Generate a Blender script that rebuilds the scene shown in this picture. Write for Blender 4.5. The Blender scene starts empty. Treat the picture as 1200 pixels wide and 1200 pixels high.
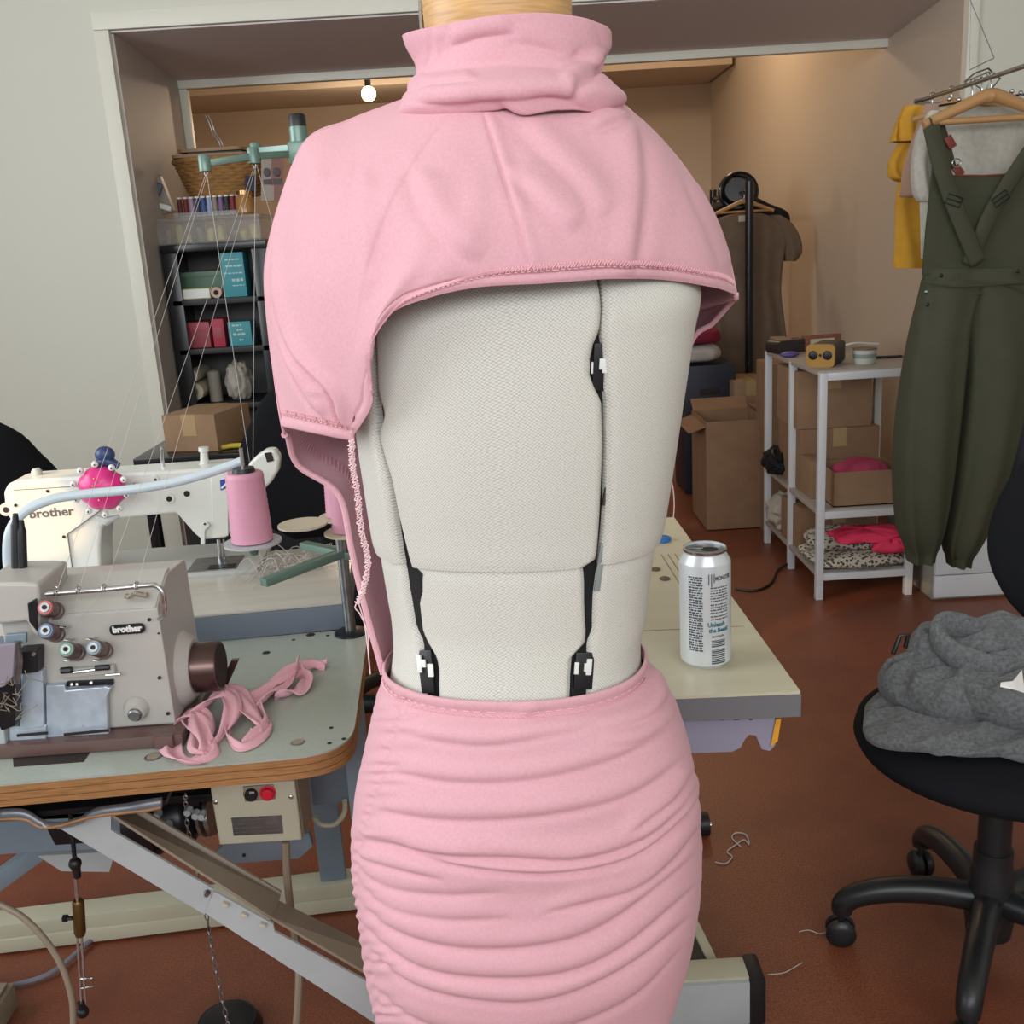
import bpy, bmesh, math, random
from mathutils import Vector, Matrix, Euler
C = bpy.context.scene.collection
S = bpy.context.scene
R = math.radians
PI = math.pi
random.seed(7)

# ---------------------------------------------------------------- camera
CAM_H, PITCH, ROLL, FPX = 1.31, 14.8, 3.4, 1200.0
cam_d = bpy.data.cameras.new('camera')
cam_d.sensor_width = 36.0
cam_d.lens = 36.0 * FPX / 1200.0
cam_d.clip_start = 0.05
cam = bpy.data.objects.new('camera', cam_d)
C.objects.link(cam)
_p, _r = R(PITCH), R(ROLL)
FW = Vector((0, math.cos(_p), -math.sin(_p)))
_u = Vector((0, math.sin(_p), math.cos(_p)))
RT = Vector((1, 0, 0)) * math.cos(_r) - _u * math.sin(_r)
UP = Vector((1, 0, 0)) * math.sin(_r) + _u * math.cos(_r)
EYE = Vector((0, 0, CAM_H))
cam.matrix_world = Matrix(((RT.x, UP.x, -FW.x, 0), (RT.y, UP.y, -FW.y, 0),
                           (RT.z, UP.z, -FW.z, CAM_H), (0, 0, 0, 1)))
S.camera = cam

# ---------------------------------------------------------------- sky, window light, exposure
S.view_settings.view_transform = 'Standard'
S.view_settings.look = 'None'
S.view_settings.gamma = 1.0
S.view_settings.use_curve_mapping = False
S.view_settings.exposure = -0.08
w = bpy.data.worlds.new('sky'); S.world = w; w.use_nodes = True
bgn = w.node_tree.nodes['Background']
bgn.inputs[0].default_value = (0.80, 0.90, 1.0, 1)
bgn.inputs[1].default_value = 1.0
def area_light(name, loc, rot, sx, sy, power, col, spread=180):
    l = bpy.data.lights.new(name, 'AREA'); l.shape = 'RECTANGLE'; l.size = sx; l.size_y = sy
    l.energy = power; l.color = col; l.spread = R(spread)
    o = bpy.data.objects.new(name, l); C.objects.link(o); o.location = loc; o.rotation_euler = rot
    return o
# daylight through the two shop windows behind the photographer
area_light('window_daylight', (-0.05, -1.93, 2.22), (R(86), 0, 0), 4.2, 1.0, 80, (0.97, 0.985, 1.0))
area_light('side_window_daylight', (-2.93, 0.9, 1.95), (0, R(-90), 0), 1.5, 2.0, 66, (0.93, 0.97, 1.0))

def spot_light(name, loc, target, power, col, angle, blend, rad=.02):
    l = bpy.data.lights.new(name, 'SPOT'); l.energy = power; l.color = col; l.spot_size = R(angle); l.spot_blend = blend; l.shadow_soft_size = rad
    o = bpy.data.objects.new(name, l); C.objects.link(o); o.location = loc
    o.rotation_euler = (Vector(target) - Vector(loc)).to_track_quat('-Z', 'Y').to_euler(); return o
# added spot imitating warm low sun on the left end of the lockstitch machine
spot_light('sun_patch_spot', (-2.6, .4, 1.75), (-.885, 1.70, .935), 300, (1.0, .58, .24), 4.6, .1, .01)
# ---------------------------------------------------------------- pixel geometry of the photograph (to read off sizes and places)
def ray(px, py):
    return FW + RT * ((px - 600) / FPX) + UP * ((600 - py) / FPX)
def at(px, py, Y):
    d = ray(px, py); return EYE + d * (Y / d.y)
def atz(px, py, z):
    d = ray(px, py); return EYE + d * ((z - CAM_H) / d.z)
def atx(px, py, x):
    d = ray(px, py); return EYE + d * (x / d.x)
def proj(q):
    d = q - EYE; k = d.dot(FW)
    return 600 + FPX * d.dot(RT) / k, 600 - FPX * d.dot(UP) / k

# ---------------------------------------------------------------- materials
def lin(c):
    c = c / 255.0
    return c / 12.92 if c <= 0.04045 else ((c + 0.055) / 1.055) ** 2.4
def rgb(r, g, b):
    return (lin(r), lin(g), lin(b), 1)
def mat(name, col, rough=0.6, metal=0.0, noise=None, bump=None, spec=0.5, sheen=0.0, emit=None, alpha=None, trans=0.0, mix=None, coord='Object', stretch=(1, 1, 1)):
    """noise=(scale, amount) varies the colour; bump=(scale, strength, distance); mix=(scale, colour, low, high) blotches"""
    m = bpy.data.materials.new(name); m.use_nodes = True
    nt = m.node_tree; n = nt.nodes; L = nt.links
    b = n['Principled BSDF']
    b.inputs['Base Color'].default_value = col
    b.inputs['Roughness'].default_value = rough
    b.inputs['Metallic'].default_value = metal
    b.inputs['Specular IOR Level'].default_value = spec
    b.inputs['Sheen Weight'].default_value = sheen
    b.inputs['Sheen Roughness'].default_value = 0.5
    if trans: b.inputs['Transmission Weight'].default_value = trans
    if alpha is not None: b.inputs['Alpha'].default_value = alpha
    if emit:
        b.inputs['Emission Color'].default_value = emit[0]; b.inputs['Emission Strength'].default_value = emit[1]
    if noise or bump or mix:
        tc = n.new('ShaderNodeTexCoord'); mp = n.new('ShaderNodeMapping')
        mp.inputs['Scale'].default_value = stretch
        L.new(tc.outputs[coord], mp.inputs[0])
    cur = None
    if noise:
        t = n.new('ShaderNodeTexNoise'); t.inputs['Scale'].default_value = noise[0]; t.inputs['Detail'].default_value = 4
        L.new(mp.outputs[0], t.inputs['Vector'])
        cr = n.new('ShaderNodeValToRGB')
        a = noise[1]
        cr.color_ramp.elements[0].position = 0.3; cr.color_ramp.elements[1].position = 0.7
        cr.color_ramp.elements[0].color = tuple(max(0, c * (1 - a)) for c in col[:3]) + (1,)
        cr.color_ramp.elements[1].color = tuple(min(1, c * (1 + a)) for c in col[:3]) + (1,)
        L.new(t.outputs[0], cr.inputs[0]); cur = cr.outputs[0]
    if mix:
        t = n.new('ShaderNodeTexNoise'); t.inputs['Scale'].default_value = mix[0]; t.inputs['Detail'].default_value = 5
        t.inputs['Roughness'].default_value = 0.65
        L.new(mp.outputs[0], t.inputs['Vector'])
        mr = n.new('ShaderNodeMapRange'); mr.inputs[1].default_value = mix[2]; mr.inputs[2].default_value = mix[3]
        L.new(t.outputs[0], mr.inputs[0])
        mx = n.new('ShaderNodeMix'); mx.data_type = 'RGBA'
        if cur: L.new(cur, mx.inputs[6])
        else: mx.inputs[6].default_value = col
        mx.inputs[7].default_value = mix[1]
        L.new(mr.outputs[0], mx.inputs[0]); cur = mx.outputs[2]
    if cur: L.new(cur, b.inputs['Base Color'])
    if bump:
        t = n.new('ShaderNodeTexNoise'); t.inputs['Scale'].default_value = bump[0]; t.inputs['Detail'].default_value = 3
        L.new(mp.outputs[0], t.inputs['Vector'])
        bp = n.new('ShaderNodeBump'); bp.inputs['Strength'].default_value = bump[1]; bp.inputs['Distance'].default_value = bump[2]
        L.new(t.outputs[0], bp.inputs['Height']); L.new(bp.outputs[0], b.inputs['Normal'])
    return m

M = {}
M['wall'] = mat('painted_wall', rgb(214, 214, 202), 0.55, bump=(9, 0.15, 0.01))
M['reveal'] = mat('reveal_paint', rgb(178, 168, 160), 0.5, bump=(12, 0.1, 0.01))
M['reveal_right'] = mat('warm_reveal_paint', rgb(204, 188, 170), 0.6, bump=(9, 0.12, 0.01))
M['soffit'] = mat('soffit_paint', rgb(216, 208, 206), 0.6)
M['trim'] = mat('white_trim', rgb(224, 223, 210), 0.4)
M['backwall'] = mat('back_room_paint', rgb(204, 188, 170), 0.7, bump=(9, 0.15, 0.01))
M['ceiling'] = mat('ceiling_paint', rgb(215, 212, 200), 0.8)
M['floor'] = mat('brown_floor', rgb(130, 73, 50), 0.42, noise=(260, 0.5), bump=(300, 0.25, 0.002), mix=(1.6, rgb(104, 56, 40), 0.45, 0.7))
M['pink'] = mat('pink_jersey', rgb(215, 164, 174), 0.85, noise=(420, 0.05), bump=(1100, 0.25, 0.0006), sheen=0.12, spec=0.2)
M['pink_stitch'] = mat('pink_stitch_thread', rgb(236, 182, 190), 0.7)
M['pink_pale'] = mat('pale_thread_chain', rgb(238, 205, 208), 0.7)
M['black'] = mat('black_plastic', rgb(20, 20, 23), 0.45)
M['core'] = mat('dark_core', rgb(9, 9, 11), 0.8)
M['chrome'] = mat('chrome', rgb(200, 202, 205), 0.22, 1.0)
M['steel'] = mat('brushed_steel', rgb(150, 152, 155), 0.35, 1.0, noise=(60, 0.2))
M['white_plastic'] = mat('white_plastic', rgb(228, 228, 224), 0.45)
M['wood_cap'] = mat('turned_wood', rgb(203, 158, 104), 0.45, noise=(30, 0.2), stretch=(1, 1, 14))
M['card'] = mat('cardboard', rgb(150, 120, 93), 0.85, noise=(14, 0.08))
M['dark_card'] = mat('dim_cardboard', rgb(140, 108, 82), 0.85, noise=(14, 0.08))

# cream woven cover of the dress form: a fine dotted weave
def weave_material():
    m = bpy.data.materials.new('cream_woven_cover'); m.use_nodes = True
    nt = m.node_tree; n = nt.nodes; L = nt.links; b = n['Principled BSDF']
    uv = n.new('ShaderNodeUVMap'); mp = n.new('ShaderNodeMapping')
    mp.inputs['Rotation'].default_value = (0, 0, R(38)); mp.inputs['Scale'].default_value = (500, 500, 500)
    L.new(uv.outputs[0], mp.inputs[0])
    v = n.new('ShaderNodeTexVoronoi'); v.inputs['Scale'].default_value = 1.0; v.inputs['Randomness'].default_value = 0.15
    L.new(mp.outputs[0], v.inputs['Vector'])
    cr = n.new('ShaderNodeValToRGB')
    cr.color_ramp.elements[0].position = 0.30; cr.color_ramp.elements[0].color = rgb(216, 214, 206)
    cr.color_ramp.elements[1].position = 0.72; cr.color_ramp.elements[1].color = rgb(166, 164, 156)
    L.new(v.outputs['Distance'], cr.inputs[0]); L.new(cr.outputs[0], b.inputs['Base Color'])
    b.inputs['Roughness'].default_value = 0.9; b.inputs['Specular IOR Level'].default_value = 0.15
    bp = n.new('ShaderNodeBump'); bp.inputs['Strength'].default_value = 0.25; bp.inputs['Distance'].default_value = 0.0008
    bp.invert = True
    L.new(v.outputs['Distance'], bp.inputs['Height']); L.new(bp.outputs[0], b.inputs['Normal'])
    return m
M['weave'] = weave_material()

# ---------------------------------------------------------------- building blocks
def tag(o, label=None, cat=None, group=None, kind=None):
    if label: o['label'] = label
    if cat: o['category'] = cat
    if group: o['group'] = group
    if kind: o['kind'] = kind
    return o
def thing(name, label, cat, loc=(0, 0, 0), rotz=0.0, group=None):
    o = bpy.data.objects.new(name, None); C.objects.link(o)
    o.empty_display_size = 0.05
    o.location = loc; o.rotation_euler = (0, 0, rotz)
    return tag(o, label, cat, group)
def to_local(root, q):
    """world point -> the thing's own frame"""
    m = Matrix.Translation(root.location) @ root.rotation_euler.to_matrix().to_4x4()
    return m.inverted() @ Vector(q)

class MB:
    def __init__(s, frame=None):
        s.v = []; s.f = []; s.uv = {}; s.m = frame or Matrix.Identity(4)
    def _add(s, vs, fs, m=None):
        k = len(s.v); mm = s.m @ m if m is not None else s.m
        s.v += [mm @ Vector(q) for q in vs]
        s.f += [tuple(i + k for i in f) for f in fs]
        return k
    def box(s, c, d, rot=None, ch=0.0, taper=None):
        """box with its edges chamfered by ch"""
        m = Matrix.Translation(c)
        if rot is not None: m = m @ Euler(rot).to_matrix().to_4x4()
        x, y, z = d[0] / 2, d[1] / 2, d[2] / 2
        tx = taper if taper else 1.0
        if ch <= 0:
            vs = [(a * (x if q < 0 else x * tx), e * (y if q < 0 else y * tx), q * z) for q in (-1, 1) for e in (-1, 1) for a in (-1, 1)]
            s._add(vs, [(0, 2, 3, 1), (4, 5, 7, 6), (0, 1, 5, 4), (1, 3, 7, 5), (3, 2, 6, 7), (2, 0, 4, 6)], m)
            return s
        ch = min(ch, x * .9, y * .9, z * .9)
        bm = bmesh.new()
        vs = []
        for q in (-1, 1):
            for e in (-1, 1):
                for a in (-1, 1):
                    f = 1.0 if q < 0 else tx
                    vs.append(bm.verts.new((a * x * f, e * y * f, q * z)))
        for f in [(0, 2, 3, 1), (4, 5, 7, 6), (0, 1, 5, 4), (1, 3, 7, 5), (3, 2, 6, 7), (2, 0, 4, 6)]:
            bm.faces.new([vs[i] for i in f])
        bmesh.ops.bevel(bm, geom=bm.edges[:], offset=ch, segments=2, affect='EDGES', profile=0.6)
        bm.verts.index_update()
        s._add([v.co.copy() for v in bm.verts], [tuple(v.index for v in f.verts) for f in bm.faces], m)
        bm.free(); return s
    def span(s, a, b, ch=0.0):
        a = Vector(a); b = Vector(b)
        return s.box((a + b) / 2, (abs(b.x - a.x), abs(b.y - a.y), abs(b.z - a.z)), ch=ch)
    def bar(s, a, b, w, h, ch=0.0, up=(0, 0, 1)):
        """rectangular bar from a to b, w across, h along up"""
        a = Vector(a); b = Vector(b); y = (b - a); ln = y.length; y.normalize()
        u = Vector(up); x = y.cross(u).normalized(); z = x.cross(y)
        m = Matrix(((x.x, y.x, z.x, 0), (x.y, y.y, z.y, 0), (x.z, y.z, z.z, 0), (0, 0, 0, 1)))
        keep = s.m; s.m = keep @ Matrix.Translation((a + b) / 2) @ m
        s.box((0, 0, 0), (w, ln, h), ch=ch); s.m = keep
        return s
    def cyl(s, a, b, r0, r1=None, n=20, cap=True):
        if r1 is None: r1 = r0
        a = Vector(a); b = Vector(b)
        return s.lathe_along(a, b, [(0, r0), (1, r1)], n, cap)
    def lathe_along(s, a, b, prof, n=24, cap=True):
        """prof = [(t along a->b in 0..1, radius)]"""
        a = Vector(a); b = Vector(b); d = b - a; z = d.normalized()
        t = Vector((1, 0, 0)) if abs(z.x) < .9 else Vector((0, 1, 0))
        x = z.cross(t).normalized(); y = z.cross(x)
        vs = []; fs = []
        for (q, r) in prof:
            for i in range(n):
                an = 2 * PI * i / n
                vs.append(a + d * q + x * (math.cos(an) * r) + y * (math.sin(an) * r))
        for k in range(len(prof) - 1):
            for i in range(n):
                j = (i + 1) % n
                fs.append((k * n + i, k * n + j, (k + 1) * n + j, (k + 1) * n + i))
        if cap:
            fs.append(tuple(range(n - 1, -1, -1))); k = (len(prof) - 1) * n; fs.append(tuple(range(k, k + n)))
        s._add(vs, fs); return s
    def tube(s, pts, r, n=8, cap=True, closed=False):
        pts = [Vector(q) for q in pts]; N = len(pts)
        rs = r if isinstance(r, (list, tuple)) else [r] * N
        vs = []; fs = []; x = None
        for i, q in enumerate(pts):
            if closed: d = pts[(i + 1) % N] - pts[i - 1]
            else: d = pts[min(i + 1, N - 1)] - pts[max(i - 1, 0)]
            if d.length < 1e-9: d = Vector((0, 0, 1))
            d.normalize()
            if x is None:
                t = Vector((0, 0, 1)) if abs(d.z) < .9 else Vector((1, 0, 0)); x = d.cross(t).normalized()
            x = (x - d * x.dot(d))
            if x.length < 1e-6: x = d.orthogonal()
            x.normalize(); y = d.cross(x)
            for k in range(n):
                an = 2 * PI * k / n
                vs.append(q + x * (math.cos(an) * rs[i]) + y * (math.sin(an) * rs[i]))
        for i in range(N if closed else N - 1):
            i2 = (i + 1) % N
            for k in range(n):
                j = (k + 1) % n
                fs.append((i * n + k, i * n + j, i2 * n + j, i2 * n + k))
        if cap and not closed:
            fs.append(tuple(range(n - 1, -1, -1))); fs.append(tuple(range((N - 1) * n, N * n)))
        s._add(vs, fs); return s
    def sphere(s, c, r, n=16, sc=(1, 1, 1)):
        c = Vector(c); vs = []; fs = []; m = n // 2
        for i in range(1, m):
            a = PI * i / m
            for k in range(n):
                b = 2 * PI * k / n
                vs.append(c + Vector((r * sc[0] * math.sin(a) * math.cos(b), r * sc[1] * math.sin(a) * math.sin(b), r * sc[2] * math.cos(a))))
        vs.append(c + Vector((0, 0, r * sc[2]))); vs.append(c - Vector((0, 0, r * sc[2])))
        T = len(vs) - 2; B = T + 1
        for i in range(m - 2):
            for k in range(n):
                j = (k + 1) % n
                fs.append((i * n + k, (i + 1) * n + k, (i + 1) * n + j, i * n + j))
        for k in range(n):
            j = (k + 1) % n
            fs.append((T, k, j)); fs.append((B, (m - 2) * n + j, (m - 2) * n + k))
        s._add(vs, fs); return s
    def prism(s, poly, a, b, axis='z'):
        """polygon extruded from a to b along an axis; poly holds the other two coordinates in order"""
        n = len(poly)
        def P(q, t):
            return {'z': (q[0], q[1], t), 'y': (q[0], t, q[1]), 'x': (t, q[0], q[1])}[axis]
        vs = [P(q, a) for q in poly] + [P(q, b) for q in poly]
        fs = [tuple(range(n - 1, -1, -1)), tuple(range(n, 2 * n))]
        for i in range(n):
            j = (i + 1) % n; fs.append((i, j, n + j, n + i))
        s._add(vs, fs); return s
    def prism_between(s, poly3, off):
        """a 3D polygon thickened by the vector off"""
        n = len(poly3); off = Vector(off)
        vs = [Vector(q) for q in poly3] + [Vector(q) + off for q in poly3]
        fs = [tuple(range(n - 1, -1, -1)), tuple(range(n, 2 * n))]
        for i in range(n):
            j = (i + 1) % n; fs.append((i, j, n + j, n + i))
        s._add(vs, fs); return s
    def grid(s, rows, closed=False, uvs=None):
        nr = len(rows); nc = len(rows[0])
        vs = [q for r_ in rows for q in r_]; fs = []
        for i in range(nr - 1):
            for k in range(nc if closed else nc - 1):
                j = (k + 1) % nc
                fs.append((i * nc + k, i * nc + j, (i + 1) * nc + j, (i + 1) * nc + k))
        k0 = s._add(vs, fs)
        if uvs:
            for i in range(nr):
                for k in range(nc): s.uv[k0 + i * nc + k] = uvs[i][k]
        return s
    def build(s, name, m, parent=None, loc=None, kind=None, label=None, smooth=38, recalc=True, cat=None, group=None):
        me = bpy.data.meshes.new(name)
        off = Vector(loc) if loc is not None else Vector((0, 0, 0))
        me.from_pydata([q - off for q in s.v], [], s.f)
        if recalc:
            bm = bmesh.new(); bm.from_mesh(me); bmesh.ops.recalc_face_normals(bm, faces=bm.faces); bm.to_mesh(me); bm.free()
        if s.uv:
            ul = me.uv_layers.new(name='UVMap')
            for lp in me.loops:
                ul.data[lp.index].uv = s.uv.get(lp.vertex_index, (0, 0))
        me.update()
        if smooth:
            me.polygons.foreach_set('use_smooth', [True] * len(me.polygons))
            me.set_sharp_from_angle(angle=R(smooth))
        if m is not None: me.materials.append(m)
        o = bpy.data.objects.new(name, me); C.objects.link(o)
        if parent is not None: o.parent = parent
        if loc is not None: o.location = off
        return tag(o, label, cat, group, kind)

def struct(name, mb, m):
    return mb.build(name, m, kind='structure')
def dup(o, loc=None, rotz=None, label=None, parent=None):
    r = o.copy(); C.objects.link(r)
    if parent is not None: r.parent = parent
    if loc is not None: r.location = loc
    if rotz is not None: r.rotation_euler = (0, 0, rotz)
    if label: r['label'] = label
    for ch in list(o.children): dup(ch, parent=r)
    return r
def thicken(o, t, off=0.0):
    md = o.modifiers.new('thickness', 'SOLIDIFY'); md.thickness = t; md.offset = off
    return o
def lerp(a, b, t): return a + (b - a) * t
def interp(tab, x):
    if x <= tab[0][0]: return tab[0][1:] if len(tab[0]) > 2 else tab[0][1]
    for i in range(len(tab) - 1):
        if x <= tab[i + 1][0]:
            t = (x - tab[i][0]) / (tab[i + 1][0] - tab[i][0])
            if len(tab[0]) > 2: return tuple(lerp(p, q, t) for p, q in zip(tab[i][1:], tab[i + 1][1:]))
            return lerp(tab[i][1], tab[i + 1][1], t)
    return tab[-1][1:] if len(tab[0]) > 2 else tab[-1][1]
def cat(p0, p1, p2, p3, t):
    return 0.5 * ((2 * p1) + (p2 - p0) * t + (2 * p0 - 5 * p1 + 4 * p2 - p3) * t * t + (3 * p1 - p0 - 3 * p2 + p3) * t ** 3)
def spline(pts, n, closed=False):
    """n samples of a Catmull-Rom curve through pts"""
    pts = [Vector(q) for q in pts]; N = len(pts); out = []
    for i in range(n):
        x = i / n * N if closed else i / (n - 1) * (N - 1)
        k = min(int(x), N - 1 if closed else N - 2); t = x - k
        g = (lambda j: pts[j % N]) if closed else (lambda j: pts[max(0, min(N - 1, j))])
        out.append(cat(g(k - 1), g(k), g(k + 1), g(k + 2), t))
    return out
def smoothtab(tab, n):
    """resample a table of rows with Catmull-Rom"""
    N = len(tab); out = []
    for i in range(n):
        x = i / (n - 1) * (N - 1); k = min(int(x), N - 2); t = x - k
        g = lambda j: tab[max(0, min(N - 1, j))]
        out.append(tuple(cat(*[g(k + d)[c] for d in (-1, 0, 1, 2)], t) for c in range(len(tab[0]))))
    return out
def rounded(pts, r, n=4):
    """2D polygon with rounded corners"""
    out = []; N = len(pts)
    for i in range(N):
        p = Vector(pts[i]); a = Vector(pts[i - 1]); b = Vector(pts[(i + 1) % N])
        rr = r[i] if isinstance(r, (list, tuple)) else r
        if rr <= 0: out.append((p.x, p.y)); continue
        da = (a - p); db = (b - p); q = min(rr, da.length * .48, db.length * .48)
        s0 = p + da.normalized() * q; s1 = p + db.normalized() * q
        for k in range(n + 1):
            t = k / n
            v = s0 * (1 - t) ** 2 + p * 2 * t * (1 - t) + s1 * t * t
            out.append((v.x, v.y))
    return out
FONT = {}
def text(name, body, size, m, parent, mtx, depth=0.0004, align='CENTER', shear=0.0, sx=1.0, bold=0.0):
    cu = bpy.data.curves.new(name, 'FONT'); cu.body = body; cu.size = size
    cu.align_x = align; cu.align_y = 'CENTER'; cu.extrude = depth; cu.shear = shear; cu.offset = bold
    cu.resolution_u = 3
    cu.materials.append(m)
    tmp = bpy.data.objects.new('t', cu); C.objects.link(tmp)
    dg = bpy.context.evaluated_depsgraph_get(); dg.update()
    me = bpy.data.meshes.new_from_object(tmp.evaluated_get(dg)); me.name = name
    bpy.data.objects.remove(tmp)
    me.transform(Matrix.Diagonal((sx, 1, 1, 1))); me.transform(mtx)
    o = bpy.data.objects.new(name, me); C.objects.link(o); o.parent = parent
    return o
def frame_from(o, x, y):
    """matrix with origin o, axes x and y (z = x cross y)"""
    x = Vector(x).normalized(); z = x.cross(Vector(y)).normalized(); y = z.cross(x)
    return Matrix(((x.x, y.x, z.x, o[0]), (x.y, y.y, z.y, o[1]), (x.z, y.z, z.z, o[2]), (0, 0, 0, 1)))

# ================================================================ ROOM
WY, RY, BY = 4.0, 4.76, 8.5          # front face of the opening, back of its reveal, back wall of the rear room
OL, OR, OT = -1.335, 1.745, 2.12       # opening left, right, top
FL, FR, FB, H = -3.0, 3.0, -2.0, 3.1 # front room
struct('floor', MB().span((-3.2, FB - .1, -.1), (3.2, BY + .1, 0)), M['floor'])
mb = MB()
mb.span((FL - .1, WY, 0), (OL, RY, H)); mb.span((OL, WY, OT), (OR, RY, H)); mb.span((OR, WY, 0), (FR + .1, BY, H))
struct('wall_front', mb, M['wall'])
struct('trim_1', MB().span((OL - .055, WY - .012, 0), (OL, WY, OT - .001), .003), M['trim'])
struct('trim_2', MB().span((OL - .055, WY - .012, OT), (OR + .04, WY, OT + .06), .003), M['trim'])
struct('trim_3', MB().span((OR, WY - .012, 0), (OR + .04, WY, OT - .001), .003), M['trim'])
struct('ceiling_soffit', MB().prism([(WY + .004, OT - .002), (RY + .02, OT - .002), (RY + .02, OT - .068), (WY + .004, OT - .008)], OL, OR, 'x'), M['soffit'])
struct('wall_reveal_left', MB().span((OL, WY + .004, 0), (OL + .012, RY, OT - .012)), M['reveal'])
struct('wall_reveal_right', MB().span((OR - .012, WY + .004, 0), (OR, RY, OT - .012)).span((OR - .012, RY, 0), (OR, BY, H)), M['reveal_right'])
struct('trim_4', MB().span((OL + .001, RY - .02, OT - .098), (OR - .012, RY + .025, OT - .062), .003), M['trim'])
struct('trim_5', MB().span((OL + .012, RY - .018, 0), (OL + .045, RY + .022, OT - .0985), .003), M['trim'])
struct('wall_back', MB().span((-2.5, BY, 0), (OR + .1, BY + .1, H)), M['backwall'])
struct('wall_back_left', MB().span((-2.5, RY, 0), (-2.38, BY, H)), M['backwall'])
struct('ceiling', MB().span((-3.2, FB - .1, H), (3.2, BY + .1, H + .1)), M['ceiling'])
mb = MB(); mb.span((-2.38, BY - .9, 2.40), (OR - .04, BY, H), .01)
struct('trim_bulkhead', mb, M['backwall'])
struct('wall_left', MB().span((FL - .1, -.2, 0), (FL, FB, H)).span((FL - .1, 2.0, 0), (FL, WY, H)).span((FL - .1, -.2, 0), (FL, 2.0, .7)).span((FL - .1, -.2, 2.75), (FL, 2.0, H)), M['wall'])
struct('wall_right', MB().span((FR, FB, 0), (FR + .1, WY, H)), M['wall'])
mb = MB(); mb.span((FL, FB - .1, 0), (-2.2, FB, H)); mb.span((2.1, FB - .1, 0), (FR, FB, H)); mb.span((-2.2, FB - .1, 0), (2.1, FB, .75)); mb.span((-2.2, FB - .1, 2.75), (2.1, FB, H))
struct('wall_window_side', mb, M['wall'])
mb = MB()
for x in (-2.19, -.7, .7, 2.09): mb.box((x, FB - .05, 1.75), (.05, .06, 2.0))
for z in (.77, 2.73): mb.box((-.05, FB - .05, z), (4.3, .06, .05))
struct('window_1', mb, M['trim'])
struct('baseboard_left', MB().span((FL, WY - .015, 0), (OL - .055, WY, .12), .003), M['trim'])
struct('baseboard_right', MB().span((OR + .04, WY - .015, 0), (FR, WY, .12), .003), M['trim'])

# warm bulb hanging in the rear room
q = at(432, 110, 7.2)
pend = thing('pendant_bulb', 'glowing round warm light bulb hanging in the rear room', 'lamp', (q.x, q.y, H))
bq = to_local(pend, q)
MB().tube([(0, 0, 0), (0, 0, bq.z + .1)], .004).build('cord', M['black'], pend)
MB().cyl((0, 0, bq.z + .045), (0, 0, bq.z + .12), .02).build('holder', M['black'], pend)
M['bulb'] = mat('lit_bulb', rgb(255, 235, 170), .4, emit=((1.0, 0.78, 0.35, 1), 14.0))
MB().sphere(bq, .048, 20).build('bulb', M['bulb'], pend)
def point(name, loc, power, col, rad=.06):
    l = bpy.data.lights.new(name, 'POINT'); l.energy = power; l.color = col; l.shadow_soft_size = rad
    o = bpy.data.objects.new(name, l); C.objects.link(o); o.location = loc
point('bulb_light', q + Vector((0, -.1, -.12)), 16, (1, .78, .56), .05)
point('rear_room_lamp', (1.0, 6.3, 2.7), 26, (1, .74, .49), .1)

# ================================================================ DRESS FORM
FY = 0.93
TH = R(-10)
# photograph rows of the form: (row, left, right, depth ratio, centre depth)
FSIL = [(60, 520, 668, .90, .97), (112, 515, 690, .85, .965), (150, 495, 712, .72, .965), (190, 462, 745, .60, .955), (250, 430, 785, .62, .945), (340, 414, 820, .70, .93),
        (400, 413, 813, .72, .93), (480, 413, 801, .72, .935), (560, 424, 789, .72, .94), (610, 432, 781, .73, .945),
        (650, 439, 774, .74, .945), (690, 446, 768, .75, .945), (720, 451, 765, .76, .945), (760, 452, 758, .78, .94),
        (800, 446, 764, .78, .935), (850, 438, 786, .76, .93), (930, 424, 805, .74, .925), (1000, 420, 809, .74, .925),
        (1060, 424, 805, .74, .925), (1120, 437, 790, .74, .93), (1200, 450, 770, .74, .93)]
def ringtab(sil):
    out = []
    for (py, xl, xr, rt, cy) in sil:
        a = at(xl, py + .06 * (xr - xl) / 2, cy); b = at(xr, py - .06 * (xr - xl) / 2, cy)
        hw = (b.x - a.x) / 2 * .985
        out.append((-(a.z + b.z) / 2, (a.x + b.x) / 2, cy, hw, hw * rt))
    return smoothtab(out, 90)
FT = ringtab(FSIL)
NEXP = 2.35
def ring(tab, z):
    return interp(tab, -z)
def rp(tab, u, z, grow=0.0, n=NEXP):
    cx, cy, a, b = ring(tab, z)
    su, cu_ = math.sin(u), math.cos(u)
    x = math.copysign(abs(su) ** (2 / n), su) * (a + grow); y = -math.copysign(abs(cu_) ** (2 / n), cu_) * (b + grow)
    return Vector((cx + x * math.cos(TH) - y * math.sin(TH), cy + x * math.sin(TH) + y * math.cos(TH), z))
def hit(tab, px, py, grow=0.0, n=NEXP):
    """u, z where the sight line meets the loft"""
    d = ray(px, py); t = .55 / d.y
    for i in range(4000):
        q = EYE + d * t
        cx, cy, a, b = ring(tab, q.z)
        dx, dy = q.x - cx, q.y - cy
        x = (dx * math.cos(TH) + dy * math.sin(TH)) / (a + grow); y = (-dx * math.sin(TH) + dy * math.cos(TH)) / (b + grow)
        if abs(x) ** n + abs(y) ** n <= 1.0 or q.y > cy + .01:
            su = math.copysign(min(1, abs(x)) ** (n / 2), x); cu_ = math.copysign(min(1, abs(y)) ** (n / 2), -y)
            return math.atan2(su, cu_), q.z
        t += .0005
    return 0, q.z
z_seam = hit(FT, 600, 671)[1]
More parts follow.
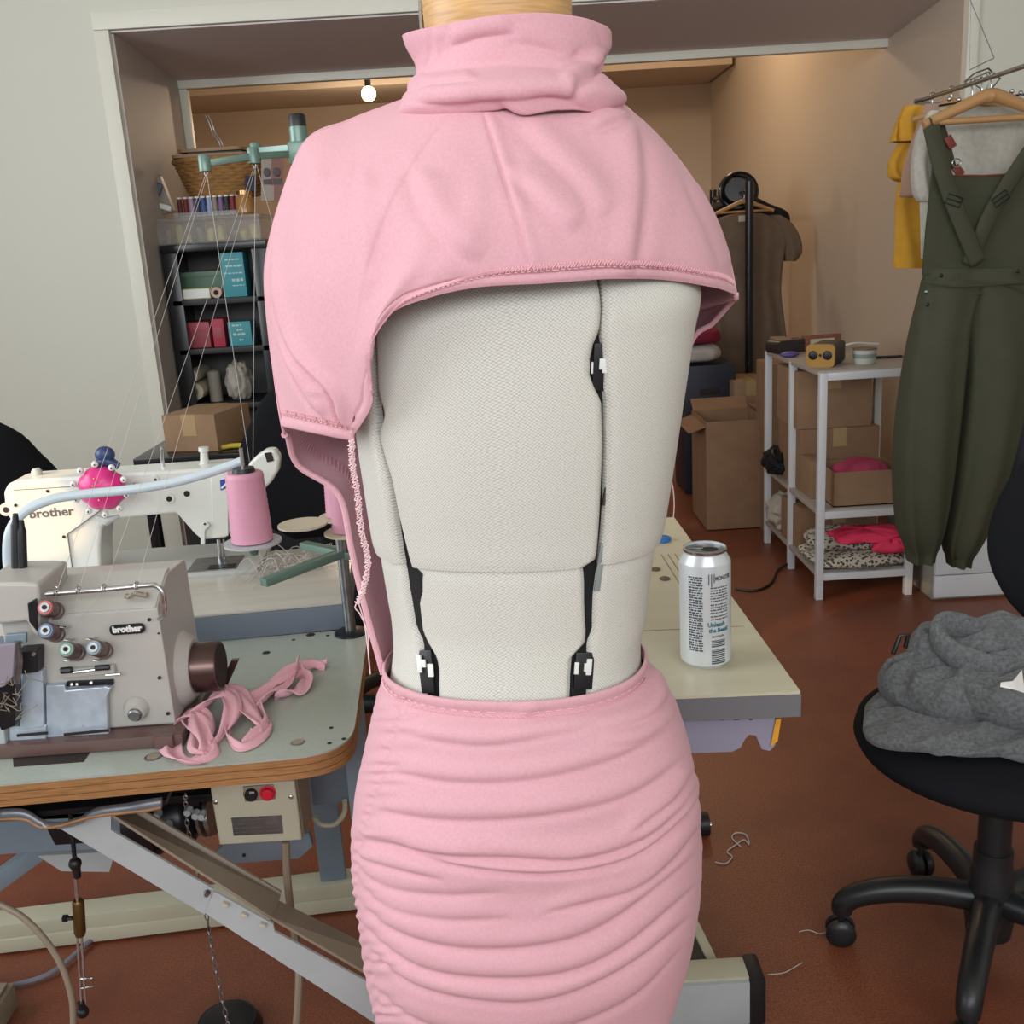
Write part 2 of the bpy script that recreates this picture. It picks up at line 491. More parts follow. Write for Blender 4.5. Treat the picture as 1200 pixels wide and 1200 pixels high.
GL = [(330, 436, 439), (455, 436, 439), (480, 435, 446), (490, 437, 447), (505, 436, 441), (512, 437.5, 441.5), (560, 449, 455), (600, 455, 463), (650, 463, 475), (666, 466, 478), (668, 466, 488),
      (696, 470, 488), (706, 472, 484), (740, 478, 488), (755, 486, 495), (766, 487, 503), (780, 487, 508), (812, 491, 509), (840, 492, 509)]
GR = [(325, 701, 705), (390, 704, 707), (400, 698, 709), (420, 693, 711), (440, 693, 712), (455, 699, 711), (470, 707, 714), (520, 709, 714), (590, 706, 713), (620, 704, 711), (650, 702, 708),
      (660, 700, 707), (663, 688, 707), (690, 689, 703), (700, 689, 702), (740, 691, 701), (757, 690, 694), (770, 674, 694), (805, 672, 695), (840, 671, 695)]
def gap(tabpx):
    out = []
    for (py, a, b) in tabpx:
        u0, z0 = hit(FT, a, py); u1, z1 = hit(FT, b, py)
        out.append((-(z0 + z1) / 2, u0, u1))
    out.sort()
    return out
UL, UR = gap(GL), gap(GR)
def gl(z): return interp(UL, -z)
def gr(z): return interp(UR, -z)

M['plate_grey'] = mat('pale_plated_strip', rgb(150, 160, 158), .35, .2)
form = thing('dress_form', 'cream woven adjustable dress form seen from behind with black gaps between its panels', 'dress form', (0.0, FY, 0))
z_top = at(600, 185, .85).z; z_bot = at(600, 1190, .85).z
def panel(name, z0, z1, lo, hi, nu, grow=0.0, lip0=True, lip1=True):
    """one padded panel between the angles lo(z) and hi(z), its rim turned inwards"""
    nz = max(10, int(abs(z1 - z0) / .006)); rows = []; uvs = []
    prof = [(0, -.012), (.0, -.005), (.002, -.0015), (.0055, 0)]
    for i in range(-3, nz + 4):
        t = min(max(i / nz, 0), 1); z = lerp(z0, z1, t)
        dz = 0.0
        if lip0 and i <= 2: dz = (-.012, -.006, -.003, -.0015, -.0005, 0)[i + 3]
        if lip1 and i >= nz - 2: dz = (-.012, -.006, -.003, -.0015, -.0005, 0)[nz + 3 - i]
        a, b = lo(z), hi(z); cx, cy, ra, rb = ring(FT, z); per = (ra + rb) / 2
        row = []; uv = []
        us = [(a, k) for k in range(3)] + [(lerp(a, b, j / nu), None) for j in range(nu + 1)] + [(b, 2 - k) for k in range(3)]
        for (u, k) in us:
            e = min((u - a), (b - u)) * per
            g = grow + dz - .004 * math.exp(-(e / .003) ** 2)
            if k is not None: g = grow + dz - (.014, .009, .0055)[k]
            row.append(rp(FT, u, z, g) - form.location); uv.append((u * per, z))
        rows.append(row); uvs.append(uv)
    m = MB(); m.grid(rows, uvs=uvs)
    return m.build(name, M['weave'], form, smooth=60)
ub = 2.35
panel('back_panel', z_top, z_seam, lambda z: gl(z)[1], lambda z: gr(z)[0], 70)
panel('back_panel', z_seam - .0005, z_bot, lambda z: gl(z)[1], lambda z: gr(z)[0], 70, -.0035)
for s_ in (0, 1):
    if s_: lo, hi = (lambda z: gr(z)[1]), (lambda z: ub)
    else: lo, hi = (lambda z: -ub), (lambda z: gl(z)[0])
    panel('side_panel', z_top, z_seam, lo, hi, 46)
    panel('side_panel', z_seam - .0005, z_bot, lo, hi, 46, -.0055)
panel('front_panel', z_top, z_seam, lambda z: ub + .03, lambda z: 2 * PI - ub - .03, 40)
panel('front_panel', z_seam - .001, z_bot, lambda z: ub + .03, lambda z: 2 * PI - ub - .03, 40, -.005)
rows = []
for i in range(60):
    z = lerp(at(600, 60, .9).z, z_bot + .01, i / 59)
    rows.append([rp(FT, 2 * PI * k / 60, z, -.010) - form.location for k in range(60)])
mb = MB(); mb.grid(rows, closed=True); mb.build('inner_core', M['core'], form)
# adjustment wheels and tabs in the gaps
def on_form(px, py, grow):
    u, z = hit(FT, px, py, max(grow, -.008)); return rp(FT, u, z, grow) - form.location
def patch(px0, py0, px1, py1, grow, th, nm, m, ch=.0008):
    a = on_form(px0, py0, grow); b = on_form(px1, py0, grow); c = on_form(px0, py1, grow)
    o = (a + on_form(px1, py1, grow)) / 2
    fr = frame_from(o, b - a, a - c)
    k = MB(fr); k.box((0, 0, 0), ((b - a).length, (a - c).length, th), ch=ch)
    return k.build(nm, m, form)
for (x0, y0, x1, y1) in ((692, 402, 713, 458), (485, 762, 510, 812), (671, 764, 697, 808)):
    patch(x0 + 2, y0, x1 - 2, y1, -.0075, .003, 'adjusting_wheel', M['black'], .001)
for (x0, y0, x1, y1) in ((702, 420, 710, 433), (706, 422, 711, 437), (692.5, 424, 695, 438), (489, 768, 494, 788), (493, 773, 499, 782), (501.5, 778, 508, 793), (673, 776, 678, 790), (684, 777, 693, 787), (687, 772, 693, 791)):
    patch(x0, y0, x1, y1, -.0045, .002, 'index_tab', M['white_plastic'], .0006)
patch(698, 657, 705, 692, -.006, .002, 'steel_strip', M['plate_grey'])
patch(702, 636, 706, 659, -.005, .003, 'steel_strip', M['plate_grey'])
patch(707, 570, 711, 592, -.006, .003, 'slide_rod', M['steel'])
# turned wooden neck cap
nk = at(583, 12, .955)
mb = MB(); k = to_local(form, (nk.x, nk.y, nk.z))
mb.lathe_along((k.x, k.y, k.z - .06), (k.x, k.y, k.z + .075), [(0, .045), (.2, .060), (.36, .0635), (.55, .064), (.72, .060), (.85, .046), (.93, .024), (1.0, .020)], 40)
mb.build('neck_cap', M['wood_cap'], form, label='pale turned wooden neck cap with visible growth rings')
mb = MB(); mb.cyl((k.x - .0, k.y, k.z + .075), (k.x, k.y, k.z + .09), .02, .012); mb.build('finial', M['chrome'], form)
mb = MB(); mb.tube([(k.x - .0655, k.y, k.z - .05), (k.x - .066, k.y, k.z), (k.x - .062, k.y, k.z + .05), (k.x - .045, k.y, k.z + .085)], .0016); mb.build('neck_wire', M['chrome'], form)
# stand
bx = (rp(FT, 0, z_bot) + rp(FT, PI, z_bot)) / 2 - form.location
mb = MB(); mb.cyl((bx.x, bx.y, z_bot + .05), (bx.x, bx.y, .12), .014); mb.build('pole', M['chrome'], form)
mb = MB(); mb.lathe_along((bx.x, bx.y, .10), (bx.x, bx.y, .18), [(0, .03), (.4, .03), (1, .018)]); mb.build('hub', M['black'], form)
for i in range(4):
    an = i * PI / 2 + .5
    e = Vector((bx.x + math.cos(an) * .17, bx.y + math.sin(an) * .17, .012))
    mb = MB(); mb.tube([(bx.x, bx.y, .13), (bx.x + math.cos(an) * .09, bx.y + math.sin(an) * .09, .10), e], .011, 10); mb.sphere(e, .012, 10)
    mb.build('leg', M['black'], form)

# ================================================================ PINK DRESS
dress = thing('pink_dress', 'pink jersey dress with cowl neck, open back and ruched skirt, worn by the dress form', 'dress', (0.0, FY, 0))
DL = Vector(dress.location)
class Fold:
    """a draped crease read off the photograph: polyline, height in m, width in px, sharpness"""
    def __init__(s, pts, amp, wid, cr=.8, cw=.42):
        s.p = [(q.x, q.y) for q in spline([(a, b, 0) for a, b in pts], 24)]
        s.amp, s.wid, s.cr, s.cw = amp, wid, cr, cw
        s.x0 = min(q[0] for q in s.p) - 3 * wid; s.x1 = max(q[0] for q in s.p) + 3 * wid
        s.y0 = min(q[1] for q in s.p) - 4 * wid; s.y1 = max(q[1] for q in s.p) + 4 * wid
    def __call__(s, x, y):
        if x < s.x0 or x > s.x1 or y < s.y0 or y > s.y1: return 0.0
        best = 1e9; sd = 0; tt = 0; P = s.p; n = len(P) - 1
        for i in range(n):
            ax, ay = P[i]; bx, by = P[i + 1]; dx, dy = bx - ax, by - ay; L2 = dx * dx + dy * dy + 1e-9
            t = ((x - ax) * dx + (y - ay) * dy) / L2; t = 0 if t < 0 else 1 if t > 1 else t
            ex, ey = x - ax - dx * t, y - ay - dy * t; d = ex * ex + ey * ey
            if d < best: best = d; sd = dx * ey - dy * ex; tt = (i + t) / n
        d = math.copysign(math.sqrt(best), sd)
        e = min(1, min(tt, 1 - tt) * 5 + .12)
        w = s.wid * (.6 + .4 * e)
        return s.amp * e * (math.exp(-((d + w) / w) ** 2) - s.cr * math.exp(-(d / (s.cw * w)) ** 2) + .25 * math.exp(-((d - w) / w) ** 2))
def disp_grid(rows, folds, closed=False, extra=None, sign=1, back=None):
    """push every vertex of a base grid along its normal by the folds"""
    nr, nc = len(rows), len(rows[0]); out = []
    for i in range(nr):
        o = []
        for k in range(nc):
            q = rows[i][k]
            a = rows[max(i - 1, 0)][k]; b = rows[min(i + 1, nr - 1)][k]
            if closed: c, d = rows[i][k - 1], rows[i][(k + 1) % nc]
            else: c, d = rows[i][max(k - 1, 0)], rows[i][min(k + 1, nc - 1)]
            n = (b - a).cross(d - c)
            if n.length < 1e-12: o.append(q); continue
            n.normalize(); n *= sign
            x, y = proj(q); h = 0.0
            if back is None or back(i, k):
                for f in folds: h += f(x, y)
            if extra: h += extra(i, k, x, y, q)
            o.append(q + n * h)
        out.append(o)
    return out
from mathutils import noise as mnoise
def nz3(q, s): return mnoise.noise(Vector(q) * s)

# ---- skirt
SSIL = [(786, 449, 758, .80, .935), (800, 441, 776, .80, .93), (830, 433, 793, .79, .93), (870, 424, 806, .78, .925), (905, 416, 813, .77, .925), (940, 411, 818, .76, .925), (985, 409, 820, .76, .925), (1020, 411, 820, .76, .925),
        (1060, 416, 816, .76, .925), (1100, 422, 808, .76, .93), (1140, 430, 797, .76, .93), (1180, 440, 783, .76, .93), (1220, 449, 770, .76, .93), (1300, 462, 752, .76, .93), (1420, 470, 740, .76, .93)]
ST = ringtab(SSIL)
zk0 = hit(FT, 600, 818)[1]; zk1 = zk0 - .49
SF = [Fold(p, a * .92, w * 1.1, c, .36) for (p, a, w, c) in (
    ([(478, 863), (530, 872), (581, 874), (658, 861), (715, 846)], .0032, 10, .7),
    ([(447, 901), (524, 917), (620, 915), (716, 892), (792, 853)], .0045, 12, .7),
    ([(432, 946), (505, 961), (620, 959), (735, 934), (807, 884)], .0045, 12, .7),
    ([(411, 984), (455, 990), (505, 1000), (589, 1005), (677, 1007), (754, 982), (815, 925)], .0075, 13, .9),
    ([(470, 998), (540, 1015), (640, 1024), (735, 1007), (800, 960), (820, 930)], .006, 10, .9),
    ([(411, 1010), (455, 1040), (520, 1049), (590, 1046)], .0025, 10, .8),
    ([(415, 1030), (455, 1062), (520, 1078), (600, 1076)], .0025, 10, .8),
    ([(420, 1056), (467, 1092), (543, 1112), (640, 1108), (716, 1080), (817, 1000)], .0045, 12, .8),
    ([(424, 1083), (486, 1130), (562, 1146), (658, 1141), (735, 1106), (817, 1036)], .0055, 12, .85),
    ([(428, 1106), (486, 1155), (581, 1175), (658, 1168), (735, 1133), (808, 1075)], .0055, 12, .85),
    ([(640, 1070), (735, 1045), (785, 1010), (820, 968)], .004, 10, .8),
    ([(432, 1150), (486, 1194), (560, 1212), (650, 1208), (740, 1170), (800, 1110)], .004, 12, .8),
    ([(700, 858), (755, 845), (783, 820), (781, 790), (766, 772)], .0035, 9, .8),
    ([(600, 850), (612, 846), (640, 832)], .002, 8, .6),
    ([(700, 875), (752, 868), (797, 838)], .002, 9, .6),
    ([(735, 975), (790, 935), (815, 900)], .004, 9, .8),
    ([(416, 1000), (430, 1008), (470, 1020), (520, 1030)], .003, 8, .8),
)]
SEAM = [(q.x, q.y) for q in spline([(481, 806, 0), (470, 830, 0), (456, 868, 0), (446, 905, 0), (434, 940, 0), (420, 985, 0), (415, 1040, 0), (423, 1100, 0), (440, 1170, 0), (452, 1230, 0)], 40)]
def seam_d(x, y):
    return min((x - a) ** 2 + (y - b) ** 2 for a, b in SEAM) ** .5
NU, NV = 440, 240
rows = []
for i in range(NV):
    t = i / (NV - 1); z = lerp(zk0, zk1, t)
    rows.append([rp(ST, 2 * PI * k / NU + PI, z, .0005 if i else -.001, 2.25) for k in range(NU)])
def skirt_extra(i, k, x, y, q):
    u = 2 * PI * k / NU + PI
    h = .0012 * nz3(Vector((q.x * 9, q.y * 9, q.z * 28)), 1)
    bk = math.cos(u)
    if bk < -.2: h += .0012 * math.sin(q.z * 160 + 2 * math.sin(3 * u)) * min(1, (-bk - .2) * 2)
    elif u % (2 * PI) > PI or True:
        d = seam_d(x, y) if x < 620 else 99
        if d < 60:
            h += (.0032 * min(1, max(0, (x - 416) / 30)) * (.25 + 1.1 * abs(mnoise.noise(Vector((x * .02, y * .035, 4))))) * math.sin(y * .42 + 1.7 * math.sin(y * .09)) * math.exp(-(d / 26) ** 2)) - .0034 * math.exp(-(d / 4.5) ** 2)
    if i < 8: h *= i / 8
    e = (rows[0][0].z - q.z)
    h += .0010 * math.exp(-((e - .004) / .0035) ** 2) - .0012 * math.exp(-((e - .0105) / .0016) ** 2)
    return h
srows = disp_grid(rows, SF, True, skirt_extra, 1, lambda i, k: math.cos(2 * PI * k / NU + PI) > -.15)
mb = MB(); mb.grid([[q - DL for q in r_] for r_ in srows], closed=True)
sk = mb.build('skirt', M['pink'], dress, smooth=0); thicken(sk, .0014, -1)
sk.data.polygons.foreach_set('use_smooth', [True] * len(sk.data.polygons))

# ---- yoke: columns from the left outline across the back to the right outline, each six points (px, py, depth)
YC = [
    [(468, 118, .95), (410, 141, .95), (352, 174, .95), (313, 300, .95), (316, 400, .95), (330, 500, .94)],
    [(490, 124, .905), (430, 170, .90), (375, 235, .885), (350, 320, .88), (352, 420, .885), (368, 508, .89)],
    [(520, 130, .88), (475, 185, .855), (435, 255, .835), (412, 345, .835), (405, 435, .85), (412, 516, .87)],
    [(540, 132, .87), (505, 190, .84), (475, 255, .82), (450, 325, .815), (433, 400, .82), (437, 470, .84)],
    [(555, 133, .865), (527, 190, .835), (505, 250, .81), (478, 310, .80), (448, 365, .805), (429, 420, .825)],
    [(570, 134, .862), (548, 190, .832), (530, 245, .805), (510, 295, .795), (485, 335, .797), (455, 371, .808)],
    [(585, 135, .86), (570, 190, .83), (557, 240, .80), (545, 285, .79), (525, 320, .79), (500, 350, .797)],
    [(605, 137, .86), (598, 190, .83), (592, 240, .80), (585, 280, .79), (575, 312, .787), (560, 337, .79)],
    [(640, 140, .86), (645, 190, .83), (648, 240, .80), (645, 280, .79), (642, 308, .787), (640, 332, .79)],
    [(680, 138, .865), (695, 190, .84), (705, 240, .81), (710, 280, .80), (712, 305, .797), (712, 327, .80)],
    [(708, 133, .875), (745, 190, .86), (762, 240, .84), (772, 280, .83), (775, 305, .825), (775, 328, .83)],
    [(725, 128, .90), (775, 185, .895), (805, 235, .88), (823, 280, .87), (832, 315, .865), (836, 337, .87)],
    [(733, 125, .95), (790, 180, .95), (830, 240, .95), (851, 290, .95), (860, 325, .94), (863, 346, .93)]]
YC.insert(3, [tuple(lerp(p, q, w_) for p, q in zip(c2_, c3_)) for c2_, c3_, w_ in zip(YC[2], YC[3], (.5, .5, .5, .48, .42, .14))])
def bicubic(cols, nu, nv):
    """Catmull-Rom surface of control columns -> rows of points"""
    cols = [[(c[0][0] * .8 + 592 * .2, c[0][1] - 26, c[0][2] * .6 + .945 * .4)] + c for c in cols]
    dense = [smoothtab(c, nv) for c in cols]
    rows = []
    for i in range(nv): rows.append(smoothtab([d[i] for d in dense], nu))
    return [[at(a, b, Y) for (a, b, Y) in r_] for r_ in rows]
YU, YV = 260, 150
yrows = bicubic(YC, YU, YV)
YF = [Fold(p, a * 1.45, w * (1.15 if w > 9 else 1), c, cw) for (p, a, w, c, cw) in (
    ([(566, 132), (578, 170), (595, 225), (610, 275), (626, 326)], .0016, 8, 1.0, .28),
    ([(745, 325), (752, 270), (757, 215), (752, 165), (740, 135)], .0045, 15, .4, .5),
    ([(478, 200), (490, 240), (520, 285), (560, 312)], .003, 17, .5, .5),
    ([(600, 150), (640, 185), (680, 225), (695, 260)], .003, 15, .5, .5),
    ([(590, 205), (630, 240), (665, 280)], .0025, 14, .5, .5),
    ([(420, 195), (412, 240), (416, 300), (418, 350)], .002, 12, .4, .5),
    ([(375, 190), (345, 230), (330, 300)], .0015, 10, .4, .5),
    ([(318, 290), (319, 340), (330, 388), (350, 425), (386, 462), (396, 490), (410, 512)], .0038, 7, 1.0, .3),
    ([(327, 405), (345, 445), (360, 470), (378, 492)], .003, 7, .9, .35),
    ([(362, 464), (385, 464)], .001, 6, .5, .4),
    ([(800, 210), (828, 270), (845, 320)], .0018, 9, .5, .4),
    ([(690, 155), (735, 142), (733, 128)], .003, 10, .6, .4),
)]
hem = [proj(q) for q in yrows[-1]]
def yoke_extra(i, k, x, y, q):
    h = .0008 * nz3(q, 22)
    e = (1 - i / (YV - 1)) * (yrows[0][k] - yrows[-1][k]).length
    e2 = min(math.hypot(x - a, y - b) for a, b in hem[max(0, k - 14):k + 15]) * .0007 if e < .05 else .05
    h += .0009 * math.exp(-((e2 - .0035) / .003) ** 2) - .0013 * math.exp(-((e2 - .0085) / .0013) ** 2)
    return h
yr = disp_grid(yrows, YF, False, yoke_extra, 1)
mb = MB(); mb.grid([[q - DL for q in r_] for r_ in yr])
yo = mb.build('yoke', M['pink'], dress, smooth=0); thicken(yo, .0014, -1)
yo.data.polygons.foreach_set('use_smooth', [True] * len(yo.data.polygons))
# ---- front of the dress, its left edge running down to the skirt
Lp = [at(*p) for p in YC[0]] + [at(*p) for p in ((337, 511, .965), (350, 546, .985), (397, 578, .98), (411, 640, .965), (425, 700, .955), (449, 790, .94))]
Rp = [at(*p) for p in YC[-1]] + [at(*p) for p in ((858, 353, .955), (835, 378, .98), (809, 402, .99), (783, 500, 1.0), (752, 640, .99), (750, 768, .95))]
Dk = [.05, .065, .085, .11, .125, .125, .12, .115, .11, .10, .10, .11]
ctl = []
for a, b, D in zip(Lp, Rp, Dk):
    ctl.append([tuple(Vector((lerp(a.x, b.x, .5 - .5 * math.cos(PI * s / 12)), lerp(a.y, b.y, s / 12) + D * math.sin(PI * s / 12) ** .8, lerp(a.z, b.z, s / 12)))) for s in range(13)])
cols = [[ctl[i][s] for i in range(12)] for s in range(13)]
dense = [smoothtab(c, 120) for c in cols]
frows = [[Vector(q) for q in smoothtab([d[i] for d in dense], 90)] for i in range(120)]
def front_extra(i, k, x, y, q):
    h = .0015 * nz3(q, 18)
    ed = min(k, 89 - k)
    if i > 62: h += .0010 * math.exp(-((ed - 3) / 2) ** 2)
    return h
fr_ = disp_grid(frows, [], False, front_extra, -1)
mb = MB(); mb.grid([[q - DL for q in r_] for r_ in fr_])
fo = mb.build('front_panel', M['pink'], dress, smooth=0); thicken(fo, .0018, 0)
fo.data.polygons.foreach_set('use_smooth', [True] * len(fo.data.polygons))
# rolled edge of the cut-out
edge = [fr_[i][0] - DL for i in range(58, 120)]
mb = MB(); mb.tube(edge, .0032, 8); mb.build('bound_edge', M['pink'], dress)
edge = [fr_[i][-1] - DL for i in range(52, 90)]
mb = MB(); mb.tube(edge, .0026, 8); mb.build('bound_edge', M['pink'], dress)
# ---- cowl collar
CSIL = [(22, 468, 715, .80, .945), (45, 474, 714, .82, .945), (66, 485, 711, .84, .945), (84, 489, 706, .85, .945), (98, 478, 704, .85, .94), (110, 470, 720, .84, .935), (124, 464, 734, .82, .93), (138, 474, 728, .80, .935)]
CT = ringtab(CSIL)
zc0, zc1 = at(600, 17, .855).z, -CT[-1][0]
CF = [Fold(p, a, w, c) for (p, a, w, c) in (
    ([(478, 118), (520, 122), (570, 118), (640, 113), (672, 116)], .0045, 12, .8),
    ([(500, 92), (540, 84), (585, 78), (640, 82), (665, 90)], .003, 12, .6),
    ([(585, 122), (620, 140), (655, 146), (690, 139), (730, 124)], .007, 13, .9),
    ([(668, 114), (682, 98), (697, 86), (710, 60)], .006, 11, .9),
    ([(530, 55), (565, 44), (600, 40)], .003, 12, .6),
    ([(600, 50), (640, 58), (660, 75)], .002, 12, .5),
    ([(505, 34), (506, 60), (500, 90)], .002, 6, .9),
    ([(468, 108), (520, 104), (560, 102)], .003, 9, .7),
    ([(690, 14), (700, 40), (704, 70)], .002, 9, .5))]
rows = []
for i in range(90):
    z = lerp(zc0, zc1, i / 89)
    rows.append([rp(CT, 2 * PI * k / 180 + PI, z + (.004 * math.sin(2 * PI * k / 180 * 2 + 1) + .011 * max(0, math.sin(2 * PI * k / 180)) ** 2) * (1 - i / 89) ** 1.5, .0, 2.0) for k in range(180)])
cr_ = disp_grid(rows, CF, True, lambda i, k, x, y, q: .0022 * nz3(Vector((q.x * 8, q.y * 8, q.z * 26)), 1), 1, lambda i, k: math.cos(2 * PI * k / 180 + PI) > -.1)
mb = MB(); mb.grid([[q - DL for q in r_] for r_ in cr_], closed=True)
co = mb.build('cowl_collar', M['pink'], dress, smooth=0); thicken(co, .0022, 0)
co.data.polygons.foreach_set('use_smooth', [True] * len(co.data.polygons))
# ---- twin stitching along the hems
def stitches(path, r=.00055, step=2, zig=None):
    mb = MB()
    for i in range(0, len(path) - step, step * 2 if zig is None else step):
        a, b = path[i], path[i + step]
        if zig is None: mb.tube([a, b], r, 4, False)
        else: mb.tube([zig[i], path[i + step]], r, 4, False)
    return mb
def yoke_line(dpx, k0, k1, n):
    """points on the yoke a fixed distance above the hem"""
    out = []
    for s in range(n):
        k = int(round(lerp(k0, k1, s / (n - 1))))
        i = YV - 1
        while i > 0 and (yr[i][k] - yr[-1][k]).length < dpx: i -= 1
        a, b = yr[i][k], yr[min(i + 1, YV - 1)][k]
        la, lb = (a - yr[-1][k]).length, (b - yr[-1][k]).length
        t = 0 if la == lb else (dpx - lb) / (la - lb)
        q = b.lerp(a, t); out.append(q + (EYE - q).normalized() * .0016 - DL)
    return out
mb = stitches(yoke_line(.0095, 98, 258, 300)); mb.build('stitching', M['pink_stitch'], dress, kind='stuff')
mb = stitches(yoke_line(.0145, 98, 258, 300), zig=yoke_line(.0108, 98, 258, 300), step=1); mb.build('stitching', M['pink_stitch'], dress, kind='stuff')
mb = stitches(yoke_line(.011, 2, 38, 80)); mb.build('stitching', M['pink_stitch'], dress, kind='stuff')
mb = stitches(yoke_line(.016, 2, 38, 80), zig=yoke_line(.0125, 2, 38, 80), step=1); mb.build('stitching', M['pink_stitch'], dress, kind='stuff')
def skirt_line(dz, n):
    out = []
    for s in range(n):
        k = int(lerp(NU * .27, NU * .73, s / (n - 1))); i = int(dz / (zk0 - zk1) * (NV - 1) + .5)
        q = srows[i][k]; out.append(q + (q - Vector((.01, FY, q.z))).normalized() * .0012 - DL)
    return out
mb = stitches(skirt_line(.0105, 140)); mb.build('stitching', M['pink_stitch'], dress, kind='stuff')
mb = stitches(skirt_line(.0150, 140), zig=skirt_line(.0130, 140), step=1); mb.build('stitching', M['pink_stitch'], dress, kind='stuff')
# inside hem stitching of the right sleeve and of the left cut-out edge
p1 = [fr_[i][84] + (EYE - fr_[i][84]).normalized() * .003 - DL for i in range(56, 88)]
p2 = [fr_[i][82] + (EYE - fr_[i][82]).normalized() * .003 - DL for i in range(56, 88)]
mb = stitches(p1, zig=p2, step=1); mb.build('stitching', M['pink_stitch'], dress, kind='stuff')
p1 = [fr_[i][6] + (EYE - fr_[i][6]).normalized() * .003 - DL for i in range(58, 96)]
p2 = [fr_[i][8] + (EYE - fr_[i][8]).normalized() * .003 - DL for i in range(58, 96)]
mb = stitches(p1, zig=p2, step=1); mb.build('stitching', M['pink_stitch'], dress, kind='stuff')
# ---- overlock thread tail hanging from the sleeve corner
tail = spline([at(412, 516, .862) - DL, at(413, 545, .862) - DL, at(419, 580, .862) - DL, at(423, 620, .862) - DL, at(431, 655, .862) - DL, at(427, 685, .862) - DL, at(420, 706, .862) - DL], 150)
mb = MB()
for ph in (0, 2.1, 4.2):
    mb.tube([q + Vector((math.sin(i * 1.1 + ph) * .0022 + .001 * math.sin(i * 3.7), math.cos(i * 1.1 + ph) * .0022, .001 * math.sin(i * 2.3 + ph))) for i, q in enumerate(tail)], .0006, 5)
mb.build('thread_chain', M['pink_pale'], dress, label='pale pink knotted overlock thread chain')
mb = MB()
mb.tube(spline([at(420, 706, .862) - DL, at(427, 730, .862) - DL, at(431, 760, .862) - DL, at(434, 790, .862) - DL], 14), .0006, 5)
mb.tube(spline([at(420, 704, .862) - DL, at(416, 712, .862) - DL, at(422, 720, .862) - DL, at(431, 742, .862) - DL, at(432, 772, .862) - DL], 14), .0006, 5)
mb.build('loose_thread', M['pink_pale'], dress)
mb = MB(); mb.tube(spline([at(786, 560, .95) - DL, at(789, 575, .95) - DL, at(790, 592, .95) - DL, at(789, 606, .95) - DL], 12), .0005, 5)
mb.build('loose_thread', M['pink_pale'], dress)

# ================================================================ OVERLOCK TABLE (left foreground)
M['green_top'] = mat('grey_green_laminate', rgb(158, 165, 155), 0.3, noise=(240, 0.05), mix=(70, rgb(70, 72, 66), 0.70, 0.74))
M['ply'] = mat('worn_plywood_edge', rgb(152, 110, 68), 0.45, noise=(40, 0.3), stretch=(1, 1, 26))
M['ply_dark'] = mat('plywood_ply_line', rgb(96, 60, 30), 0.6)
M['hole'] = mat('dark_hole', rgb(40, 30, 26), 0.8)
M['cream_metal'] = mat('cream_painted_metal', rgb(186, 182, 160), 0.4, noise=(8, 0.06))
M['grey_metal'] = mat('pale_grey_painted_metal', rgb(172, 178, 180), 0.4, noise=(14, 0.06))
M['tan_metal'] = mat('tan_painted_metal', rgb(142, 130, 112), 0.45, noise=(12, 0.08))
M['blue_grey'] = mat('blue_grey_painted_metal', rgb(118, 134, 146), 0.45, noise=(9, 0.08))
M['dark_metal'] = mat('oily_dark_metal', rgb(48, 48, 52), 0.35, 0.7, noise=(30, 0.3))
M['serger'] = mat('grey_beige_enamel', rgb(180, 178, 172), 0.35, noise=(6, 0.04), mix=(140, rgb(96, 88, 82), 0.70, 0.76))
M['serger_brown'] = mat('brown_enamel', rgb(98, 76, 72), 0.35)
M['serger_plate'] = mat('worn_bright_steel', rgb(186, 200, 214), 0.32, 0.35, noise=(50, 0.15), mix=(120, rgb(80, 80, 86), 0.66, 0.72))
M['brown_metal'] = mat('brown_satin_metal', rgb(96, 76, 72), 0.28, 0.8)
M['red'] = mat('red_plastic', rgb(205, 28, 52), 0.35)
M['logo_white'] = mat('white_print', rgb(232, 232, 230), 0.5)
M['grey_print'] = mat('grey_print', rgb(96, 92, 90), 0.5)
M['pink_thread'] = mat('pink_wound_thread', rgb(208, 148, 170), 0.5, bump=(220, 0.4, 0.001), stretch=(.2, .2, 5))
M['thread'] = mat('fine_pale_thread', rgb(190, 184, 180), 0.6)
M['green_grey'] = mat('grey_green_hammered_metal', rgb(104, 130, 120), 0.35, 0.3)
M['disc'] = mat('cream_felt_disc', rgb(196, 188, 164), 0.8)

TZ = .74
tb = thing('overlock_table', 'grey-green topped sewing table with thick worn plywood edge holding the overlocker', 'table', (-.55, 1.28, 0), R(4))
def TL(px, py, z): return to_local(tb, atz(px, py, z))
c_fr = TL(415, 884, TZ); c_br = TL(424, 742, TZ); f_l = TL(0, 917, TZ)
xr = (TL(431, 800, TZ).x + c_br.x) / 2; yf = (f_l.y + TL(312, 893, TZ).y) / 2; yb = c_br.y + .02
outl = rounded([(-.85, yf), (xr, yf), (xr, yb), (-.85, yb)], [0, .07, .004, 0], 8)
hl, hr = TL(12, 893, TZ), TL(112, 893, TZ)
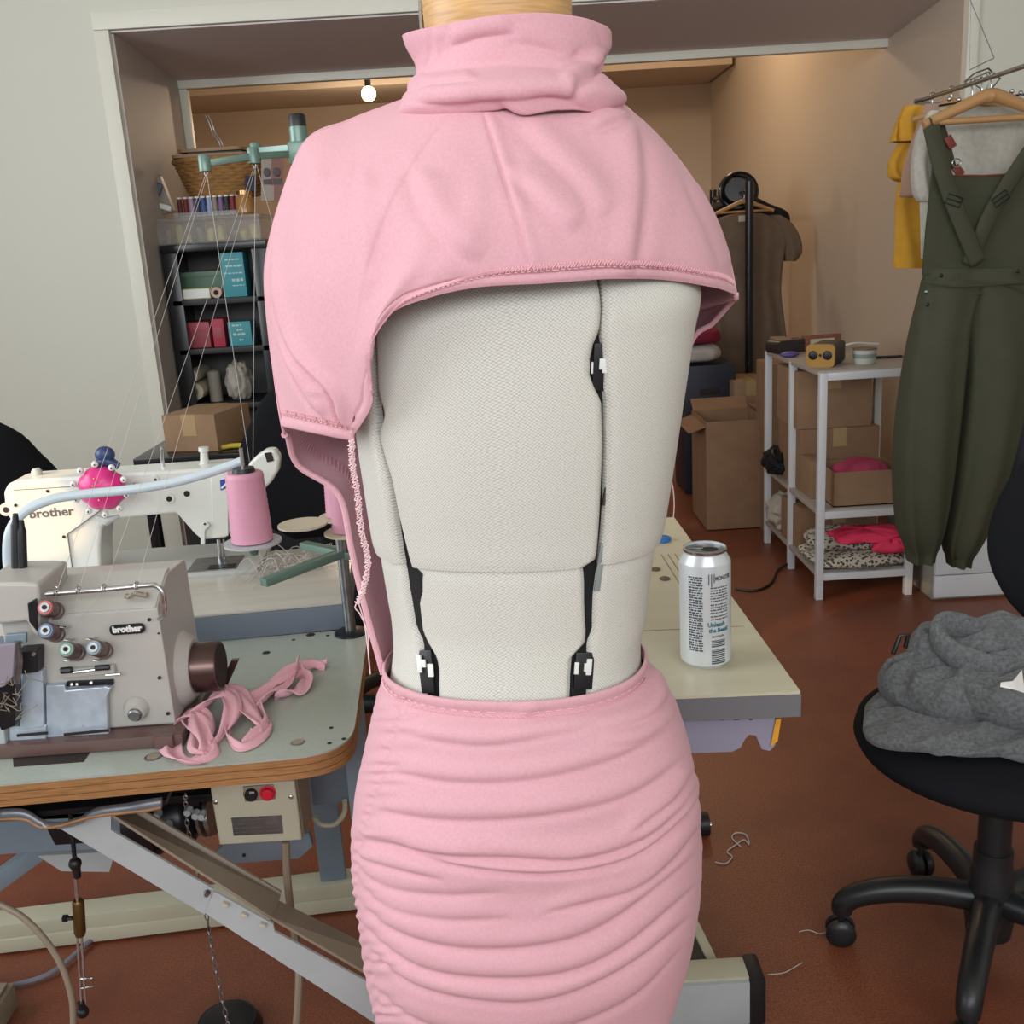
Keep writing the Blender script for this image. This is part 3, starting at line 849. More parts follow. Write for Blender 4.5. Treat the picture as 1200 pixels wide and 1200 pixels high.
# top with the cut-out in front of the machine
def inset(poly, d):
    c = Vector((sum(p[0] for p in poly) / len(poly), sum(p[1] for p in poly) / len(poly)))
    return [(p[0] - math.copysign(d, p[0] - c.x), p[1] - math.copysign(d, p[1] - c.y)) for p in poly]
top = MB(); top.prism(outl, TZ - .0025, TZ); top.build('table_top', M['green_top'], tb)
for k, (d, z0, z1, m) in enumerate(((.001, TZ - .0115, TZ - .0025, 'ply'), (.0018, TZ - .0125, TZ - .0115, 'ply_dark'), (.001, TZ - .021, TZ - .0125, 'ply'), (.0018, TZ - .022, TZ - .021, 'ply_dark'), (.0012, TZ - .0295, TZ - .022, 'ply'))):
    mb = MB(); mb.prism(inset(outl, d), z0, z1); mb.build('edge_ply', M[m], tb)
mb = MB(); a = TL(14, 878, TZ + .0005); b = TL(112, 872, TZ); c = TL(98, 893, TZ); d = TL(16, 899, TZ)
mb.prism([(a.x, a.y), (b.x, b.y), (c.x, c.y), (d.x, d.y)], TZ - .0005, TZ + .0006); mb.build('belt_opening', M['hole'], tb)
for (px, py, r) in ((180, 887, .011), (349, 870, .009), (312, 765, .006), (364, 744, .007), (258, 741, .005)):
    p = TL(px, py, TZ); mb = MB(); mb.lathe_along((p.x, p.y, TZ - .001), (p.x, p.y, TZ + .0009), [(0, r), (.6, r), (1, r * .82)], 18); mb.build('drilled_hole', M['steel'] if r > .008 else M['hole'], tb)
    if r > .008:
        mb = MB(); mb.cyl((p.x, p.y, TZ), (p.x, p.y, TZ + .0012), r * .72, n=16); mb.build('drilled_hole', M['tan_metal'], tb)
for (px, py) in ((297, 872), (388, 853), (386, 871), (344, 750), (384, 745), (296, 742), (403, 866)):
    p = TL(px, py, TZ); mb = MB(); mb.cyl((p.x, p.y, TZ - .001), (p.x, p.y, TZ + .0006), .0028, n=12); mb.build('screw_hole', M['hole'], tb)
# oil pan with a bowed lip under the front of the top
def TF(px, py, dy=0.0, Y=None):
    return to_local(tb, at(px, py, (Y if Y else 1.085) + dy))
lip = [(0, 948), (20, 947), (34, 950), (50, 960), (70, 963), (95, 957), (115, 946), (150, 941), (170, 937), (190, 934)]
lip2 = [(0, 958), (30, 958), (48, 967), (70, 966), (110, 955), (150, 950), (170, 948), (190, 944)]
up = spline([TF(x, y, .03) for x, y in lip], 40); lo = spline([TF(x, y, .03) for x, y in lip2], 40)
mb = MB(); mb.grid([[q for q in up], [q + Vector((0, -.004, -.006)) for q in up], [q + Vector((0, -.003, 0)) for q in lo], [q + Vector((0, .004, -.001)) for q in lo]])
M['pan_steel'] = mat('dull_pan_steel', rgb(128, 132, 138), .4, .6, noise=(30, .15))
pan = mb.build('oil_pan_front', M['pan_steel'], tb, smooth=60); thicken(pan, .003)
mb = MB(); mb.tube([q + Vector((0, -.004, 0)) for q in lo], .0022, 6); mb.build('pan_edge', M['ply'], tb, label='yellowish raw lower edge of the oil pan')
mb = MB(); mb.span((lo[0].x - .25, up[0].y + .004, TZ - .075), (lo[-1].x, up[0].y + .3, TZ - .068)); mb.build('oil_pan', M['dark_metal'], tb)
# slanted channel leg with its telescopic sleeve
def leg_pts(px, py, dy): return TF(px, py, dy, 1.13)
A0, A1 = leg_pts(62, 962, 0), leg_pts(130, 955, 0)
fl1 = [leg_pts(*p, 0) for p in ((62, 966), (130, 956), (130, 973), (250, 1042), (240, 1072))]
mb = MB(); mb.prism_between(fl1, (0, .004, 0)); mb.build('leg_flange', M['grey_metal'], tb)
fl2 = [leg_pts(*p, -.005) for p in ((250, 1046), (255, 1047), (320, 1083), (322, 1092), (470, 1172), (490, 1232), (240, 1070))]
mb = MB(); mb.prism_between(fl2, (0, .004, 0)); mb.build('leg_flange', M['grey_metal'], tb)
for (px, py) in ((264, 1060), (286, 1072), (308, 1084)):
    q = leg_pts(px, py, -.009); mb = MB(); mb.box(q, (.0075, .006, .005), (0, .5, 0), .0008); mb.build('slot_clip', M['cream_metal'], tb)
q = leg_pts(243, 1046, -.004); mb = MB(); mb.cyl(q, q + Vector((0, -.006, 0)), .0042, .003, 10); mb.build('rivet', M['steel'], tb)
web = [leg_pts(130, 957, .004), leg_pts(152, 953, .06), leg_pts(327, 1052, .06), leg_pts(318, 1078, .004)]
mb = MB(); mb.prism_between(web, (.002, 0, .003)); mb.build('leg_web', M['tan_metal'], tb)
web = [leg_pts(318, 1078, .002), leg_pts(322, 1056, .052), leg_pts(480, 1135, .052), leg_pts(480, 1172, .002)]
mb = MB(); mb.prism_between(web, (.002, 0, .003)); mb.build('leg_web', M['tan_metal'], tb)
back = [leg_pts(152, 953, .064), leg_pts(150, 940, .07), leg_pts(330, 1046, .07), leg_pts(327, 1056, .064)]
mb = MB(); mb.prism_between(back, (0, .004, 0)); mb.build('leg_flange', M['tan_metal'], tb)
# grey junction box, steel leg post and motor plate further back
mb = MB(); a = TF(362, 905, 0, 1.38); b = TF(412, 942, 0, 1.38); mb.span((a.x, a.y, b.z), (b.x, a.y + .05, TZ - .03), .003); mb.build('junction_box', M['blue_grey'], tb)
mb = MB(); mb.tube(spline([TF(368, 958, 0, 1.36), TF(376, 966, 0, 1.36), (TF(392, 966, 0, 1.36)), TF(403, 954, 0, 1.36), TF(404, 938, 0, 1.38)], 20), .004, 8); mb.build('cable_loop', M['cream_metal'], tb)
# the leg frames down to the floor
ft = to_local(tb, atz(830, 1160, .075))
for x, y in ((-.82, yb - .02), (xr - .016, yf + .2)):
    mb = MB(); mb.box((x, y, .355), (.03, .045, .71), ch=.003); mb.build('leg_post', M['blue_grey'], tb)
# red and black push-button starter box under the top
def SW(px, py, dy=0): return TF(px, py, dy, 1.22)
sw = [SW(246, 922), SW(345, 915), SW(354, 985), SW(257, 991)]
mb = MB(); mb.prism_between(sw, (0, .008, 0)); o = mb.build('switch_plate', M['cream_metal'], tb, label='cream cover plate of the starter box'); 
bv = o.modifiers.new('bevel', 'BEVEL'); bv.width = .0025; bv.segments = 2; bv.limit_method = 'ANGLE'
mb = MB(); mb.prism_between([q + Vector((.002, .009, .001)) for q in sw], (.006, .05, 0)); mb.build('switch_body', M['tan_metal'], tb)
for (px, py, m) in ((295, 929, 'black'), (314, 928, 'red')):
    q = SW(px, py, 0); mb = MB(); mb.lathe_along(q, q + Vector((0, -.011, 0)), [(0, .0105), (.25, .0105), (.3, .0082), (.85, .008), (1, .006)], 20); mb.build('push_button', M[m], tb, label='%s push button' % ('black' if m == 'black' else 'red'))
q = SW(304, 929, -.001); mb = MB(); mb.box(q, (.040, .003, .022), ch=.001); mb.build('button_guard', M['tan_metal'], tb)
q = SW(295, 929, -.0118); text('button_lettering', 'ON', .0042, M['logo_white'], tb, frame_from(q, (1, 0, 0), (0, 0, 1)), .0003)
for (px, py) in ((253, 940), (341, 934)):
    q = SW(px, py, 0); mb = MB(); mb.sphere(q, .0036, 10, (1, .5, 1)); mb.build('cover_screw', M['chrome'], tb)
nm = [SW(271, 958), SW(330, 955), SW(332, 976), SW(274, 979)]
mb = MB(); mb.prism_between(nm, (0, -.0012, 0)); mb.build('rating_plate', M['steel'], tb)
for r_ in range(4):
    for c_ in range(6):
        if (r_ * 5 + c_ * 3) % 7 == 0: continue
        t = (c_ + .5) / 6; s_ = (r_ + .6) / 4.4
        a = nm[0].lerp(nm[1], t - .06); b = nm[3].lerp(nm[2], t - .06); p0 = a.lerp(b, s_)
        a = nm[0].lerp(nm[1], t + .05); b = nm[3].lerp(nm[2], t + .05); p1 = a.lerp(b, s_)
        mb = MB(); mb.tube([p0 + Vector((0, -.0014, 0)), p1 + Vector((0, -.0014, 0))], .0006, 4); mb.build('plate_print', M['grey_print'], tb)
mb = MB(); mb.tube(spline([SW(335, 986, .02), SW(336, 1020, .02), SW(340, 1060, .02), SW(349, 1120, .02), SW(350, 1160, .0), SW(345, 1230, 0)], 24), .0055, 8); mb.build('power_cord', M['tan_metal'], tb, label='dark grey cord hanging from the starter box')

# clutch motor hanging under the table
mt = thing('sewing_motor', 'dark oily sewing motor hanging under the overlock table beside the starter box', 'motor', tuple(at(215, 960, 1.32)))
def ML(px, py, dy=0): return to_local(mt, at(px, py, 1.32 + dy))
mb = MB(); mb.lathe_along(ML(150, 962), ML(236, 955), [(0, .03), (.05, .043), (.3, .045), (.32, .05), (.45, .05), (.47, .044), (.8, .044), (.9, .036), (1, .018)], 24); mb.build('housing', M['dark_metal'], mt)
mb = MB(); mb.lathe_along(ML(236, 955), ML(250, 953), [(0, .03), (.3, .032), (.5, .024), (.7, .032), (1, .03)], 20); mb.build('pulley', M['steel'], mt)
for (px, py) in ((186, 952), (198, 965), (231, 952), (222, 948), (238, 953)):
    q = ML(px, py, -.05); mb = MB(); mb.cyl(q, q + Vector((0, -.012, 0)), .006, .005, 6); mb.build('bolt', M['grey_metal'], mt)
mb = MB(); q = ML(210, 925, 0); mb.box(q, (.12, .06, .012), ch=.002); q2 = ML(210, 915, 0); mb.span(q2 + Vector((-.03, -.02, -.03)), (q2.x + .03, q2.y + .02, TZ - .033 - mt.location.z)); mb.build('mount', M['dark_metal'], mt)
br = [ML(*p) for p in ((252, 1000), (262, 990), (330, 985), (362, 976), (366, 992), (350, 1006), (272, 1012))]
mb = MB(); mb.prism_between(br, (0, .012, 0)); mb.build('bracket', M['blue_grey'], mt, label='pale blue-grey slotted bracket')
for (px, py) in ((257, 1003), (286, 1002)):
    q = ML(px, py, -.0005); mb = MB(); mb.cyl(q, q + Vector((0, -.001, 0)), .0028, n=10); mb.build('slot', M['hole'], mt)
# chain from the motor to the treadle
ch = thing('treadle_chain', 'thin steel chain hanging from the motor down to the treadle', 'chain', tuple(at(268, 1200, 1.22)))
pts = [to_local(ch, q) for q in spline([at(217, 930, 1.262), at(221, 975, 1.262), at(240, 1062, 1.25), at(252, 1130, 1.235), (at(268, 1205, 1.22)), at(275, 1240, 1.215)], 46)]
for i in range(45):
    a, b = pts[i], pts[i + 1]; d = (b - a); c = (a + b) / 2
    s_ = Vector((1, 0, 0)) if i % 2 else Vector((0, 1, 0)); s_ = (s_ - d.normalized() * s_.dot(d.normalized())).normalized()
    mb = MB(); mb.tube([c + d * (.62 * math.cos(t)) + s_ * (.0026 * math.sin(t)) for t in [2 * PI * k / 10 for k in range(10)]], .0009, 5, closed=True)
    mb.build('link', M['steel'], ch)
# pedal rod with ball joints
pr_ = thing('pedal_rod', 'adjustable steel pedal rod with brass coupler and black ball joints under the overlock table', 'rod', tuple(at(98, 1190, 1.16)))
def PL(px, py): return to_local(pr_, at(px, py, 1.16))
for (p, nm_) in (((88, 1012), 'ball_joint'), ((97, 1186), 'ball_joint')):
    q = PL(*p); mb = MB(); mb.sphere(q, .0082, 14); mb.lathe_along(q + Vector((0, 0, -.004)), q + Vector((0, 0, -.02 if p[1] < 1100 else .016)), [(0, .006), (1, .0045)], 12); mb.build(nm_, M['black'], pr_)
mb = MB(); mb.cyl(PL(88.5, 1024), PL(91, 1058), .0025, n=10); mb.build('upper_rod', M['chrome'], pr_)
mb = MB(); mb.lathe_along(PL(91.5, 1055), PL(94, 1096), [(0, .006), (.05, .0075), (.9, .0075), (1, .006)], 16); mb.build('coupler', mat('brass', rgb(112, 88, 50), .35, .8), pr_, label='brass coupler')
q = PL(85, 1076); mb = MB(); mb.cyl(q, PL(78, 1076), .0028, n=8); mb.cyl(PL(79, 1076), PL(74, 1076), .005, n=6); mb.build('thumb_screw', M['dark_metal'], pr_)
for dx in (-2.5, 2.5):
    mb = MB(); mb.cyl(PL(93 + dx, 1096), PL(98 + dx, 1176), .0017, n=8); mb.build('twin_rod', M['chrome'], pr_)
mb = MB(); mb.tube([PL(94, 1147), PL(108, 1146), PL(109, 1156), PL(95, 1158)], .0016, 6); mb.build('clip', M['chrome'], pr_)
mb = MB(); mb.cyl(PL(88, 1012), PL(88, 1006) + Vector((.0, .01, .06)), .003, n=8); mb.build('hanger_pin', M['dark_metal'], pr_)
# oil hose on the left
hs = at(0, 1062, 1.13)
mb = MB(); mb.tube(spline([at(-60, 1040, 1.13), at(0, 1060, 1.13), at(35, 1082, 1.13), at(66, 1120, 1.13), at(82, 1160, 1.13), at(86, 1200, 1.13), at(84, 1290, 1.13), at(60, 1480, 1.10)], 40), .0042, 10)
tag(mb.build('oil_hose', M['tan_metal'], None, hs), 'grey-brown hose curving down beside the pedal rod', 'hose')

# ================================================================ OVERLOCKER
SY = 1.16
sg = thing('overlock_machine', 'grey-beige industrial overlock machine with brown base and four tension dials', 'sewing machine', (-.50, SY, TZ), R(1.5))
def G(px, py, dy=0.0): return to_local(sg, at(px, py, SY + dy))
bl, brr = G(49, 862), G(203, 850); tl, tr_ = G(49, 714), G(187, 716)
zb = .018; xR = (brr.x + tr_.x) / 2; zt = (tl.z + tr_.z) / 2; xL = G(8, 760).x
mb = MB(); 
prof = rounded([(0, zb), (0, zt), (.055, zt + .024), (.135, zt + .018), (.14, zb)], [.004, .006, .006, .01, .002], 3)
mb.prism(prof, xL, xR, 'x')
bd = mb.build('body', M['serger'], sg)
bv = bd.modifiers.new('bevel', 'BEVEL'); bv.width = .005; bv.segments = 3; bv.limit_method = 'ANGLE'; bv.angle_limit = R(50)
mb = MB(); mb.prism(rounded([(-.002, zt - .001), (.0, zt + .001), (.054, zt + .026), (.07, zt + .027), (.07, zt - .001)], 0), G(46, 710).x, G(183, 716).x, 'x'); 
tp = mb.build('top_cover', M['serger'], sg); bv = tp.modifiers.new('bevel', 'BEVEL'); bv.width = .002; bv.segments = 2
mb = MB(); mb.box(((xL + xR) / 2 - .03, .055, zb / 2), (xR - xL + .09, .165, zb - .002), ch=.003)
q = G(184, 870); mb.box((xR - .006, -.028, .010), (.022, .012, .016), ch=.002); mb.build('base', M['serger_brown'], sg, label='brown enamelled base plate')
# collar and handwheel on the right end
hw = G(214, 783, .07)
mb = MB(); mb.lathe_along((xR - .002, hw.y, hw.z), (xR + .014, hw.y, hw.z), [(0, .05), (.5, .046), (1, .037)], 32); mb.build('wheel_collar', M['serger'], sg)
mb = MB(); mb.lathe_along((xR + .012, hw.y, hw.z), (xR + .046, hw.y, hw.z), [(0, .030), (.04, .0325), (.9, .0325), (1, .0305)], 36); mb.build('handwheel', M['brown_metal'], sg, label='brown metal handwheel')
mb = MB(); mb.cyl((xR + .0455, hw.y, hw.z), (xR + .047, hw.y, hw.z), .028, n=30); mb.build('wheel_face', M['hole'], sg)
mb = MB(); q = G(262, 790, .10); mb.prism_between([q + Vector((-.012, 0, -.025)), q + Vector((.0, 0, -.022)), q + Vector((.022, .0, .018)), q + Vector((.012, 0, .018))], (0, .008, 0)); mb.build('belt_guard', M['brown_metal'], sg)
mb = MB(); q = G(214, 822, .06); mb.box(q + Vector((-.01, 0, -.01)), (.03, .05, .06), ch=.004); mb.build('belt_housing', M['black'], sg)
# thread guide bar
gb = [G(54, 696, -.022), G(80, 694, -.022), G(120, 691, -.022), G(172, 686, -.022), G(184, 687, -.024), G(190, 693, -.026), G(192, 705, -.026), G(192, 720, -.024), G(187, 725, -.004)]
mb = MB(); mb.tube(spline(gb, 50), .0032, 10); mb.build('guide_bar', M['chrome'], sg)
for (px, py) in ((66, 694), (92, 692), (122, 690), (160, 687)):
    q = G(px, py - 1, -.022); mb = MB(); mb.tube([q + Vector((0, .006 * math.cos(t), .0045 * math.sin(t))) for t in [2 * PI * k / 10 for k in range(10)]], .0011, 5, closed=True); mb.build('thread_eye', M['chrome'], sg)
# tension dials
for (px, py, col, nm_) in ((53, 712, rgb(196, 96, 96), 'red'), (54, 739, rgb(92, 122, 160), 'blue'), (78, 761, rgb(104, 160, 132), 'green'), (110, 759, rgb(120, 150, 156), 'teal')):
    a = G(px + 13, py + 3, 0); a.y = -.001; b = G(px, py, -.034)
    d = (b - a)
    mb = MB(); mb.lathe_along(a, a + d, [(0, .0105), (.18, .0105), (.2, .0085), (.42, .0085), (.45, .0098), (.9, .0098), (1, .0090)], 24)
    o = mb.build('tension_dial', M['serger_brown'], sg, label='tension dial with a %s ring' % nm_)
    f_ = a + d
    mb = MB(); mb.lathe_along(f_ - d * .02, f_ + d * .05, [(0, .0086), (1, .0080)], 24); mb.build('ring', mat('dial_ring_' + nm_, col, .4), o)
    mb = MB(); mb.lathe_along(f_ + d * .02, f_ + d * .09, [(0, .0062), (1, .0056)], 20); mb.build('face', M['steel'], o)
    mb = MB(); mb.cyl(f_ + d * .08, f_ + d * .11, .0028, n=12); mb.build('hub', M['hole'], o)
# name plate
q = G(149.5, 737, -.0022); e = G(170, 735.5, -.0022); 
mb = MB(frame_from(q, e - q, (0, 0, 1))); w_ = (e - q).length
mb.prism(rounded([(-w_, -.0062), (w_, -.0062), (w_, .0062), (-w_, .0062)], .006, 5), -.0005, .0018); mb.build('name_plate', M['black'], sg)
text('name_lettering', 'brother', .0105, M['logo_white'], sg, frame_from(q, e - q, (0, 0, 1)) @ Matrix.Translation((0, .0004, .0019)), .0005, sx=1.05, bold=.0006)
# front covers
def plate(pts, dy, th, nm_, m, parent=sg, F=G, bev=.0012):
    mb = MB(); mb.prism_between([F(x, y, dy) for x, y in pts], (0, -th, 0))
    o = mb.build(nm_, m, parent); bv = o.modifiers.new('bevel', 'BEVEL'); bv.width = bev; bv.segments = 2; bv.limit_method = 'ANGLE'
    return o
plate([(57, 800), (79, 799), (80, 806), (126, 801), (133, 803), (128, 812), (129, 852), (132, 860), (58, 866)], -.002, .009, 'looper_cover', M['serger_plate'])
plate([(14, 849), (57, 846), (57, 867), (14, 869)], -.006, .008, 'cloth_plate_edge', M['serger_plate'])
plate([(31, 782), (55, 780), (57, 846), (28, 850)], -.001, .014, 'cloth_plate', M['serger_plate'])
plate([(24, 815), (28, 815), (27, 850), (17, 850)], .0, .012, 'cover_edge', M['steel'])
plate([(0, 840), (8, 838), (12, 868), (0, 872)], -.01, .012, 'side_plate', M['grey_metal'])
for (a, b) in (((20, 862), (56, 859)), ((75, 861), (127, 856))):
    p0, p1 = G(*a, -.017), G(*b, -.017); mb = MB(); mb.bar(p0, p1, .002, .003); mb.build('hinge_gap', M['hole'], sg)
mb = MB(); mb.bar(G(79, 801, -.003), G(133, 799, -.003), .006, .006, .001); mb.build('hinge_rod', M['dark_metal'], sg)
for (px, py) in ((84, 802), (107, 800), (90, 802)):
    q = G(px, py, -.008); mb = MB(); mb.sphere(q, .0026, 8); mb.build('hinge_screw', M['chrome'], sg)
mb = MB(); mb.bar(G(70, 789, -.004), G(135, 783, -.004), .008, .011, .002); mb.build('thread_tray', M['serger'], sg)
for (a, b, r) in (((86, 788), (118, 784), .0018), ((72, 786), (84, 785), .0042), ((112, 783), (128, 782), .0036), ((124, 791), (141, 790), .0014)):
    mb = MB(); mb.tube([G(*a, -.011), G(*b, -.011)], r, 8); mb.build('thread_guide', M['chrome'] if r < .003 else M['dark_metal'], sg)
for (px, py) in ((82, 749), (108, 748), (82, 773), (116, 773), (77, 734)):
    q = G(px, py, -.004); mb = MB(); mb.tube([q + Vector((-.004, 0, 0)), q + Vector((-.003, -.008, .002)), q + Vector((.003, -.008, .002)), q + Vector((.005, 0, .0))], .0013, 6); mb.build('thread_hook', M['chrome'], sg)
# push button on its boss
q = G(160, 830, 0); mb = MB(); mb.lathe_along(q + Vector((0, .002, 0)), q + Vector((0, -.010, -.002)), [(0, .0155), (.4, .015), (1, .0115)], 24); mb.build('button_boss', M['serger'], sg)
mb = MB(); mb.lathe_along(q + Vector((.001, -.009, -.003)), q + Vector((.001, -.015, -.004)), [(0, .0085), (.7, .0082), (1, .0065)], 24); mb.build('push_button', M['steel'], sg)
for (px, py) in ((175, 726), (197, 836), (186, 742), (187, 794)):
    q = G(px, py, -.001); mb = MB(); mb.cyl(q, q + Vector((0, -.0016, 0)), .0022 if py != 742 else .0012, n=10); mb.build('screw', M['hole'], sg)
# needle head on the left
hd = [(-25, 684), (26, 683), (45, 684), (47, 712), (45, 748), (38, 742), (31, 728), (12, 731), (-25, 734)]
mb = MB(); mb.prism_between([G(x, y, -.03) for x, y in hd], (0, .09, 0)); o = mb.build('needle_head', M['serger'], sg)
bv = o.modifiers.new('bevel', 'BEVEL'); bv.width = .004; bv.segments = 3; bv.limit_method = 'ANGLE'
plate([(33, 706), (44, 700), (45, 740), (35, 728)], -.033, .003, 'head_recess', M['dark_metal'])
plate([(-25, 756), (20, 752), (18, 790), (8, 802), (-25, 812)], -.045, .006, 'presser_cloth_plate', mat('mauve_grey_plate', rgb(142, 134, 146), .45))
plate([(28, 756), (52, 754), (52, 780), (30, 783)], -.004, .02, 'presser_block', M['black'])
q = G(40, 766, -.026); mb = MB(); mb.cyl(q, q + Vector((0, -.003, 0)), .0022, n=8); mb.build('screw', M['chrome'], sg)
plate([(8, 742), (33, 740), (33, 752), (8, 754)], -.03, .006, 'presser_arm', M['blue_grey'])
mb = MB(); mb.tube([G(20, 752, -.04), G(23, 775, -.04), G(20, 800, -.038)], .004, 8); mb.build('needle_clamp', M['steel'], sg)
mb = MB()
for i in range(16):
    rr = random.Random(i); a = G(rr.uniform(2, 30), rr.uniform(785, 835), -.05)
    mb.tube(spline([a, a + Vector((rr.uniform(-.012, .012), -.004, rr.uniform(-.012, .01))), a + Vector((rr.uniform(-.02, .02), .006, rr.uniform(-.02, .012)))], 6), .00045, 4, False)
mb.build('lint_threads', M['tan_metal'], sg, kind='stuff')
plate([(4, 795), (26, 790), (26, 842), (10, 848), (2, 830)], -.02, .02, 'feed_block', M['dark_metal'])
for (px, h) in ((18, 88), (25, 80)):
    a = G(px + 2, 690, .03); b = G(px, 690 - h, .03); mb = MB(); mb.lathe_along(a, b, [(0, .006), (.85, .0055), (.9, .004), (1, .003)], 12); mb.build('rear_pin', M['black'], sg)
a = G(47, 690, .05); b = G(45, 660, .05); mb = MB(); mb.lathe_along(a, b, [(0, .006), (1, .004)], 12); mb.build('rear_pin', M['cream_metal'], sg)
q = G(160, 697, .01); mb = MB(); mb.tube([q + Vector((t * .0022, .001 * math.sin(t * 5), .0015 * math.cos(t * 7))) for t in range(-6, 7)], .0032, 6); mb.build('lint_roll', M['tan_metal'], sg)

# pink jersey offcut lying on the table beside the overlocker
sc = thing('fabric_scrap', 'crumpled narrow pink jersey offcut on the green table beside the overlocker', 'fabric scrap', tuple(atz(290, 830, TZ)))
def SL(px, py, h): return to_local(sc, atz(px, py + h * 800, TZ) + Vector((0, 0, h)))
def ribbon(pts, wid, seed, name='strip', curl=.35):
    """pts=(px,py,height above table); a twisted strip of cloth"""
    c = spline([SL(*p) for p in pts], 46); n = len(c); rows = []
    rr = random.Random(seed); ph = rr.uniform(0, 6)
    for i in range(n):
        d = (c[min(i + 1, n - 1)] - c[max(i - 1, 0)]).normalized()
        s_ = d.cross(Vector((0, 0, 1))).normalized(); tw = ph + curl * 3.4 * math.sin(i * .16 + ph) 
        s_ = s_ * math.cos(tw * .55) + Vector((0, 0, 1)) * math.sin(tw * .55) * .55
        row = []
        for k in range(9):
            t = (k / 8 - .5); q = c[i] + s_ * (wid * 1.3 * t) + Vector((0, 0, .0035 * math.cos(t * 9 + i * .3)))
            q.z = max(q.z, .001 + .001 * k / 8); row.append(q)
        rows.append(row)
    mb = MB(); mb.grid(rows); o = mb.build(name, M['pink'], sc, smooth=0); thicken(o, .0012, 1)
    o.data.polygons.foreach_set('use_smooth', [True] * len(o.data.polygons))
ribbon([(197, 862, .003), (212, 846, .015), (232, 836, .02), (240, 852, .012), (232, 878, .004), (244, 884, .003)], .022, 1)
ribbon([(196, 864, .004), (206, 886, .003), (226, 892, .002), (246, 880, .004), (238, 858, .014), (226, 840, .02)], .020, 2)
ribbon([(215, 848, .01), (246, 826, .022), (268, 812, .028), (275, 830, .022), (262, 858, .008), (248, 876, .004)], .018, 3)
ribbon([(240, 836, .012), (262, 808, .024), (280, 812, .02), (296, 838, .012), (308, 856, .004), (296, 862, .003)], .020, 4)
ribbon([(272, 848, .004), (268, 866, .003), (282, 876, .003), (300, 866, .004), (314, 846, .006), (304, 826, .012)], .018, 5)
ribbon([(270, 836, .008), (300, 818, .01), (318, 802, .012), (345, 786, .012), (368, 778, .008), (382, 780, .005)], .020, 6)
ribbon([(300, 832, .006), (318, 812, .014), (338, 800, .012), (350, 784, .014), (349, 772, .01)], .014, 7)
ribbon([(322, 818, .004), (340, 812, .005), (352, 806, .006), (360, 792, .008), (352, 786, .01)], .022, 8)

# ================================================================ THREAD STAND
ts = thing('thread_stand', 'grey-green overlock thread stand with jointed guide arms on the overlock table', 'thread stand', tuple(atz(411, 742, TZ)))
PY = ts.location.y
def H_(px, py, dy=0.0): return to_local(ts, at(px, py, PY + dy))
tpz = H_(351, 150).z
mb = MB(); mb.cyl((0, 0, 0), (0, 0, tpz - .01), .0085, n=16); mb.build('pole', M['steel'], ts)
mb = MB(); mb.lathe_along((0, 0, -.002), (0, 0, .006), [(0, .026), (.6, .025), (1, .018)], 24); mb.build('foot', M['dark_metal'], ts)
k = H_(350, 150); px0 = Vector((k.x * .0, 0, tpz))
mb = MB(); mb.lathe_along((0, 0, tpz - .03), (0, 0, tpz + .004), [(0, .0125), (.85, .0125), (1, .0115)], 20); mb.build('top_sleeve', M['green_grey'], ts)
mb = MB(); mb.lathe_along((0, 0, tpz), (0, 0, tpz + .018), [(0, .012), (.85, .0115), (1, .0095)], 20); mb.build('cap', M['black'], ts)
a0, a1, a2, a3 = H_(240, 192, -.09), H_(297, 183, -.06), H_(346, 180, 0), H_(300, 177, .06)
mb = MB(); mb.box(Vector((0, 0, a2.z)), (.03, .03, .03), ch=.004); mb.build('arm_clamp', M['green_grey'], ts)
for (p, q) in ((a0, a1), (a1, Vector((-.008, 0, a2.z))), (a3, Vector((-.008, 0.004, a2.z + .008)))):
    d = (q - p)
    mb = MB(); s_ = d.cross(Vector((0, 0, 1))).normalized()
    for sg_ in (-1, 1): mb.bar(p + s_ * .0032 * sg_, q + s_ * .0032 * sg_, .0018, .0085, .0005)
    mb.bar(p.lerp(q, .45), p.lerp(q, .55), .006, .0075); mb.build('guide_arm', M['green_grey'], ts)
for p in (a0, a1, a3):
    mb = MB(); mb.lathe_along(p + Vector((0, 0, -.009)), p + Vector((0, 0, .011)), [(0, .008), (.9, .008), (1, .0065)], 16); mb.build('arm_joint', M['green_grey'], ts)
for p in (a0, a1):
    mb = MB(); mb.tube([p + Vector((.002 * math.cos(t), 0, -.0115 + .003 * math.sin(t))) for t in [2 * PI * i / 12 for i in range(12)]], .0007, 5, closed=True); mb.build('thread_eye', M['steel'], ts)
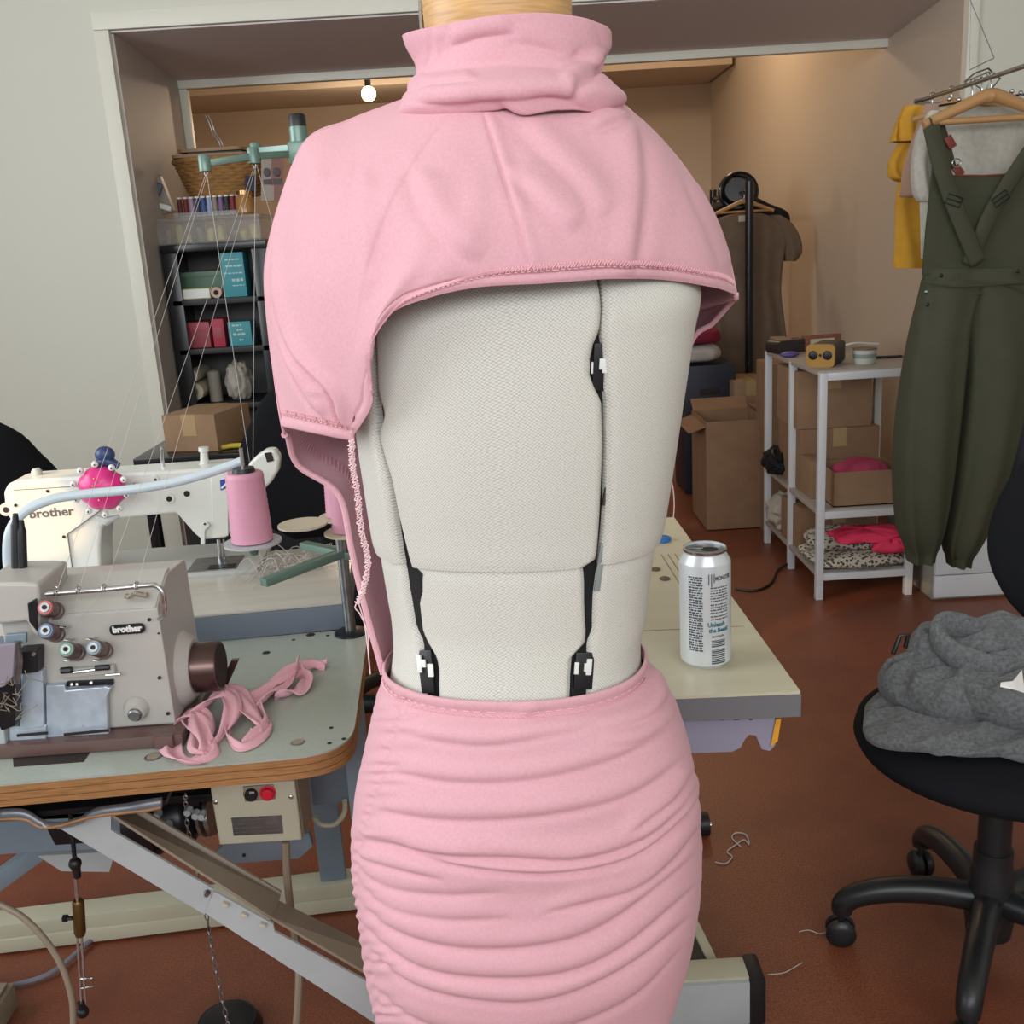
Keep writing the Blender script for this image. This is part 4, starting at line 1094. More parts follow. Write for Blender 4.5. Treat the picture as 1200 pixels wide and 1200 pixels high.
# lower spool arms with pegs
zb_ = H_(402, 648).z
pegs = [H_(303, 640, -.11), H_(352, 608, .07), H_(400, 602, .05), H_(402, 622, -.03)]
for p in pegs[:1] + pegs[1:2]:
    q = Vector((0, 0, zb_)); mb = MB(); mb.bar((p.x, p.y, zb_ - .004), q, .016, .012, .002); mb.build('spool_arm', M['green_grey'], ts)
mb = MB(); mb.bar((.14, .02, zb_ - .004), (0, 0, zb_ - .004), .016, .012, .002); mb.build('spool_arm', M['green_grey'], ts)
mb = MB(); mb.bar((pegs[2].x, pegs[2].y, zb_ + .004), (0, 0, zb_ + .004), .012, .01, .002); mb.build('spool_arm', M['green_grey'], ts)
cone_px = [(296, 634, -.11, .098, .0285), (402, 604, .06, .07, .026), (410, 622, -.02, .07, .026)]
for i, (px, py, dy, hh, rr) in enumerate(cone_px):
    b = H_(px, py, dy); b.z = max(b.z, zb_ + .012)
    mb = MB(); mb.lathe_along(b + Vector((0, 0, -.020)), b + Vector((0, 0, -.002)), [(0, .005), (.5, .008), (1, .010)], 14); mb.build('peg_boss', M['green_grey'], ts)
    mb = MB(); mb.lathe_along(b + Vector((0, 0, -.003)), b, [(0, .038 if i else .04), (1, .038 if i else .04)], 32); mb.build('spool_disc', M['disc'] if i else M['grey_metal'], ts)
    mb = MB(); mb.cyl(b, b + Vector((0, 0, hh + .034)), .0028, n=10); mb.build('spool_pin', M['chrome'], ts)
    if i == 0: mb = MB(); mb.lathe_along(b + Vector((.055, .08, -.003)), b + Vector((.055, .08, 0)), [(0, .036), (1, .036)], 32); mb.build('spool_disc', M['disc'], ts)
cone_lab = ['pink thread cone on the front peg, before the white machine head', 'pink thread cone at the back of the stand, partly hidden by the dress', 'pink thread cone beside the dress edge, on a cream disc']
for i, (px, py, dy, hh, rr) in enumerate(cone_px):
    b = ts.location + H_(px, py, dy); b.z = max(b.z, ts.location.z + zb_ + .012)
    tc = thing('thread_cone', cone_lab[i], 'thread cone', tuple(b + Vector((0, 0, .0005))), 0, 'pink thread cones')
    mb = MB(); n_ = 26
    pf = [(0, rr * .9)] + [(t / n_ * .96 + .015, lerp(rr, rr * .90, t / n_) + .0004 * math.sin(t * 2.6)) for t in range(n_ + 1)] + [(1, rr * .78)]
    mb.lathe_along((0, 0, 0), (0, 0, hh), pf, 36); mb.build('wound_thread', M['pink_thread'], tc)
    mb = MB(); mb.lathe_along((0, 0, hh - .001), (0, 0, hh + .006), [(0, rr * .56), (1, rr * .5)], 24); mb.build('cone_core', M['black'], tc)
# taut threads
def thr(pts, lab):
    q = [Vector(p) for p in pts]; mb = MB(); mb.tube(q, .00032, 4)
    tag(mb.build('sewing_thread', M['thread'], None, q[-1]), lab, 'thread', 'fine threads running to the overlocker')
W0, W1 = ts.location + a0 + Vector((0, 0, -.012)), ts.location + a1 + Vector((0, 0, -.012))
gbar = lambda px, py: sg.matrix_basis @ G(px, py, -.022)
T1 = '%s of the four fine threads drawn from guide arms to overlocker'
for nm_, s_, e in (('leftmost', W0, gbar(66, 694)), ('second from the left', W0 + Vector((.002, 0, 0)), gbar(92, 692)), ('third from the left', W1, gbar(122, 690)), ('rightmost', W1 + Vector((.002, 0, 0)), gbar(160, 687))): thr([s_, e], T1 % nm_)
for nm_, s_, e in (('red', gbar(66, 694), (58, 733)), ('green', gbar(92, 692), (80, 748)), ('blue', gbar(122, 690), (84, 738)), ('teal', gbar(160, 687), (112, 747))):
    thr([s_, sg.matrix_basis @ G(e[0], e[1], -.02)], 'fine thread from the guide bar of the overlocker down to the %s ringed dial' % nm_)
c0 = ts.location + H_(293, 545, -.11)
thr([W0 + Vector((.001, 0, 0)), c0], 'fine thread rising from the front pink cone to the far end of the guide arm')
thr([W1 + Vector((.001, 0, 0)), c0 + Vector((.004, 0, 0))], 'fine thread rising from the front pink cone to the middle joint of the guide arm')
thr([W1 + Vector((.003, 0, 0)), ts.location + H_(402, 560, .06)], 'fine pale thread from the guide arm to the rear cone')

# white curved hose in front of the pin cushion
q = at(14, 690, 1.33)
mb = MB(); pts = spline([at(15, 735, 1.33), at(14, 690, 1.33), at(9, 655, 1.33), at(12, 622, 1.33), at(30, 599, 1.34), at(62, 585, 1.35), at(100, 579, 1.36), at(150, 574, 1.37), at(200, 566, 1.38), at(245, 554, 1.39), at(285, 540, 1.40)], 70)
mb.tube(pts, .0066, 12)
tag(mb.build('curved_hose', mat('white_hose', rgb(200, 214, 222), .3), None, pts[0]), 'white flexible hose arching over the overlocker and across the pink pincushion', 'hose')

# ================================================================ WHITE SEWING TABLE AND LOCKSTITCH MACHINE
M['white_top'] = mat('pale_woodgrain_laminate', rgb(196, 192, 182), 0.25, noise=(5, 0.05), stretch=(1, 9, 1))
M['edge_grey'] = mat('blue_grey_edging', rgb(112, 122, 136), 0.5)
M['mach_white'] = mat('white_machine_enamel', rgb(220, 222, 216), 0.28)
M['mach_grey'] = mat('light_grey_enamel', rgb(186, 188, 186), 0.35)
M['cream_table'] = mat('cream_laminate', rgb(196, 190, 166), 0.35, noise=(5, 0.03), stretch=(1, 6, 1))
VZ = .785
vt = thing('lockstitch_table', 'white topped sewing table with blue-grey edge behind the overlock table', 'table', (-.6, 1.7, 0), R(6))
def VL(px, py, z=VZ): return to_local(vt, atz(px, py, z))
fr_c, br_c = VL(414, 705), VL(407, 650)
x1 = (fr_c.x + br_c.x) / 2; y0 = (fr_c.y + VL(215, 722).y) / 2; y1 = VL(330, 648).y + .02
mb = MB(); mb.span((-.9, y0, VZ - .004), (x1, y1, VZ), .001); mb.build('table_top', M['white_top'], vt)
mb = MB(); mb.span((-.9, y0 - .0015, VZ - .0445), (x1 + .0015, y1, VZ - .0042), .002); mb.build('edging', M['edge_grey'], vt)
for (x, y) in ((-.75, y1 - .12),):
    mb = MB(); mb.box((x, y, .40), (.05, .03, .69), ch=.004); mb.build('leg_post', M['blue_grey'], vt)
    mb = MB(); mb.box((x, y, .03), (.05, .42, .06), ch=.006); mb.build('foot_bar', M['blue_grey'], vt)
a = VL(0, 1062, .08); b = VL(407, 1040, .08)
mb = MB(); mb.span((-1.0, a.y - .045, .036), (x1 - .02, a.y + .01, .066), .003); mb.build('stretcher', M['cream_metal'], vt, label='cream stretcher rail near the floor')
mb = MB(); mb.span((-1.0, a.y - .050, .006), (x1 - .02, a.y + .0, .036), .003); mb.build('stretcher', M['cream_metal'], vt, label='cream stretcher rail near the floor')
# pale blue tray and braces under the top
def UT(px, py, Y=1.52): return to_local(vt, at(px, py, Y))
mb = MB(); mb.prism_between([UT(-90, 962), UT(165, 950), UT(165, 992), UT(-90, 1006)], (0, .004, 0)); mb.prism_between([UT(-90, 962), UT(165, 950), UT(165, 955), UT(-90, 967)], (0, .22, 0)); mb.build('under_tray', M['blue_grey'], vt, label='pale blue-grey sheet tray')
mb = MB(); mb.prism_between([UT(44, 1003, 1.56), UT(135, 998, 1.56), UT(128, 1022, 1.56), UT(72, 1021, 1.56)], (0, .02, 0)); mb.build('tray_bracket', M['grey_metal'], vt)
mb = MB(); mb.bar(UT(-30, 1052, 1.6), UT(52, 992, 1.6), .03, .036, .004, (0, 1, 0)); mb.build('brace', M['blue_grey'], vt)
mb = MB(); mb.prism_between([UT(56, 968, 1.515), UT(100, 968, 1.515), UT(108, 985, 1.515), UT(66, 988, 1.515)], (0, -.006, 0)); mb.build('slot', M['dark_metal'], vt)
lp = to_local(vt, at(386, 1010, 1.81))
mb = MB(); mb.span((lp.x - .026, a.y - .03, .066), (lp.x + .026, a.y - .005, .735), .003); mb.build('leg_post', M['blue_grey'], vt)
# machine
AY = 1.70
lm = thing('lockstitch_machine', 'white industrial straight stitch sewing machine with long arm on the white table', 'sewing machine', tuple(atz(120, 682, VZ)), R(3))
def K(px, py, dy=0.0): return to_local(lm, at(px, py, AY + dy))
def kpl(pts, y, th, nm_, m, bev=.0015, seg=2, par=None):
    mb = MB(); mb.prism_between([K(x, yy, y) for x, yy in pts], (0, th, 0)); o = mb.build(nm_, m, par or lm)
    if bev: bv = o.modifiers.new('bevel', 'BEVEL'); bv.width = bev; bv.segments = seg; bv.limit_method = 'ANGLE'; bv.angle_limit = R(25)
    return o
body = [(4, 577), (9, 567), (24, 563), (266, 547), (269, 553), (269, 625), (264, 631), (236, 633), (228, 626), (206, 601), (150, 607), (128, 610), (119, 618), (117, 640), (118, 684), (24, 690), (22, 640), (14, 612), (6, 600)]
o = kpl(body, 0, .075, 'arm', M['mach_white'], .006, 3)
z0 = 0.0
bb = to_local(lm, atz(30, 690, VZ)); be = to_local(lm, atz(330, 668, VZ))
mb = MB(); mb.span((bb.x - .02, -.02, -.002), (be.x - .04, .17, .008), .003); mb.build('bed', M['mach_grey'], lm)
mb = MB(); q = to_local(lm, atz(252, 662, VZ)); mb.span((q.x - .035, -.01, .008), (q.x + .05, .07, .0095)); mb.build('slide_plate', M['steel'], lm)
mb = MB(); mb.span((q.x + .0, -.004, .0096), (q.x + .045, .018, .0105)); mb.build('feed_slot', M['dark_metal'], lm)
# side plate with the lettering and its screws
pl = [(15, 575), (88, 569), (118, 590), (118, 598), (79, 626), (86, 676), (28, 681), (26, 640), (16, 606), (13, 590)]
kpl(pl, -.003, .004, 'side_plate', M['mach_white'], .001)
seam_ = [K(x, y, -.0034) for x, y in ((16, 574.5), (100, 569))]
mb = MB(); mb.tube(seam_, .0006, 5); mb.build('panel_seam', M['grey_print'], lm)
seam_ = [K(x, y, -.0034) for x, y in ((118, 598), (79, 626), (86, 676))]
mb = MB(); mb.tube(seam_, .0007, 5); mb.build('panel_seam', M['grey_print'], lm)
for (px, py) in ((56, 575.5), (18.5, 592), (22, 632), (75, 629), (82, 671), (36, 598)):
    q = K(px, py, -.003); mb = MB(); mb.cyl(q, q + Vector((0, -.0016, 0)), .0027, n=10); mb.build('screw', M['hole'], lm)
q = K(60, 601, -.0033); e = K(83, 599.2, -.0033)
text('name_lettering', 'brother', .021, M['grey_print'], lm, frame_from(q, e - q, (0, 0, 1)), .0004, sx=1.15, bold=.0004)
# left end lug and tension knobs, oil windows on the head
q = K(12, 594, .02); mb = MB(); mb.cyl(q, q + Vector((0, -.02, 0)), .011, n=16); mb.build('end_lug', M['mach_white'], lm)
mb = MB(); q2 = q + Vector((0.001, -.0205, 0)); mb.cyl(q2, q2 + Vector((0, -.001, 0)), .005, n=12); mb.build('lug_hole', M['hole'], lm)
for (px, py, r1, r2) in ((183, 561.5, .0068, .0022), (199, 584, .0098, .0048), (219, 578.5, .0, .0052), (158, 567, .007, .002)):
    q = K(px, py, 0)
    if r1:
        mb = MB(); mb.lathe_along(q, q + Vector((0, -.004, 0)), [(0, r1), (1, r1 * .9)], 18); mb.build('boss', M['mach_white'], lm)
    mb = MB(); q2 = q + Vector((0, -.004 if r1 else 0, 0)); mb.cyl(q2, q2 + Vector((0, -.0012, 0)), r2, n=14); mb.build('plug', M['hole'], lm)
kpl([(247, 552), (267, 551), (267.5, 628), (249, 631)], -.003, .004, 'face_plate', M['mach_white'], .001)
kpl([(257.5, 563), (264.5, 561), (265.5, 572), (258.5, 575)], -.0042, .002, 'badge', mat('blue_badge', rgb(52, 72, 158), .4), .0008)
kpl([(259, 571), (264.5, 566), (264.8, 569), (259.6, 573.5)], -.0058, .002, 'badge_stripe', M['logo_white'], .0003)
kpl([(235, 614), (242, 611), (246, 616), (240, 622), (240, 638), (235, 638)], -.008, .005, 'presser_lever', M['mach_white'], .001)
q = K(240, 614, -.0085); mb = MB(); mb.cyl(q, q + Vector((0, -.001, 0)), .002, n=8); mb.build('screw', M['hole'], lm)
mb = MB(); mb.cyl(K(256, 632, .03), K(258.5, 664, .03), .0035, n=12); mb.build('presser_bar', M['chrome'], lm)
mb = MB(); mb.cyl(K(262, 632, .035), K(263, 655, .035), .0022, n=10); mb.build('needle_bar', M['chrome'], lm)
mb = MB(); q = K(260, 664, .03); mb.box(q, (.018, .03, .006), (0, 0, 0), .0015); mb.build('presser_foot', mat('yellow_brass', rgb(186, 164, 66), .35, .5), lm, label='yellowish presser foot')
kpl([(290, 545), (300, 535), (312, 527), (322, 527), (328, 537), (326, 552), (318, 565), (306, 577), (292, 570)], .03, .03, 'take_up_guard', M['mach_white'], .005, 3)
kpl([(309.5, 531), (318, 530), (321, 540), (313, 542)], .0285, .004, 'guard_window', M['hole'], .0006)
kpl([(266, 558), (292, 552), (292, 590), (268, 600)], .03, .05, 'head_end', M['mach_white'], .006, 3)
# spool pin and pre-tension post on the top
for (px, py, h, r, m, nm_) in ((191, 549, 26, .0032, 'chrome', 'spool_pin'), (240, 546, 22, .0075, 'mach_white', 'tension_post')):
    a = K(px, py, .04); b = K(px - 1.5, py - h, .04); mb = MB()
    if r < .005: mb.lathe_along(a, b, [(0, r), (.85, r), (.86, r * .8), (1, r * .7)], 12)
    else: mb.lathe_along(a, b, [(0, r * 1.4), (.12, r * 1.3), (.15, r), (.75, r * .8), (.78, r * 1.2), (1, r * 1.15)], 18)
    mb.build(nm_, M[m], lm)
q = K(43, 553, .04); mb = MB(); mb.lathe_along(q + Vector((0, 0, -.005)), q + Vector((0, 0, .006)), [(0, .009), (.6, .009), (1, .006)], 18); mb.build('oil_cap', M['mach_grey'], lm)
# crumpled clear thread fluff and plastic on the table
fl = tuple(atz(335, 668, VZ)); mb = MB(); rr = random.Random(3)
for i in range(60):
    a = Vector((rr.uniform(-.05, .06), rr.uniform(-.05, .06), .002)); c_ = a + Vector((rr.uniform(-.03, .03), rr.uniform(-.03, .03), rr.uniform(.005, .03))); b = a + Vector((rr.uniform(-.06, .06), rr.uniform(-.06, .06), 0))
    mb.tube(spline([a, c_, b], 8), .0006, 4, False)
f_ = mb.build('thread_fluff', M['thread'], None); f_.location = fl
tag(f_, 'loose tangle of pale thread ends on the white sewing table', 'threads', None, 'stuff')

# pincushion: pink tomato ringed by little figures with white heads and a navy topknot
pc = thing('pincushion', 'round magenta pincushion ringed with white-headed pins and dark blue topknot, on the white machine', 'pincushion', tuple(at(120, 572, 1.655)))
def QL(px, py, dy=0): return to_local(pc, at(px, py, 1.655 + dy))
M['magenta'] = mat('magenta_satin', rgb(214, 28, 124), 0.35, noise=(60, .12), sheen=.3)
M['navy'] = mat('navy_satin', rgb(44, 62, 104), 0.4)
rows = []
for i in range(25):
    a = PI * i / 24; row = []
    for k in range(48):
        b = 2 * PI * k / 48; r = .040 * (1 - .07 * abs(math.cos(4 * b)) ** 6)
        row.append(Vector((r * math.sin(a) * math.cos(b), -.026 * math.cos(a) * (1 if a < PI / 2 else .9), r * .95 * math.sin(a) * math.sin(b))))
    rows.append(row)
mb = MB(); mb.grid(rows, closed=True); mb.build('cushion', M['magenta'], pc, smooth=60)
mb = MB(); q = QL(123, 533, -.0); mb.sphere(q, .0145, 14, (1.15, .8, 1)); mb.tube([q + Vector((-.02, 0, -.018)), q + Vector((0, 0, -.008)), q + Vector((.02, 0, -.02))], [.006, .011, .006], 10); mb.build('topknot', M['navy'], pc, label='dark blue satin topknot')
for k in range(10):
    an = .35 + 2 * PI * k / 10; q = Vector((.044 * math.cos(an), -.010, .0425 * math.sin(an)))
    mb = MB(); mb.sphere(q, .0058, 12); hd_ = mb.build('pin_head', M['white_plastic'], pc)
    mb = MB(); mb.sphere(q + Vector((.001, -.0055, 0)), .0016, 8); mb.build('dot', M['hole'], hd_)
for k in range(7):
    mb = MB(); q = Vector((.004 * math.sin(k * 2.2), -.027, .022 - .006 * k)); mb.sphere(q, .0016, 8); mb.build('gold_bead', mat('gold_bead', rgb(196, 150, 60), .3, .8) if k == 0 else bpy.data.materials['gold_bead'], pc)
mb = MB(); mb.tube([Vector((-.018, .0, -.048)), Vector((0, -.004, -.056)), Vector((.02, 0, -.049))], [.003, .008, .003], 10); mb.build('tail_tuft', M['mach_grey'], pc)
mb = MB(); mb.cyl((0, .02, 0), (0, .058, 0), .012); mb.build('strap', M['navy'], pc)

# ================================================================ CREAM TABLE ON THE RIGHT, CAN, TAPE
RZ = .75
rt = thing('cream_table', 'cream topped table with grey front edge to the right of the dress form', 'table', (.1, 1.55, 0))
fr = atz(938, 810, RZ); brp = atz(790, 606, RZ); fl_ = atz(790, 816, RZ)
def RL(q): return to_local(rt, q)
pA, pB, pC = RL(fr), RL(brp), RL(fl_); d = (pC - pA).normalized()
pD = pA + d * .30; pE = Vector((pD.x + (pB.x - pA.x), pB.y, 0))
poly = [(pA.x, pA.y), (pB.x, pB.y), (pE.x, pE.y), (pD.x, pD.y)]
mb = MB(); mb.prism(poly, RZ - .004, RZ); mb.build('table_top', M['cream_table'], rt)
mb = MB(); mb.prism([(p[0] + (.0008 if i < 2 else 0), p[1] - .0008) for i, p in enumerate(poly)], RZ - .034, RZ - .0042); mb.build('edging', mat('grey_edging', rgb(112, 112, 116), .5), rt)
m1, m2 = RL(atz(780, 735, RZ)), RL(atz(890, 733, RZ))
mb = MB(); mb.bar((m1.x - .3, m1.y, RZ + .0002), (m2.x - .022, m2.y, RZ + .0002), .0015, .0008); mb.build('joint_line', M['tan_metal'], rt)
ga, gb_ = RL(atz(775, 650, RZ)), RL(atz(800, 690, RZ))
for dx in (0, .012, .024):
    mb = MB(); mb.bar((ga.x + dx, ga.y, RZ + .0001), (gb_.x + dx, gb_.y, RZ + .0001), .002, .0008); mb.build('ruler_groove', M['tan_metal'], rt)
# lilac plastic drawer hanging under the front edge
yd = pA.y + .018
tray = [at(790, 838, fr.y + .02), at(908, 841, fr.y + .02), at(911, 862, fr.y + .02), at(908, 874, fr.y + .02), at(902, 880, fr.y + .02), at(893, 878, fr.y + .02), at(889, 869, fr.y + .02), at(886, 862, fr.y + .02), at(878, 861, fr.y + .02), at(873, 866, fr.y + .02), at(868, 876, fr.y + .02), at(858, 881, fr.y + .02), at(770, 884, fr.y + .02)]
mb = MB(); mb.prism_between([RL(q) for q in tray], (0, .006, 0)); mb.build('drawer_front', mat('lilac_plastic', rgb(148, 146, 166), .4), rt, label='lilac plastic drawer front with a notch')
mb = MB(); a = RL(tray[0]); b = RL(tray[1]); mb.span((a.x, a.y + .008, RZ - .07), (b.x - .012, a.y + .3, RZ - .036), .004); mb.build('drawer', bpy.data.materials['lilac_plastic'], rt)
yl = [at(909, 843, fr.y + .018), at(915, 842, fr.y + .018), at(911, 868, fr.y + .018), at(903, 874, fr.y + .018)]
mb = MB(); mb.prism_between([RL(q) for q in yl], (0, -.0015, 0)); mb.build('ruler_end', mat('yellow_rule', rgb(226, 160, 48), .45), rt, label='yellow ruler end')
for k in range(5):
    q = RL(at(812 + k * 17, 842.5, fr.y + .019)); mb = MB(); mb.box(q, (.007 if k % 2 else .004, .002, .003)); mb.build('drawer_print', M['grey_print'], rt)
# stand: two posts, feet, casters
for y in (pA.y + .30, to_local(rt, atz(824, 978, .0)).y):
    mb = MB(); mb.box((.05, y, .40), (.04, .05, .64), ch=.004); mb.build('leg_post', M['cream_metal'], rt)
fb = to_local(rt, atz(880, 1152, .085)); fq = to_local(rt, atz(760, 1158, .085))
mb = MB(); mb.bar(Vector((fq.x - .25, fb.y + .035, .042)), Vector((fb.x + .0, fb.y + .035, .042)), .066, .084, .004); mb.build('foot_bar', M['grey_metal'], rt, label='pale grey foot bar with black end cap')
mb = MB(); mb.bar(Vector((fq.x - .25, fb.y + .035, .086)), Vector((fb.x + .0, fb.y + .035, .086)), .05, .006, .002); mb.build('foot_rail', M['cream_metal'], rt)
mb = MB(); mb.box(Vector((fb.x + .013, fb.y + .035, .044)), (.028, .072, .09), ch=.008); mb.build('end_cap', M['black'], rt)
cq = to_local(rt, atz(824, 978, .0))
mb = MB(); mb.cyl(Vector((cq.x - .012, cq.y, .027)), Vector((cq.x + .012, cq.y, .027)), .026, n=20); mb.build('caster', M['black'], rt)
mb = MB(); mb.cyl(Vector((cq.x + .012, cq.y - .01, .03)), Vector((cq.x + .016, cq.y - .01, .03)), .006, n=10); mb.build('caster_bolt', M['chrome'], rt)
mb = MB(); mb.bar(Vector((.03, cq.y, .06)), Vector((cq.x - .013, cq.y, .05)), .04, .03, .004); mb.build('foot_bar', M['blue_grey'], rt)
mb = MB(); cq2 = to_local(rt, atz(815, 1036, 0)); mb.bar(Vector((.03, cq2.y, .025)), cq2 + Vector((.0, 0, .025)), .03, .035, .004); mb.bar(Vector((.05, cq2.y, .025)), Vector((.05, cq.y, .05)), .03, .03, .003); mb.build('foot_stop', M['grey_metal'], rt)
# treadle plate on the floor
td = thing('treadle_plate', 'cream framed floor treadle with black rubber pad beside the pink skirt', 'treadle', tuple(atz(790, 1100, 0)))
c0_, c1_ = to_local(td, atz(797, 1052, .05)), to_local(td, atz(843, 1148, .05))
mb = MB(); fx0 = -.34; 
e1 = Vector((c0_.x, c0_.y, .05)); e2 = Vector((c1_.x, c1_.y, .05)); e3 = Vector((fx0, c1_.y, .05)); e4 = Vector((fx0, c0_.y, .05))
for (p, q) in ((e1, e2), (e2, e3), (e3, e4), (e4, e1)): mb.bar(p, q, .018, .022, .002)
mb.build('frame', M['cream_metal'], td)
mb = MB(); mb.prism_between([e1, e2, e3, e4], (0, 0, .006)); mb.build('rubber_pad', M['black'], td)
mb = MB(); mb.box(((fx0 + c1_.x) / 2, (c0_.y + c1_.y) / 2, .02), (.3, .03, .04)); mb.build('pivot', M['cream_metal'], td)
# drinks can
cp = atz(827, 776, RZ); cn = thing('drink_can', 'tall slim white drinks can with grey print standing on the cream table', 'can', tuple(cp), R(-8))
hh = .162; rr_ = .0335
mb = MB(); mb.lathe_along((0, 0, 0), (0, 0, hh), [(0, rr_ * .72), (.015, rr_ * .80), (.05, rr_ * .985), (.07, rr_), (.88, rr_), (.90, rr_ * .985), (.955, rr_ * .82), (.97, rr_ * .80), (.985, rr_ * .83), (1.0, rr_ * .82)], 48, cap=False)
mb.lathe_along((0, 0, hh * .975), (0, 0, hh * .976), [(0, rr_ * .81), (1, rr_ * .3)], 48)
M['can'] = mat('white_can_lacquer', rgb(214, 220, 222), .3, .25)
mb.build('body', M['can'], cn)
mb = MB(); mb.lathe_along((0, 0, hh * .972), (0, 0, hh * 1.004), [(0, rr_ * .83), (.3, rr_ * .86), (.8, rr_ * .855), (1, rr_ * .80)], 48, cap=False); mb.build('rim', M['chrome'], cn)
mb = MB(); mb.lathe_along((0, 0, hh * .976), (0, 0, hh * .982), [(0, rr_ * .80), (1, rr_ * .76)], 40); mb.build('lid', M['steel'], cn)
mb = MB(); vs = [(.006 + .011 * math.cos(t), -.002 + .009 * math.sin(t), hh * .984) for t in [2 * PI * k / 20 for k in range(20)]]; mb.prism([(v[0], v[1]) for v in vs], hh * .982, hh * .985); mb.build('opening', M['hole'], cn)
mb = MB(); mb.box((-.010, .004, hh * .988), (.016, .012, .0015), ch=.0005); mb.build('pull_tab', M['steel'], cn)
M['print'] = mat('dark_grey_print', rgb(70, 78, 84), .5); M['teal_print'] = mat('teal_print', rgb(40, 108, 122), .5)
def on_can(u, z, r=rr_ + .0002): return Vector((r * math.sin(u), -r * math.cos(u), z))
def wrap(o, u0):
    for v in o.data.vertices:
        u = u0 + v.co.x / rr_; r = rr_ + .00012 + v.co.z * .4; v.co = Vector((r * math.sin(u), -r * math.cos(u), v.co.y))
    return o
U0 = .42
I4 = Matrix.Identity(4)
def ctxt(nm_, body, size, m, u, z, sx=1.0, bold=0.0, rot=0.0):
    return wrap(text(nm_, body, size, m, cn, Matrix.Translation((0, z, 0)) @ Matrix.Rotation(rot, 4, 'Z'), .0004, sx=sx, bold=bold), u)
ctxt('brand_lettering', 'MONSTER', .0078, M['print'], U0 + .30, .128, .72, .0002)
for k, (h, dx) in enumerate(((.014, -.0065), (.017, -.003), (.012, .0005))):
    mb = MB(); a = U0 - .15 + dx / rr_ * 1.0
    mb.grid([[on_can(a + t * .035, z + (.0015 if t else 0)) for t in (0, 1)] for z in [.134 - h * s_ / 6 for s_ in range(7)]]); thicken(mb.build('claw_mark', M['print'], cn), .0003)
rr = random.Random(11)
def lines(u, z0, z1, n, wid, size, nm_):
    for i in range(n):
        z = lerp(z0, z1, i / (n - 1)); x = -wid / 2
        mb = MB()
        while x < wid / 2 - .001:
            w_ = min(rr.uniform(.0015, .005), wid / 2 - x)
            a, b = u + x / rr_, u + (x + w_) / rr_
            mb.grid([[on_can(lerp(a, b, t / 2), zz) for t in range(3)] for zz in (z - size / 2, z + size / 2)]); x += w_ + rr.uniform(.0006, .0014)
        thicken(mb.build(nm_, M['print'], cn), .0002)
lines(U0 + .12, .116, .098, 6, .026, .0016, 'small_print'); lines(U0 + .12, .093, .082, 4, .026, .0016, 'small_print'); lines(U0 + .12, .077, .073, 2, .026, .0016, 'small_print')
ctxt('slogan_lettering', 'Unleash', .0085, M['teal_print'], U0 - .02, .0655, .9, .0003)
ctxt('slogan_lettering', 'the Beast!', .0080, M['teal_print'], U0 + .10, .0575, .9, .0003)
lines(U0 + .05, .050, .0485, 2, .018, .0010, 'small_print')
for (z0, z1) in ((.044, .034), (.031, .012)):
    z = z0
    while z > z1:
        t = rr.choice((.0008, .0012, .0019)); mb = MB()
        mb.grid([[on_can(U0 + .06 + x / rr_, zz) for x in (-.010, -.005, 0, .005, .010)] for zz in (z - t, z)]); thicken(mb.build('barcode_bar', M['print'], cn), .0002); z -= t + rr.choice((.0008, .0014))
lines(U0 - .85, .130, .030, 30, .019, .0021, 'small_print')
for k in (0, 1, 2, 5, 8, 9, 10, 11, 12):
    u_ = U0 - .62 + k * .105; mb = MB()
    mb.grid([[on_can(u_ + t * .03, z, rr_ * (.93 - (z - .146) * 4)) for t in (-1, 1)] for z in (.1435, .1475)]); thicken(mb.build('rim_print', M['print'], cn), .0003)
# blue tape roll and small brown bits at the back of the table
q = atz(776, 634, RZ)
mb = MB(); mb.lathe_along((0, 0, 0), (0, 0, .008), [(0, .014), (.2, .017), (.8, .017), (1, .014)], 24); o = mb.build('chalk_disc', mat('blue_chalk', rgb(36, 112, 186), .5)); o.location = q; tag(o, 'flat bright blue disc on the cream table behind the dress form', 'chalk')
for (px, py, l1) in ((779, 679, 'small brown button lying on the cream table near the can'), (768, 668, 'small brown button leaning against the dress form side of the cream table')):
    q = atz(px, py, RZ); mb = MB(); mb.lathe_along((0, 0, 0), (0, 0, .004), [(0, .007), (.5, .009), (1, .006)], 18); o = mb.build('button', mat('brown_button_%d' % py, rgb(104, 88, 70), .5)); o.location = q; tag(o, l1, 'button', 'brown buttons on the cream table')

